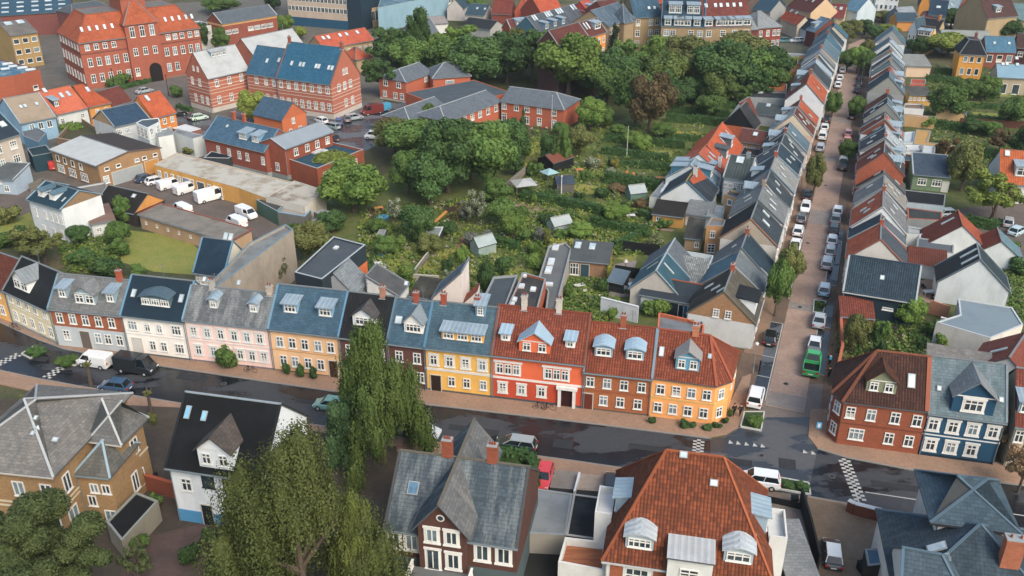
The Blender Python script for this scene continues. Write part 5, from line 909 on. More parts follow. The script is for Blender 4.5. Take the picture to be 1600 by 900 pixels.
sub(s, (400, 92), (478, 74), 8.6, 8.6, R=13, D=10, wm=ST, rm=mat('felt', 'b9bec0', 'a9aeb0'))
# big red school
RBB = BR('a65c46', '8c4c3a')
q = H('great_brick_building', 'huge dark red brick building with orange tile mansard and a square tower roof', (122, 66), (311, 42), 12.8, 12.8, dp=(55, 53), R=18.5, rt='mansard', hl=4.2, wm=RBB, rm=TL('c0643f', 'ac5636'), rmb=mat('felt', '7d7a78'), base=(.5, '7a6a60'), belt=([(9.4, 9.75), (12.4, 12.7)], '7c4a40'), ridge='b0603c', cat='public building',
  wins={0: [winrow(10.4, [.06, .13, .2, .27, .72, .78, .84, .91, .97], 1.2, 1.5), winrow(6.2, [.06, .13, .2, .27, .345, .41, .48, .55, .62, .69, .76, .83, .9, .96], 1.2, 2.2), winrow(2.0, [.06, .13, .2, .27, .345, .41, .62, .69, .76], 1.2, 2.2)], 3: [winrow(10.4, 7, 1.2, 1.6), winrow(6.2, 7, 1.2, 2.2), winrow(2.0, 7, 1.2, 2.2)]},
  sky=[(0, f, 1.4, .7, 1.4) for f in (.06, .12, .18, .24, .3, .74, .8, .86, .92, .97)])
A0, rz0, W0 = frame_px((122, 66), (311, 42), 12.8)
wing(q, W0*.27, 14, 16.0, 21.5, 'mansard', RBB, TL('c0643f', 'ac5636'), off=(W0*.37, -1.0, 0), hl=4.0, wins={0: [winrow(12.4, [.2, .5, .8], 1.3, 2.8), winrow(7.6, [.2, .5, .8], 1.2, 2.0), winrow(2.2, [.15], 1.2, 2.2)]}, belt=([(15.6, 15.9)], '7c4a40'), gutter=None)
wing(q, W0*.2, 9.5, 22.4, 31, 'hip', RBB, TL('c0643f', 'ac5636'), off=(W0*.405, 2.5, 0), hl=W0*.09, hr=W0*.09, gutter=None, ridge='b0603c')
m = MB(); n = 8; m.poly([(1.7*cos(pi*i/n), -.03, 3.4+1.7*sin(pi*i/n)) for i in range(n+1)]); m.box(-1.7, 1.7, -.03, 0, 0, 3.4); m.build('archway', mat('plain', '241e1e'), q, (W0*.56, -1.02, 0))
# nursing home
NB = BR('bc6446', 'a4563c'); NRf = SL('6c7680', '7d878f', .5)
h = H('care_home', 'orange brick care home with grey hipped roofs around a flat roofed middle', (633, 128), (676, 113), 5.4, 5.4, dp=(590, 122), R=7.4, rt='hip', hl=3, hr=.0, wm=NB, rm=NRf, ridge='b4bcc0', base=(.5, 'b0a8a0'), wins={0: [winrow(3.6, [.75], 1.6, 1.6, '4')], 3: [winrow(3.6, [.25, .75], 1.4, 1.5), winrow(.8, [.2, .6, .85], 1.2, 1.5)]}, cat='care home')
sub(h, (676, 122), (735, 118), 5.4, 5.4, R=8, D=9, rt='hip', hl=4, hr=4, wm=NB, rm=NRf, ridge='b4bcc0', wins={0: [winrow(.4, [.45], 2.2, 4.2, '4')]})
sub(h, (696, 190), (783, 158), 4.6, 4.6, R=6.4, D=9, rt='hip', hl=3.5, wm=NB, rm=NRf, ridge='b4bcc0', wins={0: [winrow(2.6, [.08, .2, .33, .46, .6, .75, .9], 1.3, 1.5)]})
sub(h, (783, 158), (881, 171), 5.0, 5.0, R=7.2, D=9.5, rt='hip', hl=.0, hr=4, wm=NB, rm=NRf, ridge='b4bcc0', wins={0: [winrow(3.2, [.05, .25, .42, .62, .85], 1.2, 1.4), winrow(.4, [.05, .42, .62, .85], 1.2, 1.9)]})
sub(h, (640, 190), (700, 168), 4.2, 4.2, R=6.0, D=8, rt='hip', hl=3, wm=NB, rm=NRf, ridge='b4bcc0')
sub(h, (690, 168), (800, 146), 4.6, 4.6, D=16, rt='flat', wm=NB, rm=mat('felt', '4f5a62', '5a656d'), parapet=.2)
# left edge
H('factory', 'ochre factory block with grey roof and dark windows beside the great brick building', (16, 56), (58, 50), 9.5, 9.5, R=12, D=14, rt='x', wm=W_('a38755'), rm=mat('felt', '6a6864', '7d7a74'), wins={0: [(7, 1.4, 1.6, 'p', 3), (4, 1.4, 1.6, 'p', 3), (1.2, 1.4, 1.6, 'p', 3)]}, cat='factory', sky=[(0, .3, 5, 2, 2), (0, .75, 5, 2, 2)])
H('factory', 'low blue roofed warehouse with rows of roof lights at the top left corner', (-70, 30), (112, 18), 7, 7, R=10, D=30, rt='x', wm=BR('7f4a44'), rm=mat('felt', '34566a', '3c5e72'), sky=[(0, f, yv, 2.2, 1.2) for f in (.42, .55, .68, .8, .92) for yv in (2, 6, 10)], cat='factory', gutter=None)
polyflat('brick_hall', 'plain red brick hall with skylight strewn flat roof at the left edge', [(-60, 95), (0, 92), (62, 108), (20, 118), (-60, 128)], 7.5, BR('a8583c', '8c4a34'), mat('felt', '42708c', '9fb4be'), parc='7a6a60', skyl=[(8, 108, 2, 1.2), (20, 104, 2, 1.2), (35, 106, 2.4, 1.2), (12, 100, 2.5, 1.2), (48, 109, 2.5, 1.2)], wins=[(1, [(3, 1.2, 1.4, 'p', [.7])])])
H('outbuilding', 'slate roof and ochre gable at the far left edge under the warehouse', (-40, 52), (12, 44), 6, 6, R=9, D=10, rt='x', wm=W_('9c8462'), rm=SL('5f686e'), cat='factory')
H('brick_block', 'dark brick block with vertical pilasters behind the tower', (113, 22), (178, 12), 9, 9, R=11, D=10, rt='hip', hl=3, hr=3, wm=BR('7f4c48'), rm=SL('5c6670'), wins={0: [(2, 5.5, .5, 'p', 8)]}, cat='building')
H('market_hall', 'brick market hall with grey sheet roof and pale orange eaves fascia', (346, 37), (432, 23), 8.5, 8.5, rp=(340, 20), pitch=33, wm=BR('93503f', '7a4234'), rm=MT('555f68', '626c74'), verge='c9cdcb', belt=([(7.6, 8.2)], 'd8a468'), wins={0: [(5, 1.3, 2.0, '4', [.1, .22, .5, .62, .74, .86])]}, cat='hall')
H('link_building', 'white glazed stair tower beside the brick market hall', (303, 45), (335, 40), 7, 7, D=9, rt='flat', wm=W_('c9ccc8'), rm=mat('felt', '7a858a'), wins={0: [(4.5, 1.3, 1.2, '4', [.3, .7]), (2, 1.3, 1.2, '4', [.3, .7])]}, cat='building')
# office block, low white building and the middle distance
o = H('office_block', 'tall beige gridded office block with a black end wall', (453, 39), (545, 47), 0, 30, D=13, rt='flat', wm=W_('b8a694'), rm=mat('felt', '5c6468'), gutter=None, cat='office block', far=True, base=(3.0, '24506a'), wins={0: [(z, 1.7, 1.35, 'p', 16) for z in (5.2, 8.4, 11.6, 14.8, 18.0)]})
wing(o, 5.5, 13.2, 30.2, 30.3, 'flat', W_('1f3442', .4), mat('felt', '3c4448'), off=(frame_px((453, 39), (545, 47), 0)[2], -.1, 0), gutter=None)
o = H('office_wing', 'long low office wing with tan piers below and white upper floor', (570, 46), (636, 31), 0, 6.2, D=16, rt='flat', wm=W_('b89c78'), rm=mat('felt', '365a6c', '6c8a98'), far=True, wins={0: [(2.2, 3.4, 1.6, 'p', 12)]}, cat='office block', gutter=None)
sub(o, (636, 31), (724, 14), 0, 6.2, D=16, rt='flat', wm=W_('d0d4d2'), rm=mat('felt', '365a6c', '6c8a98'), far=True, wins={0: [(3.2, 2.0, 1.2, 'p', 22)]}, gutter=None)
polyflat('office_wing', 'pale blue glazed office roof behind the black end wall', [(590, 12), (640, 2), (700, -8), (700, -30), (600, -20)], 8, W_('7fa0b0'), mat('felt', '51788c', '8fa8b2'))
H('hall', 'long hall with salmon tile roof and a tan wall with small windows', (505, 76), (583, 62), 7, 7, rp=(490, 57.5), pitch=36, wm=W_('a8926f'), rm=TL('d2684c', 'c05c42'), wins={0: [(4.6, 1.2, .9, 'c', 9)]}, sky=[(0, f, 2.2, .9, 1.3) for f in (.12, .22, .45, .58, .8)], cat='hall', ridge='c87856')
H('hall', 'small hipped orange roof beside the curved gable', (556, 93), (580, 88), 4, 4, R=6.5, D=7, rt='hip', hl=3, hr=3, wm=W_('a8926f'), rm=TL('cc6440', 'b85838'), cat='house')
H('hall', 'grey sheet roofed white hall among the park trees', (655, 60), (688, 55), 5, 5, rp=(664, 31), pitch=38, wm=W_('c2c8cc'), rm=MT('5d666e', '6a737a'), verge='9fb0b8', wins={0: [(1.6, 2.4, 1, 'x', 4)]}, cat='hall')
H('villa', 'beige house with slate roof and two skylights behind the park', (727, 22), (757, 24), 4.4, 4.4, R=7.2, D=9, wm=W_('b9b3ae'), rm=SL('3d5866', '4a6472'), sky=[(0, .5, 2, .8, 1), (0, .9, 2, .8, 1)], wins={0: [(1.6, 1.2, 1, 'c', [.2, .5])]}, cat='house')
H('villa', 'pale gabled house beside the white office floor', (699, 32), (724, 33), 0, 4.4, R=7.4, D=10, rt='y', wm=W_('b9b3ae'), rm=SL('3d5866'), cat='house'); H('villa', 'low black roofed sheds in front of the pale gabled house', (722, 40), (766, 46), 3, 3, R=5, D=8, wm=W_('a8a8a4'), rm=mat('felt', '2f3438'), cat='outbuilding'); H('villa', 'white flat roofed yard house behind the park trees', (672, 38), (700, 36), 3.5, 3.5, R=5, D=9, wm=W_('c9c8c4'), rm=SL('a39c98'), cat='outbuilding')
TOP = [('dull red roofed brick house right of the far tree', (768, 21), (798, 22), 5.5, 5.5, dict(R=9.4, D=9, wm=BR('8c4438'), rm=TL('8c4438', '743830'))), ('salmon gabled house with a square dormer', (804, 17), (828, 19), 6, 6, dict(R=10.5, D=9, rt='y', wm=W_('d0684a'), rm=TL('d8684a', 'c25a3e'))), ('low black wall roof in front of the salmon gabled house', (786, 29), (832, 26), 3, 3, dict(R=5, D=8, wm=BR('6c3c34'), rm=mat('felt', '2c2f33'))),
 ('brick end house with brown roof and a row of white dormers', (799, 48), (841, 43), 7, 7, dict(rp=(785, 32), pitch=45, wm=BR('b0563c', '944832'), rm=TL('7f4440', '6a3834'), verge='c0ccd2', dormers=[(0, f, .5, dict(w=2.2, h=2.0, kind='shed', wall='c9d4d8')) for f in (.35, .55, .75, .93)])),
 ('long slate roofed block with pale skylights', (842, 52), (926, 27), 8, 8, dict(rp=(905, 5), pitch=42, wm=W_('3f6678'), rm=SL('57606a', '666e76'), verge='8a9aa4', sky=[(0, f, 3, .9, 2.0) for f in (.08, .12, .3, .34, .38, .5, .54, .58, .78, .83)], dormers=[(0, f, .3, dict(w=1.8, h=1.9, kind='shed', wall='5c88a4')) for f in (.15, .3, .45, .9)])),
 ('orange roofed row house at the top edge', (846, 22), (880, 17), 7, 7, dict(R=12, D=11, wm=BR('a04c3c'), rm=TL('cc6040', 'b85438'))), ('salmon tiled block with square white dormers', (925, 26), (944, 20), 9, 9, dict(rp=(915, 0), pitch=42, wm=BR('a83c34'), rm=TL('d0604a', 'c0543e'), dormers=[(0, .3, 1.2, dict(w=2.2, h=1.8)), (0, .8, 2.6, dict(w=2.2, h=1.8))])),
 ('red brick block beside the turquoise stair strip', (948, 22), (975, 18), 11, 11, dict(R=14, D=10, wm=BR('8c4a3e'), rm=TL('744440'), wins={0: [(8, 1.6, 1.4, 'c', 2), (5, 1.6, 1.4, 'c', 2)]}))]
for l, a, b_, zm, E, kw in TOP: H('town_house', l, a, b_, zm, E, cat='town house', **kw)
t = H('apartment_block', 'tall orange yellow apartment block with brown red roof between the trees', (919, 57), (947, 49), 13, 13, rp=(895, 38), pitch=45, wm=W_('d48a3c'), rm=TL('744038', '603632'), verge='9fb0b8', wins={0: [(z, 1.6, 1.0, 'c', 4) for z in (10.3, 7.3, 4.3, 1.3)]}, cat='apartment block', dormers=[(0, .65, .8, dict(w=2.8, h=1.8, kind='shed'))], sky=[(0, .15, 1.2, .6, 2.2), (0, .3, 1.2, .6, 2.2)])
sub(t, (872, 71), (919, 57), 13, 13, rp=(860, 48), pitch=45, wm=W_('4c3434'), rm=TL('744038', '603632'), verge='9fb0b8')
BE = BR('a08a68', '86714f')
t = H('apartment_block', 'beige brick apartment block with blue slate roof and stepped bays', (949, 41), (991, 27), 13.5, 13.5, R=17, D=11, wm=BE, rm=SL('53687a', '8594a0'), wins={0: [(z, 1.8, 1.2, 'c', [.12, .35, .6, .85]) for z in (11, 8, 5)]}, cat='apartment block')
sub(t, (991, 27), (1034, 25), 13.5, 13.5, R=19, D=11, wm=BE, rm=SL('3c5e74', '53728a'), wins={0: [(z, 1.8, 1.3, 'c', [.15, .62, .85]) for z in (11, 8, 5, 2)]}, sky=[(0, .6, 1.5, .8, 1), (0, .8, 1.5, .8, 1)]); sub(t, (975, 34), (990, 31), 13.8, 13.8, R=18, D=5, rt='hip', hl=2, hr=2, wm=BE, rm=SL('53687a', '8594a0'))
H('apartment_block', 'beige block with navy mansard floor and two glazed dormers', (1033, 41), (1101, 43), 12.2, 12.2, R=19.5, D=13, o=.1, wm=BE, rm=SL('2e4a5c', '3a586c'), wins={0: [(z, 1.7, 1.5, 'x', [.13, .28, .7, .9]) for z in (9.6, 6.6, 3.6)]}, dormers=[(0, f, .05, dict(w=2.0, h=2.0, kind='shed')) for f in (.15, .37, .45, .6, .82)]+[(0, f, 2.6, dict(w=3.6, h=2.6, kind='shed', wst='3', nw=2)) for f in (.3, .72)], cat='apartment block', verge='5f7f92')
H('apartment_block', 'beige block with brown red tile mansard roof and nine skylights', (1101, 43), (1174, 41), 12.2, 12.2, R=19.5, D=13, o=.1, wm=BE, rm=TL('84443c', '6c3a34'), wins={0: [(z, 1.7, 1.5, 'x', [.1, .4, .65, .9]) for z in (9.6, 6.6, 3.6)]}, dormers=[(0, f, .05, dict(w=2.4, h=2.0, kind='shed')) for f in (.08, .32, .43, .56, .72, .9)], sky=[(0, f, 4, .9, 1.3) for f in (.1, .3, .42, .56, .7, .84)], cat='apartment block')
t = H('apartment_block', 'dark red brick corner block with pale grey roof', (1184, 44), (1221, 41), 10.5, 10.5, R=14, D=12, rt='hip', hl=3.5, hr=3.5, wm=BR('8e4436', '743830'), rm=SL('8f969a', '9fa5a8'), wins={0: [(z, 1.7, 1.1, 'c', [.15, .45, .72, .9]) for z in (8, 5, 2)]}, cat='apartment block'); sub(t, (1173, 46), (1184, 45), 10.5, 10.5, R=14, D=11, wm=BR('743a36'), rm=SL('8f969a'))
TOP2 = [('bright orange roof with two grey dormers behind the mansard block', (1058, 12), (1106, 13), 9, dict(R=14, D=11, rm=TL('d8602e', 'c4542c'), wm=BR('8c4a3c'), dormers=[(0, .2, .5, dict(w=3, h=2)), (0, .7, .5, dict(w=3, h=2))])), ('salmon roof with timbered gable at the top edge', (1108, 9), (1166, 9), 9, dict(R=14, D=11, rm=TL('a8543e', '94483a'), wm=BR('8c4a3c'), dormers=[(0, .6, .3, dict(w=4.5, h=.8, kind='gable', rise=3.2, wall='a8665c'))])), ('blue slate block with tall turret at the top edge', (985, 12), (1030, 10), 10, dict(R=15, D=10, rm=SL('3f6478'), wm=BE)), ('orange roofed block left of the turret', (1000, 6), (1036, 4), 9, dict(R=13, D=10, rm=TL('d0603c'), wm=BR('8c4a3c'))),
 ('long brown roofed house with cream wall and many windows', (1230, 10), (1267, 20), 6, dict(R=10.5, D=11, rm=TL('6c3c38', '5c3430'), wm=W_('c4a886'), sky=[(0, f, 3, .7, 2) for f in (.2, .45, .7)])), ('orange roofed house near the white car', (1219, 28), (1246, 39), 4.5, dict(rp=(1228, 15), rm=TL('b8563a', 'a04a34'), wm=W_('c0b4a0'), sky=[(0, .2, 2, .7, 1.2), (0, .5, 2, .7, 1.2)])), ('black roofed low house with white gable end', (1248, 42), (1262, 47), 3.6, dict(rp=(1262, 28), rm=mat('felt', '263644'), wm=WH)), ('blue slate brick house with a blue dormer', (1260, 46), (1274, 50), 5, dict(R=8.5, D=10, rm=SL('5f7f98', '7292a8'), wm=BR('703c34'), dormers=[(0, .4, 1, dict(w=2, h=1.4))])),
 ('dark brick gabled house with white windows at the top', (1276, 27), (1293, 28), 0, dict(E=6, R=10, D=9, rt='y', rm=SL('6c7a84'), wm=BR('703c38'), wins={0: [(2, 1.4, .8, 'c', 4), (6.4, 1.2, .7, 'c', 2)]})), ('red roofed house with cream gable at the top', (1293, 26), (1318, 28), 4, dict(rp=(1309, 6), rm=TL('8c4440', '743a36'), wm=W_('c2aa88'), sky=[(0, .3, 2, 1, 1.2), (0, .7, 2, 1, 1.2)])), ('small pale blue house before the white villa', (1343, 26), (1358, 27), 0, dict(E=3.4, R=6, D=7, rt='y', rm=SL('8ea0ac'), wm=W_('c2d0d8'))), ('blue roofed block left of the white villa', (1318, 14), (1340, 18), 6, dict(R=10, D=10, rm=SL('5f8ca8', '7fa4b8'), wm=W_('b4c4cc'))),
 ('tall white villa with teal roof at the top', (1364, 22), (1400, 24), 0, dict(E=8, R=11, D=11, rt='hip', hl=4, hr=4, rm=SL('8cacb8'), wm=W_('d0dade'), wins={0: [(5, 1.6, 1, 'p', 5), (2, 1.6, 1, 'p', 5)]})), ('peach walled corner block with stripes of windows', (1341, 9), (1362, 10), 5, dict(R=9, D=9, rm=SL('7a8c98'), wm=W_('cdae94'), wins={0: [(2, 2, .7, 'p', 4)]})),
 ('dark navy roofed block with cream bays at the top right', (1205, 12), (1228, 8), 7, dict(R=11, D=11, rm=SL('2e4658'), wm=W_('b89c84'))), ('blue roofed terrace near the top right corner block', (1176, 14), (1204, 18), 7, dict(R=10, D=10, rm=SL('34566c'), wm=W_('8c8f90'))),
 ('ochre gabled house with slate roof in the far right gardens', (1432, 32), (1448, 33), 0, dict(E=5.5, R=11, D=12, rt='y', rm=SL('354856'), wm=W_('cd8c3a'))), ('navy roofed block beside the ochre gable', (1450, 22), (1478, 24), 5.5, dict(R=9.5, D=10, rm=SL('2b4558', '35506a'), wm=W_('8c949a'), sky=[(0, .5, 2, 1.4, 1.0)])), ('brown red low roof below the ochre gable', (1444, 30), (1470, 31), 4, dict(R=6, D=7, rm=TL('7c4844'), wm=W_('b49488'))), ('pale zinc roofed shed left of the ochre gable', (1408, 26), (1434, 24), 4, dict(R=6.4, D=7, rm=MT('9aa4ac'), wm=W_('6c7c88'))), ('dark blue long roof with orange end wall', (1402, 33), (1435, 33), 3.4, dict(R=5.5, D=7, rm=SL('405868'), wm=W_('c08444'))),
 ('white and blue gabled house in the far right', (1484, 19), (1512, 17), 4.5, dict(R=8, D=9, rm=SL('8aa0ac', 'a0b0b8'), wm=WH, sky=[(0, .3, 2, .8, .8)])), ('rust red roof at the top right', (1500, 10), (1545, 16), 6, dict(R=10, D=12, rm=TL('a85a42', '984e3c'), wm=W_('8c8478'))), ('great brown roofed block with a grey side wall at the top right', (1543, 28), (1590, 24), 8, dict(R=15, D=13, rm=TL('4c3634', '5c403c'), wm=W_('a08c6c'), dormers=[(0, .4, 1, dict(w=2.2, h=1.8))])), ('green copper roofed block at the right edge', (1572, 30), (1640, 34), 6, dict(R=10, D=14, rm=MT('6c8c90', '5c7c82'), wm=W_('a09478'))),
 ('black steep roofed house with small ochre chimney', (1437, 42), (1467, 46), 5, dict(rp=(1457, 30), rm=mat('felt', '2a2e34'), wm=W_('a89470'), chim=[(.8, .5, 1.4, 'cf8c44')])), ('cream house with brown roof and two white dormers', (1431, 57), (1453, 60), 5, dict(rp=(1446, 41), rm=TL('4c4440', '5c504a'), wm=W_('c9aa74'), dormers=[(0, .3, .3, dict(w=2, h=1.6, wall='c9aa90')), (0, .75, .3, dict(w=2, h=1.6, wall='c9aa90'))])), ('pale blue gabled house in the right gardens', (1415, 72), (1428, 74), 0, dict(E=5, R=8.5, D=7, rt='y', rm=SL('4a6474'), wm=W_('aab8be'), wins={0: [(2.4, 1.4, .7, 'p', 2)]})),
 ('long flat grey cream roof behind the yellow house', (1475, 60), (1550, 62), 4.5, dict(R=6, D=10, rm=mat('corr', 'a8aca4', '98a09c'), wm=W_('a8a898'))), ('tall yellow house with black mansard roof and balcony', (1501, 82), (1540, 84), 7.5, dict(rt='mansard', hl=1.8, R=10.5, D=8, rm=SL('262c34'), rmb=mat('felt', '4c4c4c'), wm=W_('cf9238'), wins={0: [(5, 1.6, 1.1, 'p', [.25, .5, .8]), (1.6, 1.8, 1.1, 'p', [.2, .5, .8])]}, chim=[(.6, .5, 1.5, '7c4a44')])),
 ('house with broad sky blue slate roof', (1541, 80), (1587, 81), 5, dict(rp=(1542, 57), rm=SL('4f7f9c', '5f8ca6', .5), wm=BR('8c4c40'), sky=[(0, .3, 1.5, .7, .8), (0, .8, 1.5, .7, .8)], wins={0: [(2, 2, 1.6, 'p', 3)]})), ('dark red walled house at the right edge', (1588, 74), (1640, 78), 6, dict(R=9, D=10, rm=TL('5c4440'), wm=BR('4c2c30'), wins={0: [(3.5, 1.4, 1.4, 'c', 3)]})), ('beige house with pale blue metal roof and four skylights', (1559, 120), (1640, 124), 4.6, dict(rp=(1556, 100), pitch=35, rm=mat('felt', '7fa3b8', '8aacbf'), wm=W_('a89c86'), sky=[(0, .12, 3, .8, 1), (0, .2, 3, .8, 1), (0, .4, 3, .8, 1), (0, .4, 4.8, .8, 1)], wins={0: [(.3, 2.6, 1.8, 'p', [.15, .4, .7])]})),
 ('cream wall shed with long grey roof near the terrace', (1416, 103), (1455, 104), 3.2, dict(R=4.6, D=8, rt='shed', rm=mat('felt', '8f9490', '7c7f78'), wm=W_('cfb49a')))]
for l, a, b_, zm, kw in TOP2:
    E = kw.pop('E', zm); H('town_house', l, a, b_, zm, E, cat='town house', **kw)
# ---------------------------------------------------------------- annexes east of the right terrace
polyflat('annex', 'salmon flat roofed annex east of the terrace', [(1424, 123), (1447, 124), (1446, 131), (1422, 131)], 3, W_('b0543c'), mat('felt', 'c2604a'), cat='outbuilding')
H('annex', 'grey roofed annex with ochre wall and a strip of windows', (1420, 148), (1455, 149), 2.8, 2.8, R=3.6, D=5, rt='shed', wm=W_('c99a4c'), rm=mat('felt', '5a5c58'), wins={0: [(1.4, .9, .7, 'x', 5)]}, cat='outbuilding')
polyflat('annex', 'white arcaded annex with brown roof', [(1414, 161), (1442, 162), (1444, 170), (1411, 168)], 3, W_('c9cccb'), mat('felt', '8a7468'), cat='outbuilding', wins=[('F', [(.3, 1.6, 1.2, 'p', 3)])])
H('gabled_house', 'cream gabled house standing in the right hand gardens', (1460, 190), (1504, 195), 0, 2.4, R=6.0, D=7, rt='y', wm=W_('c9a878'), rm=SL('4c5c66', '5c6c76'), verge='9aa8ae')
polyflat('annex', 'narrow ochre topped garden wall building', [(1410, 177), (1462, 182), (1462, 185), (1410, 180)], 2.6, W_('b89468'), mat('felt', 'c9a070'), cat='outbuilding', par=.1)
polyflat('annex', 'white flat roofed annex beside the ochre terrace roof', [(1412, 206), (1430, 205), (1427, 222), (1411, 222)], 2.8, W_('b8c4ca'), mat('felt', 'c2ced4', 'b4c0c6'), cat='outbuilding'); polyflat('annex', 'ochre sand coloured flat roof east of the terrace', [(1432, 202), (1455, 204), (1449, 222), (1492, 227), (1491, 231), (1427, 225)], 2.8, W_('b08c50'), mat('felt', 'c49a56', 'b48c4c'), cat='outbuilding', par=.12)
polyflat('annex', 'white terrace with pale panels beside the silver roof', [(1412, 225), (1440, 226), (1440, 236), (1410, 236)], 2.8, W_('cdd2d2'), mat('felt', 'd5dada'), cat='outbuilding'); polyflat('annex', 'white blank block in the right gardens', [(1442, 226), (1462, 228), (1460, 242), (1440, 240)], 4, W_('c9d0d2'), mat('felt', 'c2cacc'), cat='outbuilding')
polyflat('annex', 'brick annex with blue felt roof beside the brick gable', [(1411, 240), (1436, 243), (1433, 252), (1409, 250)], 2.8, BR('8c4a34'), mat('felt', '3f5a6c'), cat='outbuilding')
H('green_cottage', 'green rendered cottage with blue grey roof and white double windows', (1427, 272), (1484, 277), 3.2, 3.2, R=5.2, D=6.6, rt='shed', wm=W_('71896c'), rm=SL('47596a', '56687a', .5), verge='b4c0c6', wins={0: [(1.2, 1.3, 1.6, '3', [.28, .68])]}, doors=[(0, .93, 0, 1.1, 2.2, 'c9cdc8')], cat='cottage')
polyflat('annex', 'black felt roofed annex with pale blue wall', [(1417, 316), (1410, 296), (1478, 303), (1476, 322)], 2.8, W_('a3b4bc'), mat('felt', '232629', '2c2f32'), cat='outbuilding', par=.1)
polyflat('annex', 'dark corrugated lean-to with red coping', [(1418, 330), (1417, 324), (1472, 331), (1472, 344), (1418, 341)], 2.0, W_('8a8f90'), mat('corr', '4a5254', '3c4446'), parc='b0604a', cat='outbuilding', par=.1)
ridge_house('white gabled cottage with brown red left slope and orange right slope', (1504, 353.5), (1497, 330), 6.2, 4.6, 2.4, wm=W_('cfd3d3'), rm=TL('b45a3c', 'a04e34'), rmb=TL('8a4636', '763c30'), sky=[(2, .35, 2.2, .5, 2.2)], ridge='b0684c')
ridge_house('large white gabled house with black roof and a long skylight', (1531.5, 407), (1526, 382), 7.6, 4.6, 3.4, wm=W_('c5cdd1', 1.3, '9aa3a8'), rm=SL('34454e', '404f58', .5), rmb=mat('felt', '33383a', '3c4044'), verge='7c8c94', sky=[(2, .35, 2.6, .5, 2.6), (2, .75, 2.6, .5, 2.6)])
ridge_house('small white gabled shed with red tile roof', (1565, 378), (1558, 357), 5.0, 3.4, 2.4, wm=W_('c9d0d2'), rm=SL('6a8c98'), rmb=TL('954a36', '7c3f30'))
polyflat('annex', 'grey felt roofed annex with white window wall', [(1432, 389), (1434, 371), (1491, 377), (1490, 396)], 2.8, W_('c9d0d2'), mat('felt', '5c6670', '6a727a'), cat='outbuilding', wins=[('F', [(.8, 1.3, 1.3, '4', [.45, .8])])], par=.12)
H('annex', 'low brown tiled roof on white garden walls', (1419, 411), (1479, 419), 2.4, 2.4, R=3.4, D=4, rt='shed', wm=W_('c5cccf'), rm=TL('7c4436', '683a30'), cat='outbuilding')
polyflat('annex', 'white garden walled link with pale roof', [(1418, 352), (1445, 356), (1474, 368), (1418, 364)], 2.2, W_('c9cfd0'), mat('felt', 'b4b8b8'), cat='outbuilding', par=.2)
polyflat('annex', 'long white building with solar panels on its slate roof', [(1463, 503), (1500, 491), (1497, 466), (1582, 480), (1599, 507), (1548, 528)], 3.6, W_('cdc9c1', 1.3, 'a8a498'), mat('felt', '8496a0', '7c8c96'), parc='b9c2c6', par=.12)
H('terraced_house', 'red tiled house with beige wall right of the deep blue house', (1567, 729), (1650, 741), 0, 5.6, rp=(1590, 577), wm=W_('b8a88c'), rm=TL('8f4a38', '6f3c32'), wins={0: [winrow(3.4, 4), winrow(.9, 4)]}, dormers=[(0, .3, .8, dict(w=3, h=1.6, kind='shed'))])
ridge_house('white gabled back wing with red brown tiles at the right edge', (1577, 560), (1604, 520), 7.4, 4.0, 4.4, wm=W_('cdd0ce'), rm=TL('985040', '7f4438'), rmb=TL('985040', '7f4438'), wins={3: [(2.6, 1, .7, 'x', [.5])]}, sky=[(2, .6, 1.5, .6, 2)])
H('annex', 'pitched glazed garden room behind the deep blue house', (1448, 571), (1548, 588), 5.0, 5.0, R=6.2, D=3, rt='shed', wm=W_('8c8f90'), rm=SL('8c8a86'), cat='outbuilding')
H('gabled_house', 'orange roofed house among trees at the right edge', (1563, 285), (1650, 292), 4, 4, rp=(1566, 235), pitch=42, wm=WH, rm=TL('cc6c38', 'b85c34'), ridge='c87856', dormers=[(0, .38, 1.0, dict(w=2.4, h=2, kind='shed', wall='c9d4d8'))], sky=[(0, .12, 4, .9, 1.2)])
polyflat('annex', 'pale garden room roof left of the lawn houses', [(1015, 307), (1036, 283), (1052, 286), (1040, 309)], 2.4, W_('b4b8b4'), mat('felt', '8a9296'), cat='outbuilding', skyl=[(1043, 288, 2, .8), (1040, 293, 2, .8), (1036, 299, 2, .8)], par=.1)
# ---------------------------------------------------------------- the villas in the foreground
TN = BR('a9875c', '8a6a48'); VR = SL('8a8680', '6a6c6c', 1.5)
v = H('tan_villa', 'tan brick villa with cream cornices and a many hipped grey roof edged in white', (-75, 722), (80, 738), 8.6, 8.6, dp=(203, 617), R=11.6, rt='hip', hl=5, hr=6.4, wm=TN, rm=VR, ridge='c9cfd0', gutter='d8d4c8', o=.55, belt=([(7.9, 8.5), (4.4, 4.6), (3.9, 4.1)], 'd5c6a8'), wins={0: [winrow(5.4, [.62, .9], 1.2, 1.7, 'n'), winrow(1.6, [.9], 1.2, 1.7, 'n')], 1: [winrow(5.2, [.12, .8], 1.1, 2.0, 'n'), winrow(1, [.1], 1.4, 2.4, 'n')]}, sky=[(0, .9, 2.6, .6, .5), (1, .3, 3.2, .6, .5), (0, .65, 3.0, .4, .5), (0, .6, 4.5, .4, .5)], cat='villa')
sub(v, (147, 678), (184, 683), 8.6, 8.6, dp=(220, 648), R=11.4, rt='hip', hl=2.4, hr=2.4, wm=TN, rm=SL('777876', '8d8a84', 1), ridge='c9cfd0', gutter='d8d4c8', belt=([(7.8, 8.5), (4.4, 4.6)], 'd5c6a8'), wins={1: [winrow(5.2, [.5], 1.2, 1.8, 'n'), winrow(1.2, [.5], 1.2, 1.8, 'n')]}, o=.5)
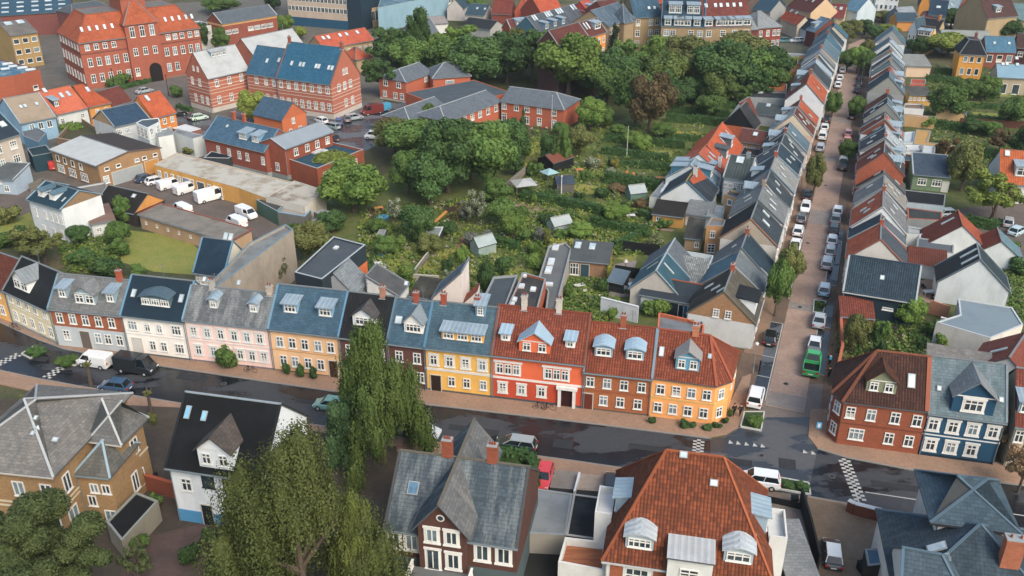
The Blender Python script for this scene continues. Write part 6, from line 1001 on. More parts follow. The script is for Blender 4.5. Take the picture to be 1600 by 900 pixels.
sub(v, (118, 738), (171, 743), 6.2, 6.2, dp=(204, 692), R=8.2, rt='hip', hl=1.8, hr=1.8, wm=TN, rm=SL('6a6a64', '807c74', 1), ridge='a9c4d2', gutter='8fa0a4', wins={0: [winrow(3.9, [.45, .8], .9, 1.1, 'n'), winrow(2.2, [.3], .9, 1.3, 'n'), winrow(.4, [.75], 1.2, 1.4, 'n')], 1: [winrow(1.5, [.7], 1.1, 2.2, 'n')]})
g = polyflat('garage', 'black roofed garage beside the tan villa', [(166, 815), (212, 768), (247, 782), (190, 845)], 2.6, W_('8c8778'), mat('felt', '1c1e20', '26282a'), parc='8f9490', par=.15, cat='garage')
w2 = H('white_house', 'white house with wide black roof, gabled bay and blue painted plinth', (262, 722), (412, 744), 7.4, 7.4, rp=(284, 613), pitch=44, wm=W_('dfe5ea', 1.2, 'b3bcc4'), rm=mat('felt', '15181a', '202428'), o=.5, verge='2a2e32', ridge='a9b8c0', base=(1.7, '4f97c6'), wins={0: [winrow(4.2, [.16], 1.1, 1.5)]}, sky=[(0, .08, 3.0, .55, 1.3, mat('glass', '5aa6d8', '8cc8ea', .2)), (0, .26, 3.0, .55, 1.0, mat('glass', '5aa6d8', '8cc8ea', .2))], doors=[(0, .33, 0, 1.1, 2.7, '22262c')], cat='house')
_wd = frame_px((262, 722), (412, 744), 7.4)[2]; s_ = 1.0
d = dormer(w2, ((0, 0), 0), _wd*.52, -.03, 7.55, .97, w=3.5, h=2.2, kind='gable', wall='dfe5ea', nw=2, ww=.95, wh=1.25, rise=1.5, roof=SL('5c5550', '7a6c62', 1.3))
window(w2, ((0, 0), 0), _wd*.4, 5.0, 1.3, 1.5, 'p', '2c3034'); window(w2, ((0, 0), 0), _wd*.62, 5.0, 1.3, 1.5, 'p', '2c3034'); window(w2, ((0, 0), 0), _wd*.6, 2.1, 1.1, 1.4); window(w2, ((0, 0), 0), _wd*.66, .5, .9, .7, 'p', '3c5c70')
# dark brick twin gabled villa
DB = BR('5c3c34', '4a322c'); DS = SL('4c5a64', '7d878a', 1.4)
v3 = H('brick_villa', 'dark brick villa with streaked slate roof, cross gables, two chimneys and a white balcony', (602, 822), (808, 852), 6.6, 6.6, rp=(608, 703), pitch=40, wm=DB, rm=DS, ridge='7a7466', verge='55585a', base=(3.4, '4d5c60'), wins={0: [winrow(4.3, [.06, .2, .74, .9], 1.15, 1.75, 'ns')]}, sky=[(0, .16, 2.2, 1.0, 1.2, mat('glass', '46627a', '6fa0c0', .2))], cat='villa')
A3, rz3, W3 = frame_px((602, 822), (808, 852), 6.6); R3, d3 = solve((602, 822), (808, 852), 6.6, 6.6, (608, 703), 40)
xw = W3*.36; ww_ = W3*.4
YB = local(v3, P(733, 660, R3+.1))[1]
wing(v3, ww_-.6, YB+1.1, R3-2.5, R3+.12, 'y', DB, SL('6f7274', '868580', 1.3), off=(xw-.9, -1.1, 0), o=.55, og=.5, ridge='7a7466', rmb=DS, gutter='6c7478', wins={0: [winrow(R3-4.3, [.3, .72], 1.05, 1.45, 'nas'), winrow(3.6, [.3], 1.1, 2.1, 'ns'), winrow(3.9, [.74], 1.1, 1.7, 'ns')]})  # paler slate on the right slope: its brighter light is put into the colour
m = MB(); n = 12
m.poly([(.38*cos(2*pi*i/n), -.05, .38*sin(2*pi*i/n)) for i in range(n)]); m.poly([(.26*cos(2*pi*i/n), -.07, .26*sin(2*pi*i/n)) for i in range(n)], 1); m.build('round_window', [WHITE, GLASS], v3, (xw-.9+(ww_-.6)/2, -1.1, R3-1.5))
for fx, fy in ((.37, .52), (.72, .52)): chimney([c for c in bpy.data.objects if c.parent == v3 and c.name.startswith('roof')][0], W3*fx, d3*2*fy, R3-.8, R3+1.9, .9, .7, '9a5238', 3)
bx = xw-.9+(ww_-.6)*.5; m = MB(); L_ = 2.7
m.box(bx-L_, bx+L_, -3.6, -1.12, 3.2, 3.5, 1, True)
for a, b in (((bx-L_, -3.6), (bx+L_, -3.6)), ((bx-L_, -3.6), (bx-L_, -1.2)), ((bx+L_, -3.6), (bx+L_, -1.2))):
    A_, B_ = Vector((a[0], a[1], 0)), Vector((b[0], b[1], 0)); n = max(3, int((B_-A_).length/.28))
    m.beam(A_+Vector((0, 0, 4.35)), B_+Vector((0, 0, 4.35)), .2, .14); m.beam(A_+Vector((0, 0, 3.58)), B_+Vector((0, 0, 3.58)), .16, .12)
    for i in range(n+1):
        p = A_.lerp(B_, i/n); m.tube((p.x, p.y, 3.55), (p.x, p.y, 4.3), .05, n=5)
for x, y in ((bx-L_, -3.6), (bx, -3.6), (bx+L_, -3.6)): m.box(x-.16, x+.16, y-.16, y+.16, 3.5, 4.6); m.box(x-.16, x+.16, y-.16, y+.16, 0, 3.2, 1)
m.build('balcony', [WHITE, mat('plain', '6c6f70')], v3)
m = MB(); m.box(-.5, .5, -.05, 0, 0, 2.2); m.build('balcony_door', GLASS, v3, (xw-.9+(ww_-.6)*.3, -1.14, 3.55))
polyflat('garage', 'garage with smooth grey felt roof between the brick villa and the orange roof', [(808, 832), (826, 761), (895, 771), (884, 836)], 2.6, W_('8f8a80'), mat('felt', '8c9498', '7a8286'), par=.1, cat='garage')
polyflat('garage', 'garage with wet black roof against the orange roofed villa', [(884, 836), (896, 771), (941, 777), (934, 843)], 2.65, W_('4a4a4a'), mat('felt', '24272a', '3c4044'), par=.1, cat='garage', parc='a9a9a4')
t5 = polyflat('terrace_annex', 'white parapeted annex with an orange wood roof deck', [(872, 878), (883, 839), (946, 846), (945, 892)], 2.7, W_('cfd0cc'), mat('wood', 'b0704a', '96583a'), par=.8, parc='dcdcd6', cat='outbuilding')
m = MB(); [m.beam((0, 0, 0), (0, 0, 0), .1, .1)]
# orange roofed villa
v4 = H('orange_roof_villa', 'big white villa with a steep orange brown pantile hipped roof and zinc dormers', (947, 866), (1204, 903), 5.9, 5.9, dp=(966, 735), R=13.2, rt='hip', hl=4.3, hr=4.6, wm=W_('cfd2d0'), rm=TL('98502f', '613626'), ridge='b86640', o=.45, cat='villa', gutter='dcdcd8')
A4, rz4, W4 = frame_px((947, 866), (1204, 903), 5.9); D4 = depth((947, 866), (1204, 903), 5.9, (966, 735)); s4 = (13.2-5.9)/(D4/2)
for f, ww, yf, k in ((.2, 2.4, .45, 3), (.8, 2.4, .45, 2)): dormer(v4, ((0, 0), 0), W4*f, yf, 6.06, s4, w=ww, h=1.35, kind='arch', wall='9fb0bb', nw=1 if k == 3 else 1, wst='4' if k == 3 else '3', roof=MT('c2cbd0', 'b0bac0'), rise=1.3)
wing(v4, W4*.27, 5.0, 7.6, 7.9, 'shed', W_('cfd2d0'), MT('c6ccce', 'b5bbbe'), off=(W4*.38, -1.0, 0), o=.35, wins={0: [(5.2, 1.3, 1.6, 'c', [.5]), (1.5, 1.5, 1.4, 'c', [.5])]}, gutter=None)
for x0, x1 in ((.03, .11), (.3, .385), (.72, .97)):
    m = MB(); m.box(W4*x0, W4*x1, -.04, 0, 2.4, 5.2); m.build('brick_panel', BR('a8603f', '8a4a34'), v4)
window(v4, ((0, 0), 0), W4*.2, 2.6, 2.0, 2.2, '3s')
for k, off_ in ((3, (0, 0)), (1, (W4, 0))):
    fr, wid = facefr(k, W4, D4); m = MB(); m.box(-1.9, 1.9, -1.5, .0, 0, 6.3, 0); m.box(-1.9, 1.9, -1.5, -1.35, 6.3, 7.0, 0); m.box(-1.9, -1.75, -1.35, 0, 6.3, 7.0, 0); m.box(1.75, 1.9, -1.35, 0, 6.3, 7.0, 0); p = frp(fr, wid*.5, 0)
    m.build('balcony', W_('cfd2d0'), v4, (p[0], p[1], 0), fr[1]); dormer(v4, fr, wid*.5, .3, 6.1, (13.2-5.9)/4.6, w=2.4, h=1.9, kind='shed', wall='8fa9bb', roof=MT('a3bccb', '93adbd'), nw=2)
rf4 = [c for c in v4.children if c.name.startswith('roof')][0]
for f, yv in ((.42, 5.5), (.62, 4.2)): skylight(rf4, ((0, 0), 0), W4*f, yv, 6.05, s4, .7, .6)
# slate complex bottom right
t5 = H('tower_villa', 'white and brick villa with dark slate roofs and a square pyramid roofed tower', (1465, 809), (1582, 824), 9.2, 9.2, dp=(1436, 737), R=11.4, rt='hip', hl=4.2, hr=4.2, wm=W_('b9bcbc', 1.3, '8f9290'), rm=SL('465c6a', '5a707e', .7), ridge='667f8f', gutter='2f3a42', belt=([(8.3, 8.7)], '8c5244'), cat='villa', o=.5, wins={0: [winrow(6, [.3, .7], 1, 1.4)]})
sub(t5, (1404, 935), (1665, 975), 5.4, 5.4, dp=(1376, 798), R=9.6, rt='hip', hl=6.5, hr=6, wm=W_('c2c4c2'), rm=SL('3a4a56', '52646f', .9), ridge='667f8f', sky=[(3, .75, 2.6, .9, 1.6), (3, .62, 2.6, .9, 1.6)])
A_ = P(1411, 858, 9.0).xy; B_ = P(1521, 878, 9.0).xy; e_ = (B_-A_).normalized(); l = local(t5, A_-Vector((-e_.y, e_.x))*3.2)
wing(t5, (B_-A_).length, 6.4, 6.2, 9.0, 'hip', W_('b9bcbc'), SL('4a5d6b', '5f7380', .7), off=(l[0], l[1], atan2(e_.y, e_.x)-t5.rotation_euler.z), hr=2.4, ridge='667f8f', verge='5f8098')
chimney([c for c in t5.children if c.name.startswith('roof')][0], *local(t5, P(1585, 850, 10)), 6, 10.6, 1.5, .9, 'b0694c', 2)
polyflat('canopy', 'small blue grey canopy on posts beside the parked black and white car', [(1351, 857), (1388, 857), (1393, 880), (1356, 884)], 2.6, mat('wood', '2c2c2a', '3a3a36'), mat('felt', '4f7288', '5c7f94'), par=.06, cat='canopy')
H('shed', 'long grey slate lean-to beside the orange roofed villa', (1228, 898), (1277, 898), 2.4, 2.4, dp=(1216, 822), R=3.0, rt='shed', wm=mat('wood', '2e3030', '3a3c3c'), rm=SL('8f9496', '7c8284', .6), cat='shed')
# ---------------------------------------------------------------- walls and fences
def wall(label, px, h, t, m, name='garden_wall', cap=None, cat='wall'):
    Q = [P(*p) for p in px]; o = Q[0]; b = MB()
    for a, c in zip(Q, Q[1:]):
        a = a-o; c = c-o; e = (c-a).normalized(); n = Vector((-e.y, e.x, 0))*t/2
        b.slab([(p.x, p.y, h) for p in (a-n, c-n, c+n, a+n)], h)
    root = tag(b.build(name, m, None, (o.x, o.y, 0)), label, cat)
    if cap:
        b = MB(); [b.beam((a-o)+Vector((0, 0, h+.05)), (c-o)+Vector((0, 0, h+.05)), t+.12, .08) for a, c in zip(Q, Q[1:])]; b.build('coping', mat('plain', cap), root)
    return root
BLK = mat('wood', '1c1f22', '26292c'); GWD = mat('wood', '8f8a80', '6f6a62')
wall('black timber fence above the paved terrace', [(972, 393), (1030, 402)], 2.0, .12, BLK, 'fence', cat='fence'); wall('black timber fence below the paved terrace', [(960, 432), (1012, 440)], 2.0, .12, BLK, 'fence', cat='fence')
wall('white plastered wall behind the brown brick row house', [(938, 490), (996, 505)], 2.6, .2, W_('c3ccd2'), cap='d0d6d8'); wall('white glazed fence behind the blue grey shed', [(950, 452), (1003, 466)], 1.3, .08, W_('b8c4c8'), 'fence', cat='fence')
wall('grey board fence between the two lawns behind the row', [(646, 436), (664, 412), (684, 388)], 1.3, .1, GWD, 'fence', cap='b9b4aa', cat='fence'); wall('low rendered wall at the foot of the two lawns', [(646, 440), (686, 443)], 1.2, .2, W_('a39d90'), cap='b9b4aa'); wall('wooden fence beside the white garden pavilion', [(780, 308), (815, 278), (830, 268)], 1.8, .12, GWD, 'fence', cat='fence')
wall('orange brick wall along the right pavement of the brick street', [(1303, 605), (1313, 560), (1310, 500)], 1.9, .25, BR('b0603f'), cap='b8694a'); wall('white garden wall right of the corner gardens', [(1464, 522), (1546, 545)], 2.6, .25, W_('cdc8bf'), cap='d8d4cc'); wall('salmon terrace wall under the black stair', [(1450, 490), (1480, 500)], 2.2, .2, W_('c08468'))
wall('tall black fence beside the gravel drive', [(1249, 790), (1263, 840), (1276, 895)], 2.3, .2, BLK, 'fence', cat='fence'); wall('brick wall with white flower boxes at the gravel drive', [(1322, 800), (1332, 805), (1374, 816)], 1.5, .4, BR('7c4634'), cap='c9cccc'); wall('black railing at the driveway beside the orange roofed villa', [(1190, 785), (1250, 798)], 1.0, .06, BLK, 'railing', cat='fence')
wall('white low wall between the two driveways', [(905, 748), (897, 778)], .9, .2, W_('d0d2d0')); wall('red brick wall between the tan villa and the white house', [(232, 768), (280, 782)], 2.2, .25, BR('8c4c38'), cap='a8583c'); wall('white yard wall below the right gardens', [(1418, 375), (1434, 378), (1432, 410)], 2.2, .2, W_('c9cfd0'))
wall('weathered plank fence below the white house in the west', [(100, 300), (68, 290), (48, 300)], 1.6, .12, GWD, 'fence', cat='fence'); wall('red plank fence in the far right gardens', [(1498, 196), (1600, 202)], 1.8, .12, mat('wood', '6b4436', '5a382e'), 'fence', cat='fence'); wall('long brown fence beyond the gardens beside the terrace', [(1410, 258), (1432, 296)], 1.8, .12, mat('wood', '6b4436', '5a382e'), 'fence', cat='fence')
# ---------------------------------------------------------------- plants
WF, LF, YF, CF = 'c9c6bc', '9a8aa8', 'c9a93a', 'b9b48c'
PETAL = mat('petal', '5a7038'); LEAF = mat('leaf', '55702e'); BARK = mat('plain', '5c5046', '3c342c'); rnd = random.Random(7)
def rdir(r, up=0.0):
    while True:
        v = Vector((r.uniform(-1, 1), r.uniform(-1, 1), r.uniform(-1, 1)))
        if .05 < v.length < 1: v.normalize(); break
    v.z += up; return v.normalized()
class LM:
    def __init__(s): s.v = []; s.f = []
    def leaf(s, p, n, sz, r, asp=1.0):
        t = n.cross(rdir(r)); 
        if t.length < 1e-3: t = Vector((1, 0, 0))
        t.normalize(); b = n.cross(t); i = len(s.v); t = t*sz; b = b*sz*asp
        s.v += [p-t-b*.4, p+b*-.9, p+t*.9-b*.2, p+t*.5+b*.8, p-t*.6+b*.7]; s.f.append((i, i+1, i+2, i+3, i+4))
    def blob(s, c, rx, rz, r, n=9, m=6):
        i0 = len(s.v)
        for j in range(m+1):
            a = pi*j/m
            for i in range(n):
                w = r.uniform(.86, 1.06); s.v.append(c+Vector((rx*w*sin(a)*cos(2*pi*i/n), rx*w*sin(a)*sin(2*pi*i/n), rz*w*cos(a))))
        for j in range(m):
            for i in range(n): k = (i+1) % n; s.f.append((i0+j*n+i, i0+(j+1)*n+i, i0+(j+1)*n+k, i0+j*n+k))
    def data(s, name, m=None):
        me = bpy.data.meshes.new(name); me.from_pydata([tuple(p) for p in s.v], [], s.f); me.materials.append(m or LEAF); me.update(); return me
def crown_mesh(kind, seed, n, sz):
    r = random.Random(seed); L = LM(); lobes = []
    if kind == 'round':
        for i in range(26):
            d = rdir(r, .15); q = r.uniform(.45, .72); lobes.append((Vector((d.x*q, d.y*q, 1.05+d.z*q*.95)), r.uniform(.2, .38)))
        lobes.append((Vector((0, 0, 1.0)), .55))
    elif kind == 'tall':
        for i in range(20):
            z = r.uniform(.3, 1.8); w = .62*sqrt(max(.05, 1-((z-.85)/1.15)**2)); a = r.uniform(0, 2*pi); lobes.append((Vector((cos(a)*w, sin(a)*w, z)), r.uniform(.22, .38)))
        for z in (.5, .9, 1.3): lobes.append((Vector((0, 0, z)), .45))
    elif kind == 'cone':
        for i in range(26):
            z = r.uniform(.1, 1.85); w = .75*(1-z/2.0); a = r.uniform(0, 2*pi); lobes.append((Vector((cos(a)*w, sin(a)*w, z)), .12+.16*(1-z/2)))
        for z in (.3, .7, 1.1, 1.5): lobes.append((Vector((0, 0, z)), .7*(1-z/2)))
    elif kind == 'shrub':
        for i in range(12):
            a = r.uniform(0, 2*pi); q = r.uniform(.3, .65); lobes.append((Vector((cos(a)*q, sin(a)*q, r.uniform(.5, 1.45))), r.uniform(.25, .45)))
        lobes.append((Vector((0, 0, .8)), .6))
    elif kind == 'open':
        for i in range(34):
            d = rdir(r, .1); q = r.uniform(.35, .85); lobes.append((Vector((d.x*q, d.y*q, 1.05+d.z*q*.9)), r.uniform(.1, .22)))
    if kind == 'weep':
        lobes = []
        for i in range(46):
            z = r.uniform(.25, 1.9); w = .8*max(.1, 1-(z/2.02)**1.7)**.8*r.uniform(.55, 1.15); a = r.uniform(0, 2*pi); lobes.append((Vector((cos(a)*w, sin(a)*w, z)), r.uniform(.12, .24)))
        for c, q in lobes: L.blob(c-Vector((0, 0, q*.5)), q*.55, q*1.1, r, 7, 5)
        for k in range(n//11):
            c, q = r.choice(lobes); d = rdir(r, .3); p = c+d*q*r.uniform(.5, 1.15); ln = r.uniform(.08, .34)
            for j in range(11):
                t = j/10; L.leaf(p+Vector((d.x*.05*t+r.gauss(0, .012), d.y*.05*t+r.gauss(0, .012), -ln*t)), (d+rdir(r)*.55).normalized(), sz*r.uniform(.5, 1.35), r, 1.3)
        return L.data('crown')
    ws = [l[1]**2 for l in lobes]; tot = 0
    for c, q in lobes: L.blob(c, q*.8, q*.8, r, 8, 5)
    while tot < n:
        c, q = r.choices(lobes, ws)[0]; d = rdir(r, .12); p = c+d*q*r.uniform(.78, 1.12)
        if any((p-c2).length < q2*.72 for c2, q2 in lobes): continue
        L.leaf(p, (d+rdir(r)*.75).normalized(), sz*r.uniform(.6, 1.35), r); tot += 1
    return L.data('crown')
CR_ = {'round': [crown_mesh('round', i, 5200, .045) for i in (1, 2, 3, 4)], 'tall': [crown_mesh('tall', i, 3800, .045) for i in (5, 6)], 'cone': [crown_mesh('cone', 8, 3200, .04)], 'shrub': [crown_mesh('shrub', i, 1500, .075) for i in (10, 11, 12)], 'open': [crown_mesh('open', i, 4200, .036) for i in (14, 15)],
       'near': [crown_mesh('open', 21, 60000, .0125)], 'weep': [crown_mesh('weep', 27, 60000, .0125), crown_mesh('weep', 23, 130000, .0078)]}
def trunk_mesh(seed):
    r = random.Random(seed); m = MB(); m.tube((0, 0, -.02), (.02, .0, .5), .1, .065, 7, cap=False); m.tube((.02, 0, .5), (0, .02, 1.15), .065, .03, 6, cap=False)
    for i in range(5):
        a = r.uniform(0, 6.28); z = r.uniform(.35, .8); m.tube((.01, 0, z), (cos(a)*.5, sin(a)*.5, z+r.uniform(.3, .6)), .035, .012, 5, cap=False)
    return m.data('trunk', [BARK])
TRK = [trunk_mesh(i) for i in range(3)]
def lin(h, k=1.0): return [x*k for x in srgb(h)]+[1]
def vsolve(cx, by, ty, mn=.5):
    b = P(cx, by); best = None; z = mn
    while z < 34:
        q = P(cx, ty, z); e = abs(hypot(q.x-b.x, q.y-b.y)-0) if False else abs(q.y-b.y)
        if best is None or e < best[0]: best = (e, z)
        z += .1
    return b, best[1]
NT = [0]
def tree(kind, cx, by, ty, w, col, label, cat='tree', group=None, name=None, rad=None, base=None):
    NT[0] += 1; b, h = vsolve(cx, by, ty); dist = hypot(hypot(b.x, b.y), HC-h/2); r = rad or w/2*dist/FOC*1.02
    b = base or b; kk = {'near': 'round'}.get(kind, kind); lst = CR_['weep' if kind.startswith('weep') else kind]; me = lst[(1 if kind == 'weep2' else 0)] if kind.startswith('weep') else lst[NT[0] % len(lst)]
    root = thing(name or ('shrub' if kind == 'shrub' else 'tree'), label, cat, (b.x, b.y, 0), rnd.uniform(0, 6.28), group)
    lift = 0 if kind in ('shrub', 'cone') or kind.startswith('weep') else .1*h
    c = link('crown', me, root, (0, 0, lift if kind != 'shrub' else -.02*h)); c.scale = (r, r, (h-lift)/2*1.02 if kind not in ('round', 'near', 'open') else (h-lift)/1.95); c.color = lin(col, FK*(.82+.42*((NT[0]*37 % 17)/16)))
    if col in (WF, LF, YF, CF): c.material_slots[0].link = 'OBJECT'; c.material_slots[0].material = PETAL
    if kind != 'shrub' or h > 2.2:
        t = link('trunk', TRK[NT[0] % 3], root); t.scale = (r*.75, r*.75, h*.55)
    return root
FK = 1.0
DG, MG, LG, YG, OL, CP = '435f30', '546f32', '678236', '7d8b38', '666c38', '5f5236'
park = [(612, 112, 38, 70, DG, 'round'), (655, 112, 27, 34, DG, 'tall'), (640, 122, 60, 60, MG, 'round'), (700, 128, 62, 56, MG, 'round'), (722, 100, 42, 58, LG, 'round'), (740, 138, 62, 88, DG, 'round'), (683, 105, 50, 40, LG, 'round'), (792, 130, 48, 76, DG, 'round'), (832, 128, 50, 62, DG, 'round'), (850, 112, 48, 40, MG, 'round'), (888, 150, 52, 100, LG, 'round'),
 (958, 118, 46, 36, '28392a', 'cone'), (985, 128, 60, 56, MG, 'round'), (960, 142, 78, 58, DG, 'round'), (992, 198, 103, 66, MG, 'round'), (1014, 206, 122, 66, CP, 'round'), (1018, 132, 78, 50, MG, 'round'), (1068, 128, 56, 76, OL, 'round'), (1040, 150, 88, 60, '55662e', 'round'), (1122, 156, 70, 80, DG, 'round'), (1092, 108, 48, 48, MG, 'round'), (1152, 118, 50, 74, OL, 'round'), (1172, 140, 82, 60, MG, 'round'), (1200, 128, 75, 50, DG, 'round'), (1128, 60, 40, 34, MG, 'round'), (1143, 56, 29, 16, '4a4c30', 'cone'), (1110, 186, 150, 36, MG, 'round'), (1085, 160, 118, 46, DG, 'round'), (1150, 168, 128, 34, MG, 'round'), (1060, 175, 130, 40, DG, 'round'), (1240, 112, 90, 24, YG, 'round'), (1218, 128, 104, 26, MG, 'round')]
adj = {DG: 'dark green', MG: 'mid green', LG: 'bright green', YG: 'yellow green', OL: 'olive green', CP: 'copper brown', '28392a': 'near black', '55662e': 'moss green', '4a4c30': 'brownish'}
shape = {'round': 'round crowned tree', 'tall': 'slender tree', 'cone': 'pointed conifer', 'shrub': 'low bush', 'open': 'loose crowned tree', 'near': 'dense tree'}
def place(x, y):
    c = ['far left', 'left', 'centre left', 'middle', 'centre right', 'right', 'far right'][min(6, int(x/229))]
    return c
def treelist(lst, where, group, cat='tree'):
    lst = sorted(lst, key=lambda t: t[0])
    cnt = {}
    for t in lst: cnt[(adj.get(t[4], 'green'), t[5])] = cnt.get((adj.get(t[4], 'green'), t[5]), 0)+1
    seen = {}
    for x, by, ty, w, col, k in lst:
        key = (adj.get(col, 'green'), k); seen[key] = seen.get(key, 0)+1; n = ORD[seen[key]-1]
        lab = f'{key[0]} {shape[k]}, {n} from left {where}' if cnt[key] > 1 else f'only {key[0]} {shape[k]} {where}'
        tree(k, x, by, ty, w, col, lab, cat, group)
park += [(600, 150, 92, 60, DG, 'round'), (560, 96, 62, 40, MG, 'round'), (625, 98, 48, 50, MG, 'round'), (765, 122, 56, 60, DG, 'round'), (812, 112, 50, 50, OL, 'round'), (862, 140, 80, 50, DG, 'round'), (928, 150, 96, 46, DG, 'round'), (950, 165, 112, 50, MG, 'round'), (1040, 172, 112, 54, DG, 'round'), (1075, 145, 84, 50, OL, 'round'), (1095, 140, 74, 56, DG, 'round'), (1150, 150, 96, 46, DG, 'round'), (1185, 160, 112, 40, DG, 'round'), (1205, 148, 104, 44, MG, 'round'), (1120, 170, 120, 44, '55662e', 'round'), (1030, 110, 60, 48, LG, 'round'), (1160, 135, 70, 50, MG, 'round'), (1215, 110, 84, 36, MG, 'round')]
park = [(x, b, t-(b-t)*(.16*((i*5 % 7)/6)-.02), w*(1.12+.3*((i*3 % 5)/4)), c, k if k != 'round' or i % 4 else 'open') for i, (x, b, t, w, c, k) in enumerate(park)]
treelist(park, 'in the park', 'trees of the park belt')
mid = [(650, 262, 182, 84, MG, 'round'), (700, 302, 186, 96, DG, 'round'), (762, 300, 192, 96, MG, 'round'), (800, 262, 186, 50, DG, 'round'), (618, 240, 182, 70, OL, 'round'), (672, 320, 240, 70, DG, 'round'), (640, 305, 235, 56, MG, 'round'), (553, 332, 255, 100, LG, 'round'), (527, 275, 237, 64, YG, 'round'), (675, 205, 162, 36, MG, 'tall'), (817, 222, 168, 20, DG, 'cone'), (735, 280, 205, 70, MG, 'round'), (722, 240, 186, 60, DG, 'round')]
mid = [(x, b, t, w*1.15, c, k) for x, b, t, w, c, k in mid]
treelist(mid, 'in the grove behind the van yard', 'trees of the garden grove')
west = [(345, 20, -4, 60, MG, 'round'), (320, 78, 34, 22, DG, 'round'), (347, 84, 42, 28, MG, 'round'), (383, 68, 38, 30, LG, 'round'), (403, 60, 42, 24, YG, 'round'), (430, 58, 30, 28, MG, 'round'), (447, 52, 22, 26, LG, 'round'), (470, 62, 40, 22, YG, 'round'), (188, 135, 110, 40, MG, 'shrub'), (276, 152, 130, 22, MG, 'shrub'), (400, 192, 140, 52, YG, 'round'), (428, 15, -14, 28, DG, 'tall'), (740, 24, -10, 40, MG, 'round'), (115, 212, 188, 30, LG, 'shrub'), (300, 242, 226, 30, OL, 'shrub')]
treelist(west, 'among the buildings on the left', 'town trees on the left')
lawn = [(72, 415, 348, 84, OL, 'open'), (48, 400, 352, 40, DG, 'round'), (128, 385, 350, 36, DG, 'round'), (188, 385, 345, 44, MG, 'round'), (195, 350, 305, 30, MG, 'tall'), (130, 415, 385, 44, DG, 'shrub'), (172, 432, 396, 56, DG, 'shrub'), (216, 432, 410, 28, MG, 'shrub'), (155, 425, 395, 30, MG, 'shrub'), (190, 400, 370, 34, MG, 'shrub'), (12, 350, 318, 40, OL, 'shrub'), (12, 385, 356, 44, MG, 'shrub'), (485, 408, 348, 72, OL, 'round'), (430, 446, 392, 62, '6d7358', 'open'), (520, 365, 330, 50, DG, 'round'), (455, 380, 350, 36, MG, 'round')]
treelist(lawn, 'around the lawn behind the row', 'garden trees around the lawn')
street = [(1270, 306, 240, 34, OL, 'round'), (1299, 184, 142, 26, MG, 'round'), (1336, 186, 150, 28, MG, 'round'), (1323, 252, 218, 32, MG, 'round'), (1322, 112, 76, 36, MG, 'round'), (1338, 114, 70, 34, LG, 'round'), (1350, 106, 60, 26, OL, 'round'), (1352, 118, 76, 24, MG, 'round'), (1230, 452, 382, 46, OL, 'round'), (1210, 494, 402, 46, MG, 'round'), (1256, 50, 28, 32, YG, 'round'), (1302, 60, 36, 24, YG, 'round'), (1328, 58, 30, 36, OL, 'round'), (1290, 44, 26, 26, OL, 'round'), (1350, 55, 30, 30, DG, 'round'), (1368, 62, 40, 26, DG, 'round'), (1384, 56, 38, 36, YG, 'round'), (1345, 36, 18, 24, MG, 'round'), (1378, 34, 16, 40, OL, 'round'), (1320, 66, 44, 28, OL, 'round')]
treelist(street, 'along the brick street', 'trees of the brick street')
eastt = [(1548, 350, 266, 104, '7c8c38', 'open'), (1500, 300, 222, 52, OL, 'round'), (1475, 262, 212, 40, '6b5a3c', 'open'), (1478, 188, 134, 60, MG, 'round'), (1505, 160, 120, 46, MG, 'round'), (1440, 86, 56, 36, DG, 'round'), (1480, 88, 50, 70, YG, 'round'), (1485, 45, 12, 46, DG, 'round'), (1508, 48, 14, 34, MG, 'round'), (1570, 62, 28, 46, DG, 'round'), (1480, 160, 140, 34, LG, 'round'), (1538, 158, 118, 40, MG, 'round'), (1425, 85, 60, 24, DG, 'round'), (1580, 200, 150, 50, MG, 'round'), (1595, 260, 195, 40, DG, 'round'), (1560, 240, 200, 40, '6b5a3c', 'open'), (1330, 555, 490, 42, OL, 'round'), (1375, 535, 496, 30, MG, 'shrub'), (1418, 512, 464, 46, LG, 'round'), (1458, 526, 498, 30, MG, 'shrub'), (1470, 545, 515, 26, LG, 'shrub'), (1590, 430, 398, 40, DG, 'shrub'), (1580, 395, 372, 24, MG, 'shrub'), (1520, 210, 185, 34, DG, 'round'), (1450, 200, 176, 26, LG, 'shrub'), (1545, 215, 188, 30, MG, 'round'), (1372, 560, 520, 26, DG, 'shrub'), (1440, 548, 524, 20, DG, 'shrub')]
adj.update({'7c8c38': 'lime green', '6b5a3c': 'reddish brown', '6d7358': 'grey green', 'c9c6bc': 'white flowering', '9a8aa8': 'lilac flowering', 'c9a93a': 'yellow flowering', 'b9b48c': 'cream flowering'})
treelist(eastt, 'in the gardens right of the brick street', 'trees of the right hand gardens')
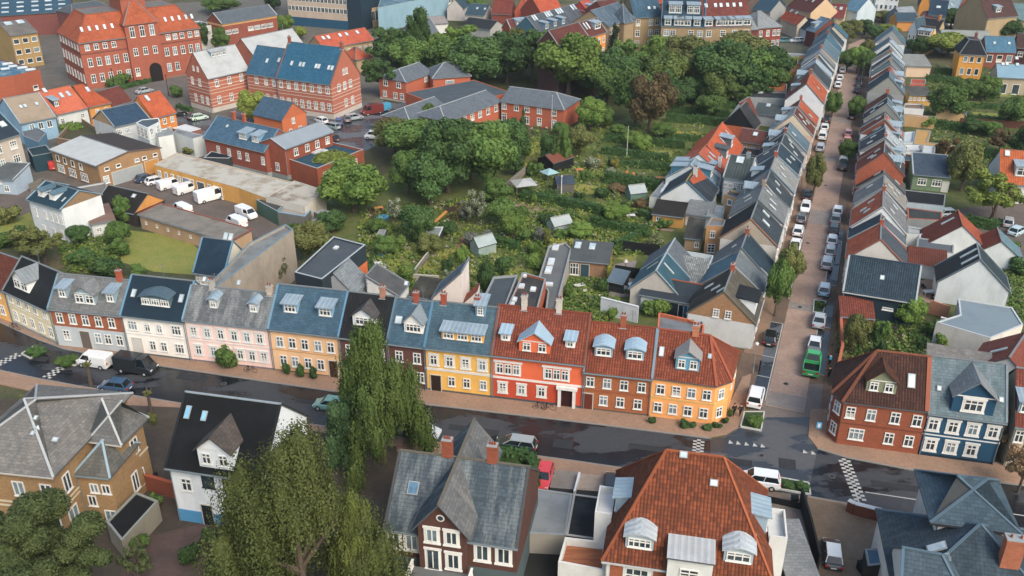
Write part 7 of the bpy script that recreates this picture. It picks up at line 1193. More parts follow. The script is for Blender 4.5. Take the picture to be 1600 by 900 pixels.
gard = [(745, 352, 296, 44, WF, 'open'), (730, 350, 312, 30, LF, 'open'), (618, 352, 306, 28, WF, 'open'), (655, 380, 322, 66, DG, 'round'), (600, 400, 368, 40, MG, 'round'), (620, 395, 365, 30, LG, 'shrub'), (672, 400, 366, 46, OL, 'round'), (635, 440, 408, 30, LG, 'shrub'), (575, 430, 400, 36, DG, 'shrub'), (588, 455, 436, 26, LG, 'shrub'), (740, 385, 360, 38, LF, 'shrub'), (762, 372, 358, 24, LF, 'shrub'), (722, 412, 378, 24, LG, 'shrub'), (700, 428, 398, 22, DG, 'shrub'), (700, 436, 420, 20, WF, 'shrub'), (785, 350, 310, 56, MG, 'round'), (800, 372, 330, 44, LG, 'round'), (820, 378, 352, 30, MG, 'shrub'), (843, 380, 348, 22, LF, 'shrub'), (855, 385, 355, 12, OL, 'tall'), (760, 470, 406, 30, DG, 'round'), (786, 430, 392, 30, DG, 'shrub'), (832, 398, 372, 24, LG, 'shrub'), (836, 420, 392, 34, LG, 'shrub'), (775, 320, 280, 50, MG, 'round'), (858, 262, 206, 30, DG, 'tall'), (880, 262, 202, 26, MG, 'tall'), (905, 245, 196, 50, OL, 'round'), (922, 205, 152, 52, LG, 'round'), (945, 200, 165, 34, MG, 'round'), (926, 264, 240, 30, WF, 'shrub'), (934, 262, 240, 20, YF, 'shrub'), (960, 262, 246, 18, YF, 'shrub'), (955, 272, 260, 20, WF, 'shrub'), (916, 282, 264, 22, MG, 'shrub'), (985, 235, 205, 34, LG, 'round'), (965, 215, 195, 34, MG, 'round'), (1002, 240, 210, 34, LG, 'round'), (1035, 215, 192, 40, MG, 'round'), (875, 215, 190, 30, MG, 'round'), (835, 320, 300, 14, LG, 'shrub'), (862, 315, 292, 20, DG, 'shrub'), (886, 354, 324, 20, MG, 'round'), (855, 352, 330, 30, DG, 'shrub'), (962, 352, 316, 44, LG, 'round'), (938, 345, 322, 20, DG, 'shrub'), (1038, 356, 340, 24, MG, 'shrub'), (1010, 372, 358, 18, DG, 'shrub'), (1025, 392, 360, 34, CF, 'shrub'), (905, 372, 348, 46, LG, 'round'), (880, 372, 355, 30, MG, 'shrub'), (940, 310, 288, 30, DG, 'shrub'), (965, 300, 285, 34, '6b5a3c', 'shrub'), (1025, 324, 318, 40, LF, 'shrub'), (905, 312, 298, 20, DG, 'shrub'), (880, 300, 286, 20, MG, 'shrub'), (1140, 334, 290, 20, MG, 'shrub'), (960, 492, 458, 26, LG, 'shrub'), (1028, 492, 460, 54, LG, 'shrub'), (985, 458, 444, 22, DG, 'shrub'), (955, 500, 478, 14, LG, 'shrub'), (912, 515, 490, 20, LG, 'shrub'), (888, 470, 440, 18, MG, 'shrub'), (940, 460, 430, 20, DG, 'shrub'), (1128, 520, 498, 24, DG, 'shrub'), (1080, 412, 396, 14, OL, 'shrub'), (640, 345, 320, 30, MG, 'round'), (590, 365, 340, 30, MG, 'round'), (700, 370, 345, 30, DG, 'round'), (815, 340, 318, 24, MG, 'shrub'), (835, 275, 250, 26, MG, 'shrub'), (805, 275, 240, 30, DG, 'round'), (820, 250, 225, 22, MG, 'round'), (975, 330, 312, 20, DG, 'shrub'), (1000, 325, 308, 24, '6b5a3c', 'shrub')]
treelist(gard, 'in the long gardens', 'plants of the long gardens', 'plant')
fg = [(540, 735, 625, 66, '44603a', 'tall', 'bluish green slender tree pressed against the tall birch'), (85, 985, 808, 225, '47542e', 'near', 'dark spreading tree in the bottom left corner'), (220, 915, 848, 50, '4a5434', 'open', 'loose shrub beside the brick paved yard'), (360, 905, 845, 60, '5f7036', 'open', 'yellowish shrub under the big birch'), (600, 726, 508, 168, '55692f', 'weep', 'tall weeping birch standing in front of the dark brick houses'), (485, 1010, 680, 330, '525b2c', 'weep2', 'huge weeping birch in the foreground'), (572, 960, 775, 120, '5f6a30', 'weep', 'lower weeping birch crown beside the brick villa')]
for x, by, ty, w, c, k, l in fg:
    if x == 600: tree(k, x, by, ty, w, c, l, name='birch_tree')
    else: tree(k, x, by, ty, w, c, l, name='birch_tree' if 'birch' in l and k != 'tall' else 'tree')
bush = [(357, 575, 536, 40, MG, 'shrub'), (449, 586, 562, 16, DG, 'shrub'), (470, 590, 566, 15, DG, 'shrub'), (490, 592, 572, 16, DG, 'shrub'), (1018, 662, 650, 14, DG, 'shrub'), (1068, 668, 656, 18, DG, 'shrub'), (1081, 668, 658, 16, DG, 'shrub'), (1105, 671, 662, 18, DG, 'shrub'), (1120, 668, 660, 16, DG, 'shrub'), (1133, 662, 650, 12, DG, 'shrub'), (1140, 652, 636, 9, MG, 'shrub'), (60, 556, 540, 26, DG, 'shrub'), (105, 570, 556, 36, MG, 'shrub'), (1179, 666, 648, 26, MG, 'shrub'), (1230, 762, 750, 22, DG, 'shrub'), (1252, 765, 752, 24, DG, 'shrub'), (1282, 480, 470, 16, MG, 'shrub'), (770, 698, 688, 12, DG, 'shrub'), (1340, 800, 786, 16, YG, 'shrub'), (1360, 804, 789, 16, YG, 'shrub'), (240, 665, 640, 14, OL, 'shrub'), (300, 880, 845, 36, DG, 'shrub'), (222, 800, 780, 24, DG, 'shrub'), (245, 790, 770, 24, MG, 'shrub'), (215, 860, 830, 40, MG, 'shrub'), (330, 850, 825, 34, DG, 'shrub'), (180, 790, 772, 20, MG, 'shrub'), (40, 640, 615, 20, OL, 'shrub')]
treelist(bush, 'along the pavements and yards', 'street bushes', 'bush')
tree('open', 1572, 712, 640, 60, '8a7458', 'bare brownish tree in front of the beige wall on the right', name='bare_tree'); tree('open', 1590, 770, 690, 60, '8a7458', 'thin leafless tree at the lower right edge', name='bare_tree')
def hedge(label, pts, w=1.0, h=1.6, col='3c5a2c', cat='hedge'):
    L = LM(); r = random.Random(int(pts[0][0]*7+pts[0][1])); Q = [P(*p) for p in pts]; o = Q[0]
    for a, b in zip(Q, Q[1:]):
        a = a-o; b = b-o; d = b-a; ln = d.length; d.normalize(); s = Vector((-d.y, d.x, 0)); i0 = len(L.v); k = w*.42; hh = h*.93
        L.v += [a-s*k, a+s*k, b+s*k, b-s*k]+[p+Vector((0, 0, hh)) for p in (a-s*k, a+s*k, b+s*k, b-s*k)]; L.f += [(i0, i0+1, i0+5, i0+4), (i0+1, i0+2, i0+6, i0+5), (i0+2, i0+3, i0+7, i0+6), (i0+3, i0, i0+4, i0+7), (i0+4, i0+5, i0+6, i0+7)]
        for i in range(int(ln*(2*h+w)*7)):
            t = r.uniform(0, ln); q = r.uniform(0, 2*h+w)
            if q < h: p = a+d*t-s*w/2+Vector((0, 0, q)); nn = -s
            elif q < 2*h: p = a+d*t+s*w/2+Vector((0, 0, q-h)); nn = s
            else: p = a+d*t+s*(q-2*h-w/2)+Vector((0, 0, h)); nn = Vector((0, 0, 1))
            L.leaf(p+nn*r.uniform(-.12, .14), (nn+rdir(r)*.8).normalized(), r.uniform(.13, .26), r)
    ob = link('hedge', L.data('hedge'), None, (o.x, o.y, 0)); ob.color = lin(col, FK); return tag(ob, label, cat, 'clipped hedges')
for i, (pts, w, h) in enumerate([([(815, 312), (870, 320), (935, 334)], 1.4, 1.8), ([(925, 352), (965, 362), (1012, 368)], 1.3, 1.8), ([(945, 285), (1000, 293), (1030, 298)], 1.8, 2.2), ([(940, 240), (1000, 248), (1045, 252)], 1.2, 1.6), ([(945, 222), (1000, 226), (1070, 232)], 1.2, 1.8), ([(1040, 190), (1100, 194), (1132, 198)], 1.4, 2.0), ([(1040, 176), (1110, 180), (1140, 184)], 1.2, 1.8), ([(950, 258), (1010, 264), (1050, 268)], 1.0, 1.4), ([(1000, 262), (1040, 266)], 1.0, 1.6), ([(1040, 218), (1095, 222)], 1.0, 1.5), ([(1000, 340), (1015, 345), (1040, 352)], 1.0, 1.6), ([(960, 388), (1000, 372)], .9, 1.4), ([(770, 382), (810, 392)], 1.2, 1.6), ([(1490, 150), (1560, 156)], 1.2, 1.6), ([(1492, 168), (1560, 172)], 1.0, 1.4), ([(1452, 200), (1510, 208), (1560, 212)], 1.6, 2.2), ([(1445, 128), (1500, 132)], 1.4, 2.0), ([(1460, 116), (1512, 118)], 1.2, 1.8), ([(1462, 238), (1530, 246), (1600, 250)], 1.4, 2.0), ([(1500, 190), (1580, 196)], 1.0, 1.8), ([(770, 716), (825, 723), (836, 742), (832, 768)], 1.3, 1.5), ([(1100, 168), (1150, 170)], 1.2, 2.0), ([(278, 170), (300, 176)], 1.2, 1.2), ([(182, 142), (236, 128)], 1.3, 1.2), ([(1448, 550), (1530, 562)], .7, .6), ([(1090, 160), (1152, 162)], 1.2, 2.0), ([(1505, 352), (1560, 362)], 1.6, 2.0), ([(860, 398), (935, 400), (948, 405)], 1.0, 2.6), ([(948, 405), (952, 440)], .9, 2.6)]):
    hedge(f'{ORD[i]} clipped hedge counted from the white pavilion outwards' if i < 12 else f'clipped hedge near {["the lilac garden","the far lawn","the small far lawn","the ochre roof","the salmon annex","the cream annex","the right edge lawn","the far right beds","the red car","the park corner","the parked mint car","the great brick building","the deep blue house","the dark park trees","the parked white cars","the brick cottage roof","the cottage gable"][i-12]}', pts, w, h, '3c5a2c' if i < 27 else '8a8a34')
# loose undergrowth of the gardens
def undergrowth(name, polys, n, cols, seed):
    r = random.Random(seed)
    for ci, col in enumerate(cols):
        L = LM(); k = 0 if ci < 2 else n*.8
        while k < n:
            pl = r.choice(polys); i = r.randrange(1, len(pl)-1); a, b, c = P(*pl[0]), P(*pl[i]), P(*pl[i+1]); s, t = r.random(), r.random()
            if s+t > 1: s, t = 1-s, 1-t
            p = a+(b-a)*s+(c-a)*t; q = r.uniform(.3, 1.1 if ci == 0 else .8)
            for j in range(11):
                d = rdir(r, .5); L.leaf(p+Vector((d.x*q, d.y*q, abs(d.z)*q)), (d+rdir(r)*.6).normalized(), r.uniform(.1, .24), r)
            k += 1
        o = link(name, L.data(name)); o.color = lin(col, FK); tag(o, f'{["dark green","olive green","pale flowering"][ci]} low garden plants spread over the beds, {["between the brick street and the grove","right of the brick street"][seed % 2]}', 'ground plants', kind='stuff')
undergrowth('garden_plants', [[(560, 330), (830, 300), (840, 460), (560, 455)], [(830, 200), (1120, 190), (1040, 330), (820, 330)], [(820, 330), (1040, 330), (1010, 400), (820, 400)], [(860, 440), (945, 440), (950, 505), (880, 505)], [(90, 375), (180, 360), (185, 425), (110, 425)]], 3000, ['55702f', '7c8a38', '9a9880'], 2)
undergrowth('garden_plants', [[(1440, 105), (1600, 90), (1600, 300), (1460, 250)], [(1310, 490), (1560, 520), (1560, 555), (1310, 560)], [(1570, 420), (1600, 420), (1600, 500), (1570, 490)]], 1300, ['4f6a2f', '76843a', '8f8c74'], 3)
# ---------------------------------------------------------------- cars
PAINT = mat('paint', 'ffffff'); BLACK = mat('plain', '1a1c1e', rough=.5); CGL = mat('glass', '141a1f', '243038', .08); RIM = mat('plain', 'a8acae', rough=.35); LAMP = mat('plain', 'e8ecec', rough=.2); TAIL = mat('plain', 'b02018', rough=.3); PLT = mat('plain', 'e6e6e0')
# each kind: length, width, sections (x, zlow, ztop, halfwidth factor), cabin (x0,x1 base; x0,x1 top), roof height
KIND = {'hatch': (4.1, 1.76, .92, (-1.75, 1.15, -1.35, .45), 1.47), 'estate': (4.75, 1.82, .93, (-2.2, 1.3, -1.95, .5), 1.48), 'saloon': (4.6, 1.8, .92, (-1.6, 1.2, -.95, .45), 1.43), 'suv': (4.55, 1.88, 1.05, (-2.1, 1.2, -1.85, .55), 1.68), 'van': (4.6, 1.85, 1.15, (.1, 1.65, .25, 1.1), 1.86), 'bigvan': (5.5, 2.0, 1.25, (.6, 2.1, .8, 1.55), 2.3), 'pickup': (5.2, 1.85, 1.0, (-.2, 1.5, .05, .9), 1.75)}
CM = {}
def rbox(m, xs, w, zs, mi=0):
    """lofted shell: xs = [(x, zlow, ztop, halfwidth)]; tumblehome at the top edge"""
    R = []
    for x, z0, z1, hw in xs:
        R.append([(x, -hw*.93, z0), (x, -hw, z0+(z1-z0)*.35), (x, -hw*.97, z1-.06), (x, -hw*.86, z1), (x, hw*.86, z1), (x, hw*.97, z1-.06), (x, hw, z0+(z1-z0)*.35), (x, hw*.93, z0)])
    for a, b in zip(R, R[1:]):
        for i in range(7): m.poly([a[i], b[i], b[i+1], a[i+1]], mi, i not in (0, 6))
    m.poly(R[0][::-1], mi); m.poly(R[-1], mi)
def car_meshes(k):
    if k in CM: return CM[k]
    L, w, zb, (c0, c1, t0, t1), zr = KIND[k]; h = L/2; hw = w/2; d = {}; m = MB()
    boxy = k in ('van', 'bigvan')
    if boxy: xs = [(-h, .35, zr-.12, hw*.93), (-h+.12, .25, zr, hw), (c0, .25, zr, hw), (c0+.02, .25, zb+.02, hw), (c1, .25, zb, hw*.98), (h-.25, .25, zb-.22, hw*.93), (h, .32, zb-.45, hw*.8)]
    elif k == 'pickup': xs = [(-h, .35, .62, hw*.95), (-h+.1, .3, .66, hw), (c0-.1, .3, .66, hw), (c0-.08, .3, zb, hw), (c1, .3, zb, hw), (h-.2, .3, zb-.15, hw*.93), (h, .35, zb-.4, hw*.8)]
    else: xs = [(-h, .38, zb-.22, hw*.82), (-h+.12, .25, zb-.04, hw*.94), (-h+.7, .22, zb, hw), (c1, .22, zb, hw), (h-.55, .22, zb-.14, hw*.97), (h-.12, .25, zb-.28, hw*.88), (h, .34, zb-.42, hw*.74)]
    rbox(m, xs, w, 0)
    if k == 'pickup':
        for a in ((-h+.05, c0-.15, -hw*.97, -hw*.88), (-h+.05, c0-.15, hw*.88, hw*.97), (-h+.02, -h+.12, -hw*.95, hw*.95)): m.box(*a, .62, 1.05)
        m.box(-h+.15, c0-.2, -hw*.86, hw*.86, .6, .7, 1)
    d['body'] = m.data('body', [PAINT, BLACK])
    g = MB(); B = [(c0, -hw*.86, zb-.02), (c1, -hw*.86, zb-.02), (c1, hw*.86, zb-.02), (c0, hw*.86, zb-.02)]; T = [(t0, -hw*.7, zr-.07), (t1, -hw*.7, zr-.07), (t1, hw*.7, zr-.07), (t0, hw*.7, zr-.07)]
    if boxy: B[0] = (c0+.02, -hw*.9, zb); B[3] = (c0+.02, hw*.9, zb); T[0] = (t0-.1, -hw*.8, zr-.07); T[3] = (t0-.1, hw*.8, zr-.07)
    for i in range(4): j = (i+1) % 4; g.poly([B[i], B[j], T[j], T[i]], 0)
    d['windows'] = g.data('windows', [CGL])
    r = MB(); q = .03; r.slab([(T[0][0]-q, T[0][1]-q, zr), (T[1][0]+q, T[1][1]-q, zr), (T[2][0]+q, T[2][1]+q, zr), (T[3][0]-q, T[3][1]+q, zr)], .08)
    for i in range(4): r.beam(Vector(B[i])*1.0, Vector(T[i])+Vector((0, 0, .02)), .08, .08)
    if not boxy and k != 'pickup':
        for s in (-1, 1): r.beam(((c0+c1)/2, s*hw*.875, zb), ((t0+t1)/2, s*hw*.715, zr-.05), .06, .04)
    d['roof'] = r.data('roof', [PAINT])
    wm = MB(); wm.tube((0, -.11, 0), (0, .11, 0), .33, n=14); d['wheel'] = wm.data('wheel', [BLACK]); rm = MB(); rm.tube((0, -.125, 0), (0, .125, 0), .19, n=10); d['rim'] = rm.data('rim', [RIM])
    l = MB(); l.box(-.06, .05, -.17, .17, -.09, .07, 0, True); d['headlight'] = l.data('headlight', [LAMP]); l = MB(); l.box(-.05, .06, -.14, .14, -.1, .1, 0, True); d['tail_light'] = l.data('tail_light', [TAIL])
    l = MB(); l.box(-.02, .02, -.26, .26, 0, .12, 0, True); d['plate'] = l.data('number_plate', [PLT]); CM[k] = d; return d
def car(k, px, py, hd, col, label, roofcol=None, name=None, group='cars parked in the streets and yards', flip=False):
    d = car_meshes(k); p = P(px, py); L, w, zb, cc, zr = KIND[k]; a = hd if isinstance(hd, float) else atan2(*(lambda q: (q.y, q.x))(P(*hd)-p)); a += pi if flip else 0
    root = thing(name or ('van' if 'van' in k else 'pickup_truck' if k == 'pickup' else 'car'), label, 'van' if 'van' in k else 'pickup truck' if k == 'pickup' else 'car', (p.x, p.y, .03), a, group); c = lin(col)
    b = link('body', d['body'], root); b.color = c; link('windows', d['windows'], root); r = link('roof', d['roof'], root); r.color = lin(roofcol) if roofcol else c; h = L/2
    for x in (-h*.6, h*.62):
        for s in (-1, 1): wl = link('wheel', d['wheel'], root, (x, s*(w/2-.09), .33)); link('rim', d['rim'], wl)
    for s in (-1, 1): link('headlight', d['headlight'], root, (h-.1, s*w*.33, zb-.38)); link('tail_light', d['tail_light'], root, (-h+.02, s*w*.37, zb-.2))
    link('number_plate', d['plate'], root, (-h-.01, 0, .5)); root.scale = (1.15,)*3 if k == 'pickup' else (1, 1, 1); return root
AS = atan2(SD.y, SD.x); W1, SV, BKc, GYc, DGc = 'd6dadc', '9aa2a8', '15181c', '5c6468', '2c3236'
leftc = [('suv', 1180, 626, W1, 'white car parked in the first bay beside the orange corner house', 0), ('hatch', 1203, 533, BKc, 'black car in the bay next to the tan brick gable', 0), ('saloon', 1242, 388, W1, 'white convertible, lowest of the left parked line', 1), ('hatch', 1246.5, 365, W1, 'white hatchback just above the white convertible', 0), ('hatch', 1252, 345, GYc, 'dark grey car above the two white ones on the left', 0), ('hatch', 1258, 328, W1, 'white car below the dark car under the left tree', 1), ('saloon', 1261, 309, BKc, 'dark car half under the olive left tree', 0),
 ('estate', 1281, 234, SV, 'blue silver car alone above the left tree', 0), ('suv', 1284.5, 216, W1, 'white car, lower of the pair beyond the left tree', 0), ('hatch', 1288, 203, W1, 'white car, upper of the pair beyond the left tree', 0), ('hatch', 1291.5, 190, DGc, 'dark teal car under the lone street tree', 0), ('hatch', 1309, 136, W1, 'white car, lowest of the far left three', 0), ('hatch', 1312, 125, W1, 'white car, middle of the far left three', 0), ('hatch', 1316, 113, SV, 'silver car, highest of the far left three', 0)]
rightc = [('hatch', 1287, 457, '7fb8d0', 'light blue car with white roof in the right bay', 0, W1), ('saloon', 1279, 505, SV, 'silver saloon between the planted bed and the dark convertible', 0), ('saloon', 1272, 542, GYc, 'dark grey car with a white soft top above the green pickup', 0, W1), ('pickup', 1268, 574, '2f9a58', 'bright green pickup truck with an open bed', 0, '2f9a58'), ('estate', 1291.5, 415, SV, 'silver estate, lowest of the long right line', 0), ('hatch', 1296.5, 397, SV, 'grey silver car, second of the long right line', 0), ('hatch', 1299.5, 380, W1, 'white hatchback, third of the long right line', 0), ('hatch', 1302, 363, BKc, 'black hatchback, fourth of the long right line', 0), ('saloon', 1305, 347, GYc, 'grey saloon, fifth of the long right line', 0), ('hatch', 1308, 334, W1, 'white car heading the long right line', 0), ('suv', 1316, 263, DGc, 'dark car below the right street tree', 0), ('hatch', 1317.5, 255, W1, 'white car right behind the dark one', 0),
 ('saloon', 1323, 224, 'c46a5c', 'faded red car in the right line', 0), ('hatch', 1325, 212, 'cf8a80', 'pinkish car behind the faded red one', 0), ('saloon', 1331, 184, BKc, 'black saloon above the pinkish car', 0), ('hatch', 1339, 144, BKc, 'black car, lowest of the far right group', 0), ('hatch', 1341, 134, DGc, 'dark car, second of the far right group', 0), ('hatch', 1342.5, 124, DGc, 'dark car, third of the far right group', 0), ('hatch', 1344, 108, SV, 'silver car at the top of the far right group', 0)]
for k, x, y, c, l, fl, *rc in leftc+rightc: car(k, x, y, AS, c, l, rc[0] if rc else None, flip=bool(fl))
for k, x, y, hd, c, l, *rc in [('van', 150, 571, (110, 565), 'dadcdc', 'white delivery van with roof bars on the wet street'), ('bigvan', 215, 580, (260, 587), '23282c', 'long dark minibus behind the white delivery van'), ('hatch', 182, 609, (140, 604), '2a4a66', 'dark blue car behind the tan villa roof'), ('estate', 657, 679, (690, 684), 'b4bcc0', 'silver white estate car beside the birch'), ('hatch', 624, 673, (600, 670), W1, 'white car nose to tail with the silver estate'), ('estate', 806, 700, (770, 695), '20342f', 'dark green estate car with a pale roof', '8f9a9c'), ('hatch', 517, 638, (480, 633), '6fa09a', 'pale green car half hidden by the tall birch'), ('suv', 1184, 757, (1150, 752), W1, 'white car half hidden by the orange roof'),
  ('hatch', 850, 750, (843, 775), 'c8343a', 'red hatchback on the concrete drive'), ('hatch', 1299, 872, (1296, 840), '2a2f35', 'black and white car on the gravel', 'c4cacc'), ('hatch', 955, 764, (958, 745), DGc, 'dark car squeezed beside the orange roofed villa'),
  ('hatch', 228, 283, (245, 279), '24405c', 'dark blue car at the end of the van yard'), ('hatch', 244, 287, (262, 283), W1, 'white car beside the dark blue one'), ('van', 266, 294, (285, 289), 'd8dadb', 'white van, first of the yard row from the left'), ('van', 291, 301, (310, 295), 'd8dadb', 'white van, second of the yard row'), ('bigvan', 329, 313, (352, 307), 'dadcdd', 'tall white van, third of the yard row'), ('van', 286, 333, (270, 325), 'd8dadb', 'white van close behind the lichen roofed store'), ('van', 386, 339, (400, 345), 'd8dadb', 'white van facing the green garage'), ('van', 370, 353, (352, 345), 'd8dadb', 'white van parked by the yard wall'), ('van', 84, 262, (80, 250), 'c03028', 'red van beside the dark shed'),
  ('hatch', 502, 192, (485, 186), W1, 'white hatchback nearest the striped school'), ('estate', 518, 201, (500, 197), '7f9698', 'grey green estate in the school car park'), ('hatch', 530, 194, (530, 183), '2c5a94', 'bright blue car in the school car park'), ('hatch', 544, 189, (545, 180), GYc, 'grey car next to the bright blue one'), ('estate', 553, 187, (565, 185), SV, 'silver estate in the school car park'), ('van', 586, 217, (570, 216), W1, 'white van nearest the bright green tree'), ('hatch', 594, 209, (580, 208), W1, 'white car behind the white van at the care home'), ('hatch', 519, 220, (505, 216), DGc, 'dark car below the metal roofed wing'), ('bigvan', 582, 178, (560, 182), '6c2c28', 'dark red van beside the striped gable'), ('van', 597, 174, (580, 178), '3a90b4', 'turquoise van beside the dark red one'),
  ('hatch', 312, 187, (330, 184), 'b8d0c0', 'pale mint car at the school steps'), ('hatch', 299, 185, (300, 176), DGc, 'dark car beside the pale mint one'), ('hatch', 279, 180, (295, 178), BKc, 'black car at the hedge corner'), ('saloon', 226, 145, (250, 140), SV, 'silver saloon on the road before the great brick building'), ('estate', 1244, 66, (1225, 67), W1, 'white estate in the far yard left of the terrace'), ('hatch', 1224, 66, (1210, 67), '4f7a80', 'teal car beside the far white estate'), ('hatch', 948, 148, (935, 147), '9c2c34', 'red car under the park trees'), ('hatch', 938, 156, (925, 155), DGc, 'dark car under the park trees'), ('hatch', 1574, 352, (1576, 335), SV, 'silver car on the drive below the lime green tree'), ('hatch', 1588, 366, (1600, 360), 'a9c4cc', 'pale blue car on the drive at the right edge'), ('hatch', 1482, 338, (1500, 337), 'c4d0d4', 'pale car behind the red roofed cottage')]:
    car(k, x, y, hd, c, l, rc[0] if rc else None)
# ---------------------------------------------------------------- people
def skin_mesh(name, verts, edges, rad, m, sub=1):
    me = bpy.data.meshes.new(name); me.from_pydata(verts, edges, []); me.materials.append(m); o = bpy.data.objects.new(name, me); COL.objects.link(o); o.modifiers.new('skin', 'SKIN')
    sv = me.skin_vertices[0]
    for i, r in enumerate(rad): sv.data[i].radius = (r, r)
    sv.data[0].use_root = True; q = o.modifiers.new('sub', 'SUBSURF'); q.levels = q.render_levels = sub; return o
def person(px, py, rz, coat, trousers, hair, label, step=.18, extra=None):
    p = P(px, py); root = thing('person', label, 'person', (p.x, p.y, .12), rz); s = step
    V = [(0, 0, .92), (0, 0, 1.15), (0, 0, 1.4), (0, 0, 1.5), (0, 0, 1.62), (0, .01, 1.72), (.19, 0, 1.4), (.25, -s*.6, 1.13), (.24, -s*.9-.06, .88), (-.19, 0, 1.4), (-.25, s*.6, 1.13), (-.24, s*.6-.08, .88), (.09, 0, .88), (.1, s*.6, .5), (.1, s, .09), (.1, s-.17, .05), (-.09, 0, .88), (-.1, -s*.5, .5), (-.1, -s, .09), (-.1, -s-.17, .05)]
    Ed = [(0, 1), (1, 2), (2, 3), (3, 4), (4, 5), (2, 6), (6, 7), (7, 8), (2, 9), (9, 10), (10, 11), (0, 12), (12, 13), (13, 14), (14, 15), (0, 16), (16, 17), (17, 18), (18, 19)]
    Rd = [.14, .13, .14, .055, .1, .075, .06, .045, .035, .06, .045, .035, .09, .06, .045, .04, .09, .06, .045, .04]
    b = skin_mesh('body', V, Ed, Rd, mat('plain', 'c08a6c')); b.parent = root
    jv = [(0, 0, .85), (0, 0, 1.15), (0, 0, 1.4), (.2, 0, 1.4), (.255, -s*.6, 1.13), (.245, -s*.9-.04, .94), (-.2, 0, 1.4), (-.255, s*.6, 1.13), (-.245, s*.6-.06, .94)]
    o = skin_mesh('coat', jv, [(0, 1), (1, 2), (2, 3), (3, 4), (4, 5), (2, 6), (6, 7), (7, 8)], [.19, .165, .16, .085, .07, .055, .085, .07, .055], mat('plain', coat)); o.parent = root
    o = skin_mesh('trousers', [(0, 0, .9), (.095, 0, .84), (.105, s*.6, .5), (.105, s, .12), (-.095, 0, .84), (-.105, -s*.5, .5), (-.105, -s, .12)], [(0, 1), (1, 2), (2, 3), (0, 4), (4, 5), (5, 6)], [.15, .105, .08, .065, .105, .08, .065], mat('plain', trousers)); o.parent = root
    h = LM(); h.blob(Vector((0, .03, 1.7)), .115, .1, random.Random(3)); o = link('hair', h.data('hair', mat('plain', hair)), root)
    if extra: extra(root)
    return root
def pack(c):
    def f(root): m = MB(); m.box(-.16, .16, .12, .32, 1.0, 1.48, 0, True); m.build('backpack', mat('plain', c), root)
    return f
person(1146, 651, .3, '1c1e22', '15161a', '2a2220', 'left walker in dark clothes beside the corner house'); person(1156, 652, .2, '26262c', '1a1c20', '3a2c24', 'right walker in dark clothes near the first parking bay')
person(1295, 572, 3.0, '1e2226', '22262c', '2a2220', 'person with a bright blue backpack on the right pavement', extra=pack('3f9ac4')); person(1294, 592, 3.0, '24282c', '1c1e22', '1c1a18', 'person in black following the blue backpack')
# ---------------------------------------------------------------- street furniture and garden things
STL = mat('plain', '8c9294', rough=.4); WPT = mat('plain', 'd8dad8', rough=.5)
def lamp(px, py, h, label, globe=True):
    p = P(px, py); root = thing('street_lamp', label, 'street lamp', (p.x, p.y, .1), AS, 'globe street lamps'); m = MB(); m.tube((0, 0, 0), (0, 0, .9), .09, .08, 8); m.tube((0, 0, .9), (0, 0, h-.25), .05, .04, 8); m.tube((0, 0, h-.28), (0, 0, h-.18), .12, .14, 8); m.build('pole', STL, root)
    b = LM(); b.blob(Vector((0, 0, h)), .26, .24, random.Random(1), 12, 8); link('globe', b.data('globe', WPT), root); return root
for i, (x, y, l) in enumerate([(1176, 585, 'globe street lamp beside the corner house pavement'), (1250, 300, 'globe street lamp under the olive left tree'), (1222, 395, 'globe street lamp near the white convertible'), (1280, 190, 'globe street lamp left of the dark teal car'), (1410, 262, 'globe lamp behind the brick gable'), (1300, 140, 'globe street lamp beside the far left three cars'), (1345, 212, 'globe street lamp beyond the pinkish car')]): lamp(x, y, 4.4, l)
def pole(px, by, ty, label, name='flagpole', r=.07, col='d2d4d2', cat='flagpole'):
    b, h = vsolve(px, by, ty); root = thing(name, label, cat, (b.x, b.y, 0)); m = MB(); m.tube((0, 0, 0), (0, 0, h), r, r*.5, 8); m.build('pole', mat('plain', col), root); k = LM(); k.blob(Vector((0, 0, h+.05)), r*1.6, r*1.6, random.Random(1), 8, 6); link('finial', k.data('finial', mat('plain', col)), root)
for a in [(862, 205, 150, 'white flagpole beside the care home end'), (979, 248, 198, 'white flagpole in the upper gardens'), (877, 305, 275, 'thick white post beside the garden shed', 'post', .12), (478, 398, 372, 'thin pale pole in the olive garden tree'), (444, 62, 40, 'left flagpole before the office block'), (432, 62, 38, 'middle flagpole before the office block'), (1340, 160, 100, 'tall dark pole between the street trees', 'mast', .06, '5c6062'), (264, 150, 118, 'dark tram mast on the road before the striped school', 'mast', .12, '2a2c30'), (180, 140, 108, 'dark tram mast left of the road', 'mast', .12, '2a2c30')]: pole(*a)
for i, (x, y) in enumerate(((237, 650), (143, 604))):      # pollards
    p = P(x, y); root = thing('pollard_tree', ['pollarded trunk with knobbly top beside the black roofed house', 'small pollarded trunk behind the tan villa roof'][i], 'tree', (p.x, p.y, 0)); m = MB(); m.tube((0, 0, 0), (.1, 0, 3.1), .24, .17, 8)
    for k in range(6): m.tube((.1, 0, 2.9), (.1+.6*cos(k), .6*sin(k), 3.4+.2*(k % 3)), .13, .07, 6)
    m.build('trunk', BARK, root); o = link('crown', CR_['shrub'][0], root, (.1, 0, 3.0)); o.scale = (.6, .6, .3); o.color = lin('6b7036', FK)
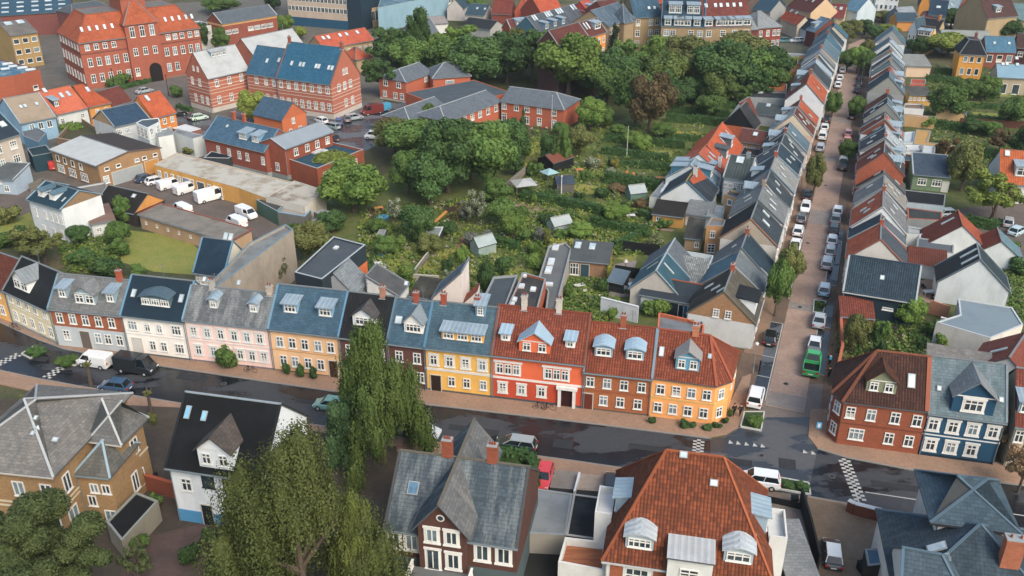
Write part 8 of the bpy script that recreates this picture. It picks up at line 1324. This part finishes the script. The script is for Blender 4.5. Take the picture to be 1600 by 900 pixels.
def bed(px, label):
    pts = ccw([P(*p) for p in px]); c = sum(pts, Vector())/len(pts); root = thing('planting_bed', label, 'planting bed', (c.x, c.y, .02)); m = MB(); m.slab([(p.x-c.x, p.y-c.y, .14) for p in pts], .14); m.build('soil', mat('lawn', '3f5a34', '34482c'), root); m = MB()
    for a, b in zip(pts, pts[1:]+pts[:1]): m.beam(a-c+Vector((0, 0, .1)), b-c+Vector((0, 0, .1)), .16, .2)
    m.build('kerb', mat('plain', 'c4c4be'), root)
bed([(1163, 645), (1194, 645), (1189, 674), (1157, 668)], 'white edged planting bed below the first parked white car'); bed([(1219, 748), (1263, 756), (1266, 774), (1219, 766)], 'white edged planting bed in the junction mouth'); bed([(34, 554), (56, 541), (70, 547), (48, 561)], 'kerbed bed left of the chequered marks'); bed([(88, 569), (104, 560), (128, 562), (118, 572)], 'kerbed bed at the nose of the white van'); bed([(1272, 470), (1290, 472), (1286, 490), (1270, 489)], 'planted bed between two right parking bays')
p = P(1276, 685); root = thing('parking_sign', 'small light blue sign post on the right hand corner pavement', 'sign', (p.x, p.y, .12), -.2); m = MB(); m.tube((0, 0, 0), (0, 0, 1.9), .04, n=6); m.build('post', STL, root); m = MB(); m.box(-.28, .28, -.03, .03, 1.3, 2.1, 0, True); m.box(-.14, .14, -.045, -.03, 1.45, 1.95, 1); m.build('plate', [mat('plain', '3f9fd0'), WPT], root)
def bike(px, py, rz, label, moto=False):
    p = P(px, py); root = thing('motorcycle' if moto else 'bicycle', label, 'motorcycle' if moto else 'bicycle', (p.x, p.y, .12), rz, None); k = .32 if moto else .34; w = .07 if moto else .022
    for x in (-.55, .55):
        m = MB(); n = 14
        for i in range(n): a, b = 2*pi*i/n, 2*pi*(i+1)/n; m.tube((k*cos(a), 0, k*sin(a)), (k*cos(b), 0, k*sin(b)), w, n=5, cap=False)
        m.build('wheel', BLACK, root, (x, 0, k))
    m = MB(); t = .03 if not moto else .06
    for a, b in (((-.55, 0, k), (-.15, 0, .35)), ((-.15, 0, .35), (.35, 0, .78)), ((-.25, 0, .85), (-.15, 0, .35)), ((-.25, 0, .8), (.38, 0, .82)), ((.38, 0, .95), (.55, 0, k)), ((-.55, 0, k), (-.22, 0, .75))): m.tube(a, b, t, n=6)
    m.tube((.36, -.28, .98), (.36, .28, .98), .02, n=5)
    m.build('frame', mat('plain', '2c3034'), root); m = MB(); m.box(-.42 if moto else -.36, -.05 if moto else -.14, -.1, .1, .84, .93, 0, True)
    if moto: m.box(-.05, .3, -.13, .13, .6, .98, 0, True)
    m.build('saddle', BLACK, root); return root
bike(843, 640, -.15, 'bicycle leaning at the red house, left one'); bike(857, 642, -.15, 'bicycle leaning at the red house, right one'); bike(1187, 577, AS, 'parked black motorcycle in the left bay', True); bike(392, 583, -.12, 'bicycle beside the round bush at the pink house'); bike(24, 516, -.3, 'bicycle with basket at the yellow house')
def gazebo(px, py, w, h, label, col, rz=.3, name='pavilion', posts=True, tall=.8):
    p = P(px, py); root = thing(name, label, 'pavilion' if posts else 'parasol', (p.x, p.y, 0), rz); m = MB(); a = w/2
    c = [(-a, -a, h), (a, -a, h), (a, a, h), (-a, a, h)]
    for i in range(4): m.slab([c[i], c[(i+1) % 4], (0, 0, h+tall)], .06)
    m.build('canopy', mat('plain', col), root); m = MB()
    for x, y, z in (c if posts else [(0, 0, h)]): m.tube((x*.92, y*.92, 0), (x*.92, y*.92, h), .06, n=6)
    m.build('frame', mat('plain', '7c766c'), root)
gazebo(818, 303, 4.2, 2.3, 'white tented garden pavilion with four posts', 'a9adae'); gazebo(858, 283, 2.8, 1.9, 'pale turquoise tent beside the dark garden shed', '8fb6bc', .6); gazebo(993, 465, 2.0, 2.0, 'small pale pyramid canopy beside the navy roofed stable', 'b8c4cc', .2); gazebo(977, 424, .6, 1.7, 'closed white parasol on the paved terrace', 'd8d4cc', .2, 'parasol', False, .5)
def gshed(px, py, w, d, h, r, label, wc, rc, rz=.2, name='garden_shed', glass=False, cat='shed'):
    p = P(px, py); root = thing(name, label, cat, (p.x, p.y, 0), rz); wing(root, w, d, h, r, 'x', mat('glass', wc, None, .3) if glass else mat('wood', wc), mat('felt', rc) if not glass else mat('glass', rc, 'a4adb0', .5), o=.15, og=.1, gutter=None, ridge='b0b4b0' if glass else '6c6c68')
gshed(864, 272, 6, 4.4, 2.2, 3.3, 'dark garden shed with a roof half green half rust red', '24282a', '7c4a3c', .75); gshed(870, 304, 3.4, 3, 2, 3.0, 'small grey hut with dark blue roof beside the white post', '6c6a64', '3c4c5c'); gshed(748, 402, 3.4, 2.6, 1.7, 2.8, 'pale green greenhouse with open roof vents', '9fb4ae', '8a9c98', .6, 'greenhouse', True, 'greenhouse'); gshed(985, 316, 3.2, 2.6, 1.6, 2.7, 'green framed greenhouse behind the lilac hedge', '6c8c80', '8c9c9c', .3, 'greenhouse', True, 'greenhouse'); gshed(866, 368, 3.6, 2.6, 1.6, 2.6, 'white framed greenhouse left of the bright bush', 'a9b8b4', '949f9d', .5, 'greenhouse', True, 'greenhouse')
polyflat('pergola', 'grey framed flat garden roof by the sand play area', [(660, 368), (670, 355), (693, 354), (686, 370)], 2.2, mat('wood', '3a3c38'), mat('felt', '8a9490', '7a8480'), parc='c9cfcf', par=.06, cat='shelter'); polyflat('shed', 'small pale roofed shed left of the long gardens', [(587, 368), (593, 358), (604, 359), (600, 368)], 1.9, mat('wood', '5a5850'), mat('felt', '9a9c96'), par=.05, cat='shed')
def furn(px, py, kind, col, label, rz=0.0, cat='garden furniture'):
    p = P(px, py); root = thing({'table': 'garden_table', 'bench': 'garden_bench', 'chair': 'garden_chair', 'pot': 'flower_pot', 'pool': 'paddling_pool', 'bin': 'bin', 'tramp': 'trampoline', 'swing': 'swing_frame', 'slide': 'slide'}[kind], label, cat, (p.x, p.y, .05), rz); m = MB(); M_ = mat('plain', col)
    if kind in ('table', 'bench', 'chair'):
        w, d, h = {'table': (1.6, .9, .74), 'bench': (1.9, .5, .45), 'chair': (.6, .55, .44)}[kind]; m.box(-w/2, w/2, -d/2, d/2, h-.06, h, 0, True); m.build('top' if kind == 'table' else 'seat', M_, root)
        for x in (-w/2+.06, w/2-.06):
            for y in (-d/2+.06, d/2-.06): m = MB(); m.box(x-.03, x+.03, y-.03, y+.03, 0, h-.06); m.build('leg', M_, root)
        if kind != 'table': m = MB(); m.box(-w/2, w/2, d/2-.05, d/2, h+.12, h+.5, 0, True); m.build('backrest', M_, root)
    elif kind == 'pot': m.tube((0, 0, 0), (0, 0, .45), .2, .28, 10); m.build('pot', M_, root); o = link('plant', CR_['shrub'][1], root, (0, 0, .4)); o.scale = (.4, .4, .35); o.color = lin('4f6a30', FK)
    elif kind == 'pool': m.tube((0, 0, 0), (0, 0, .3), 1.1, 1.15, 18); m.build('rim', M_, root); m = MB(); m.tube((0, 0, .31), (0, 0, .32), 1.0, n=18); m.build('water', mat('glass', '3f9ab8', '5cb4cc'), root)
    elif kind == 'bin': m.box(-.35, .35, -.35, .35, 0, .95); m.build('box', M_, root); m = MB(); m.slab([(-.38, -.38, 1.0), (.38, -.38, 1.0), (.38, .38, 1.08), (-.38, .38, 1.08)], .08); m.build('lid', BLACK, root)
    elif kind == 'swing':
        for x in (-1.7, 1.7):
            for y in (-1, 1): m.tube((x*1.1, y, 0), (x, 0, 2.5), .07, n=6)
        m.tube((-1.7, 0, 2.5), (1.7, 0, 2.5), .07, n=6); m.build('frame', M_, root); m = MB(); m.box(-.3, .3, -.1, .1, .5, .55, 0, True); m.tube((-.25, 0, .5), (-.25, 0, 2.5), .02, n=4); m.tube((.25, 0, .5), (.25, 0, 2.5), .02, n=4); m.build('swing_seat', BLACK, root)
    elif kind == 'slide': m.slab([(-.3, -1.6, .2), (.3, -1.6, .2), (.3, 1.2, 1.5), (-.3, 1.2, 1.5)], .1); m.build('chute', M_, root); m = MB(); [m.tube((x, 1.2, 0), (x, 1.2, 1.5), .05, n=6) for x in (-.3, .3)]; m.build('legs', mat('plain', '8a5a34'), root)
for a in [(1500, 531, 'bench', 'b03a44', 'red garden bench against the white wall', -.2), (590, 418, 'table', 'd8d8d4', 'white garden table below the dark bushes', .4), (580, 420, 'chair', 'd8d8d4', 'white chair left of the white garden table', 1.2), (600, 422, 'chair', 'd8d8d4', 'white chair right of the white garden table', -1), (745, 388, 'bench', 'd8d8d4', 'white bench beneath the lilac bush', -.2), (598, 398, 'pool', '7ab4c8', 'round blue paddling pool among the bushes', 0), (598, 341, 'pool', '3f9ad0', 'bright blue paddling pool in the play yard', 0), (722, 345, 'swing', '6b4a34', 'brown timber swing frame on sand', .9), (690, 345, 'slide', 'c98a3c', 'orange wooden slide on sand', -.8), (592, 330, 'table', 'c98a4c', 'orange wooden table in the play yard', .3), (905, 270, 'table', 'c9824c', 'orange garden table by the shed terrace', .3), (980, 275, 'chair', 'c9824c', 'orange deck chair, left one in the far garden', .3), (990, 277, 'chair', 'c9824c', 'orange deck chair, right one in the far garden', .3), (1030, 283, 'table', 'c9824c', 'orange picnic table near the pale garden room', .1), (985, 342, 'table', 'd4d4d0', 'pale table under the spreading apple tree', .1), (992, 372, 'bench', '8fb4a8', 'pale green bench before the clipped hedge', .1), (782, 325, 'table', 'c9cccc', 'white table beside the brick path', .1),
  (980, 455, 'table', '6c5c50', 'dark table on the lower stone terrace', .1), (905, 452, 'table', 'd0d0cc', 'cluttered white table in the wild yard', .4), (915, 462, 'chair', 'd8d8d4', 'first white chair in the wild yard', .4), (893, 456, 'chair', 'd8d8d4', 'second white chair in the wild yard', 1.4), (925, 470, 'chair', '8c9498', 'grey chair in the wild yard', 2.4), (870, 478, 'pot', 'b06a48', 'terracotta pot at the wild yard edge', 0), (903, 485, 'pot', 'cfcfc8', 'white plant pot in the wild yard', 0), (940, 478, 'pot', 'b06a48', 'terracotta pot beside the white wall', 0), (1450, 462, 'table', 'd0d2d2', 'white table on the cluttered brick terrace', .1), (1462, 455, 'chair', '22262a', 'black chair right of the white terrace table', 1), (1442, 452, 'chair', '22262a', 'black chair above the white terrace table', 2), (1458, 470, 'chair', '22262a', 'black chair below the white terrace table', 0), (1392, 520, 'table', '3a3430', 'dark table on the tiny wood deck', .2), (1385, 516, 'chair', '3a3430', 'dark chair on the tiny wood deck', .2), (1573, 458, 'table', 'a89c8c', 'stone table on the right edge lawn', .4), (1240, 790, 'bin', '202426', 'black bin beside the railing', -.2), (1345, 893, 'bin', '1e2022', 'black bin under the blue grey canopy', .2), (242, 755, 'bin', '1c1e22', 'black bin between the tan villa and white house', .2), (905, 865, 'table', '3a3c40', 'dark small table on the wooden roof deck ground', .2)]: furn(*a)
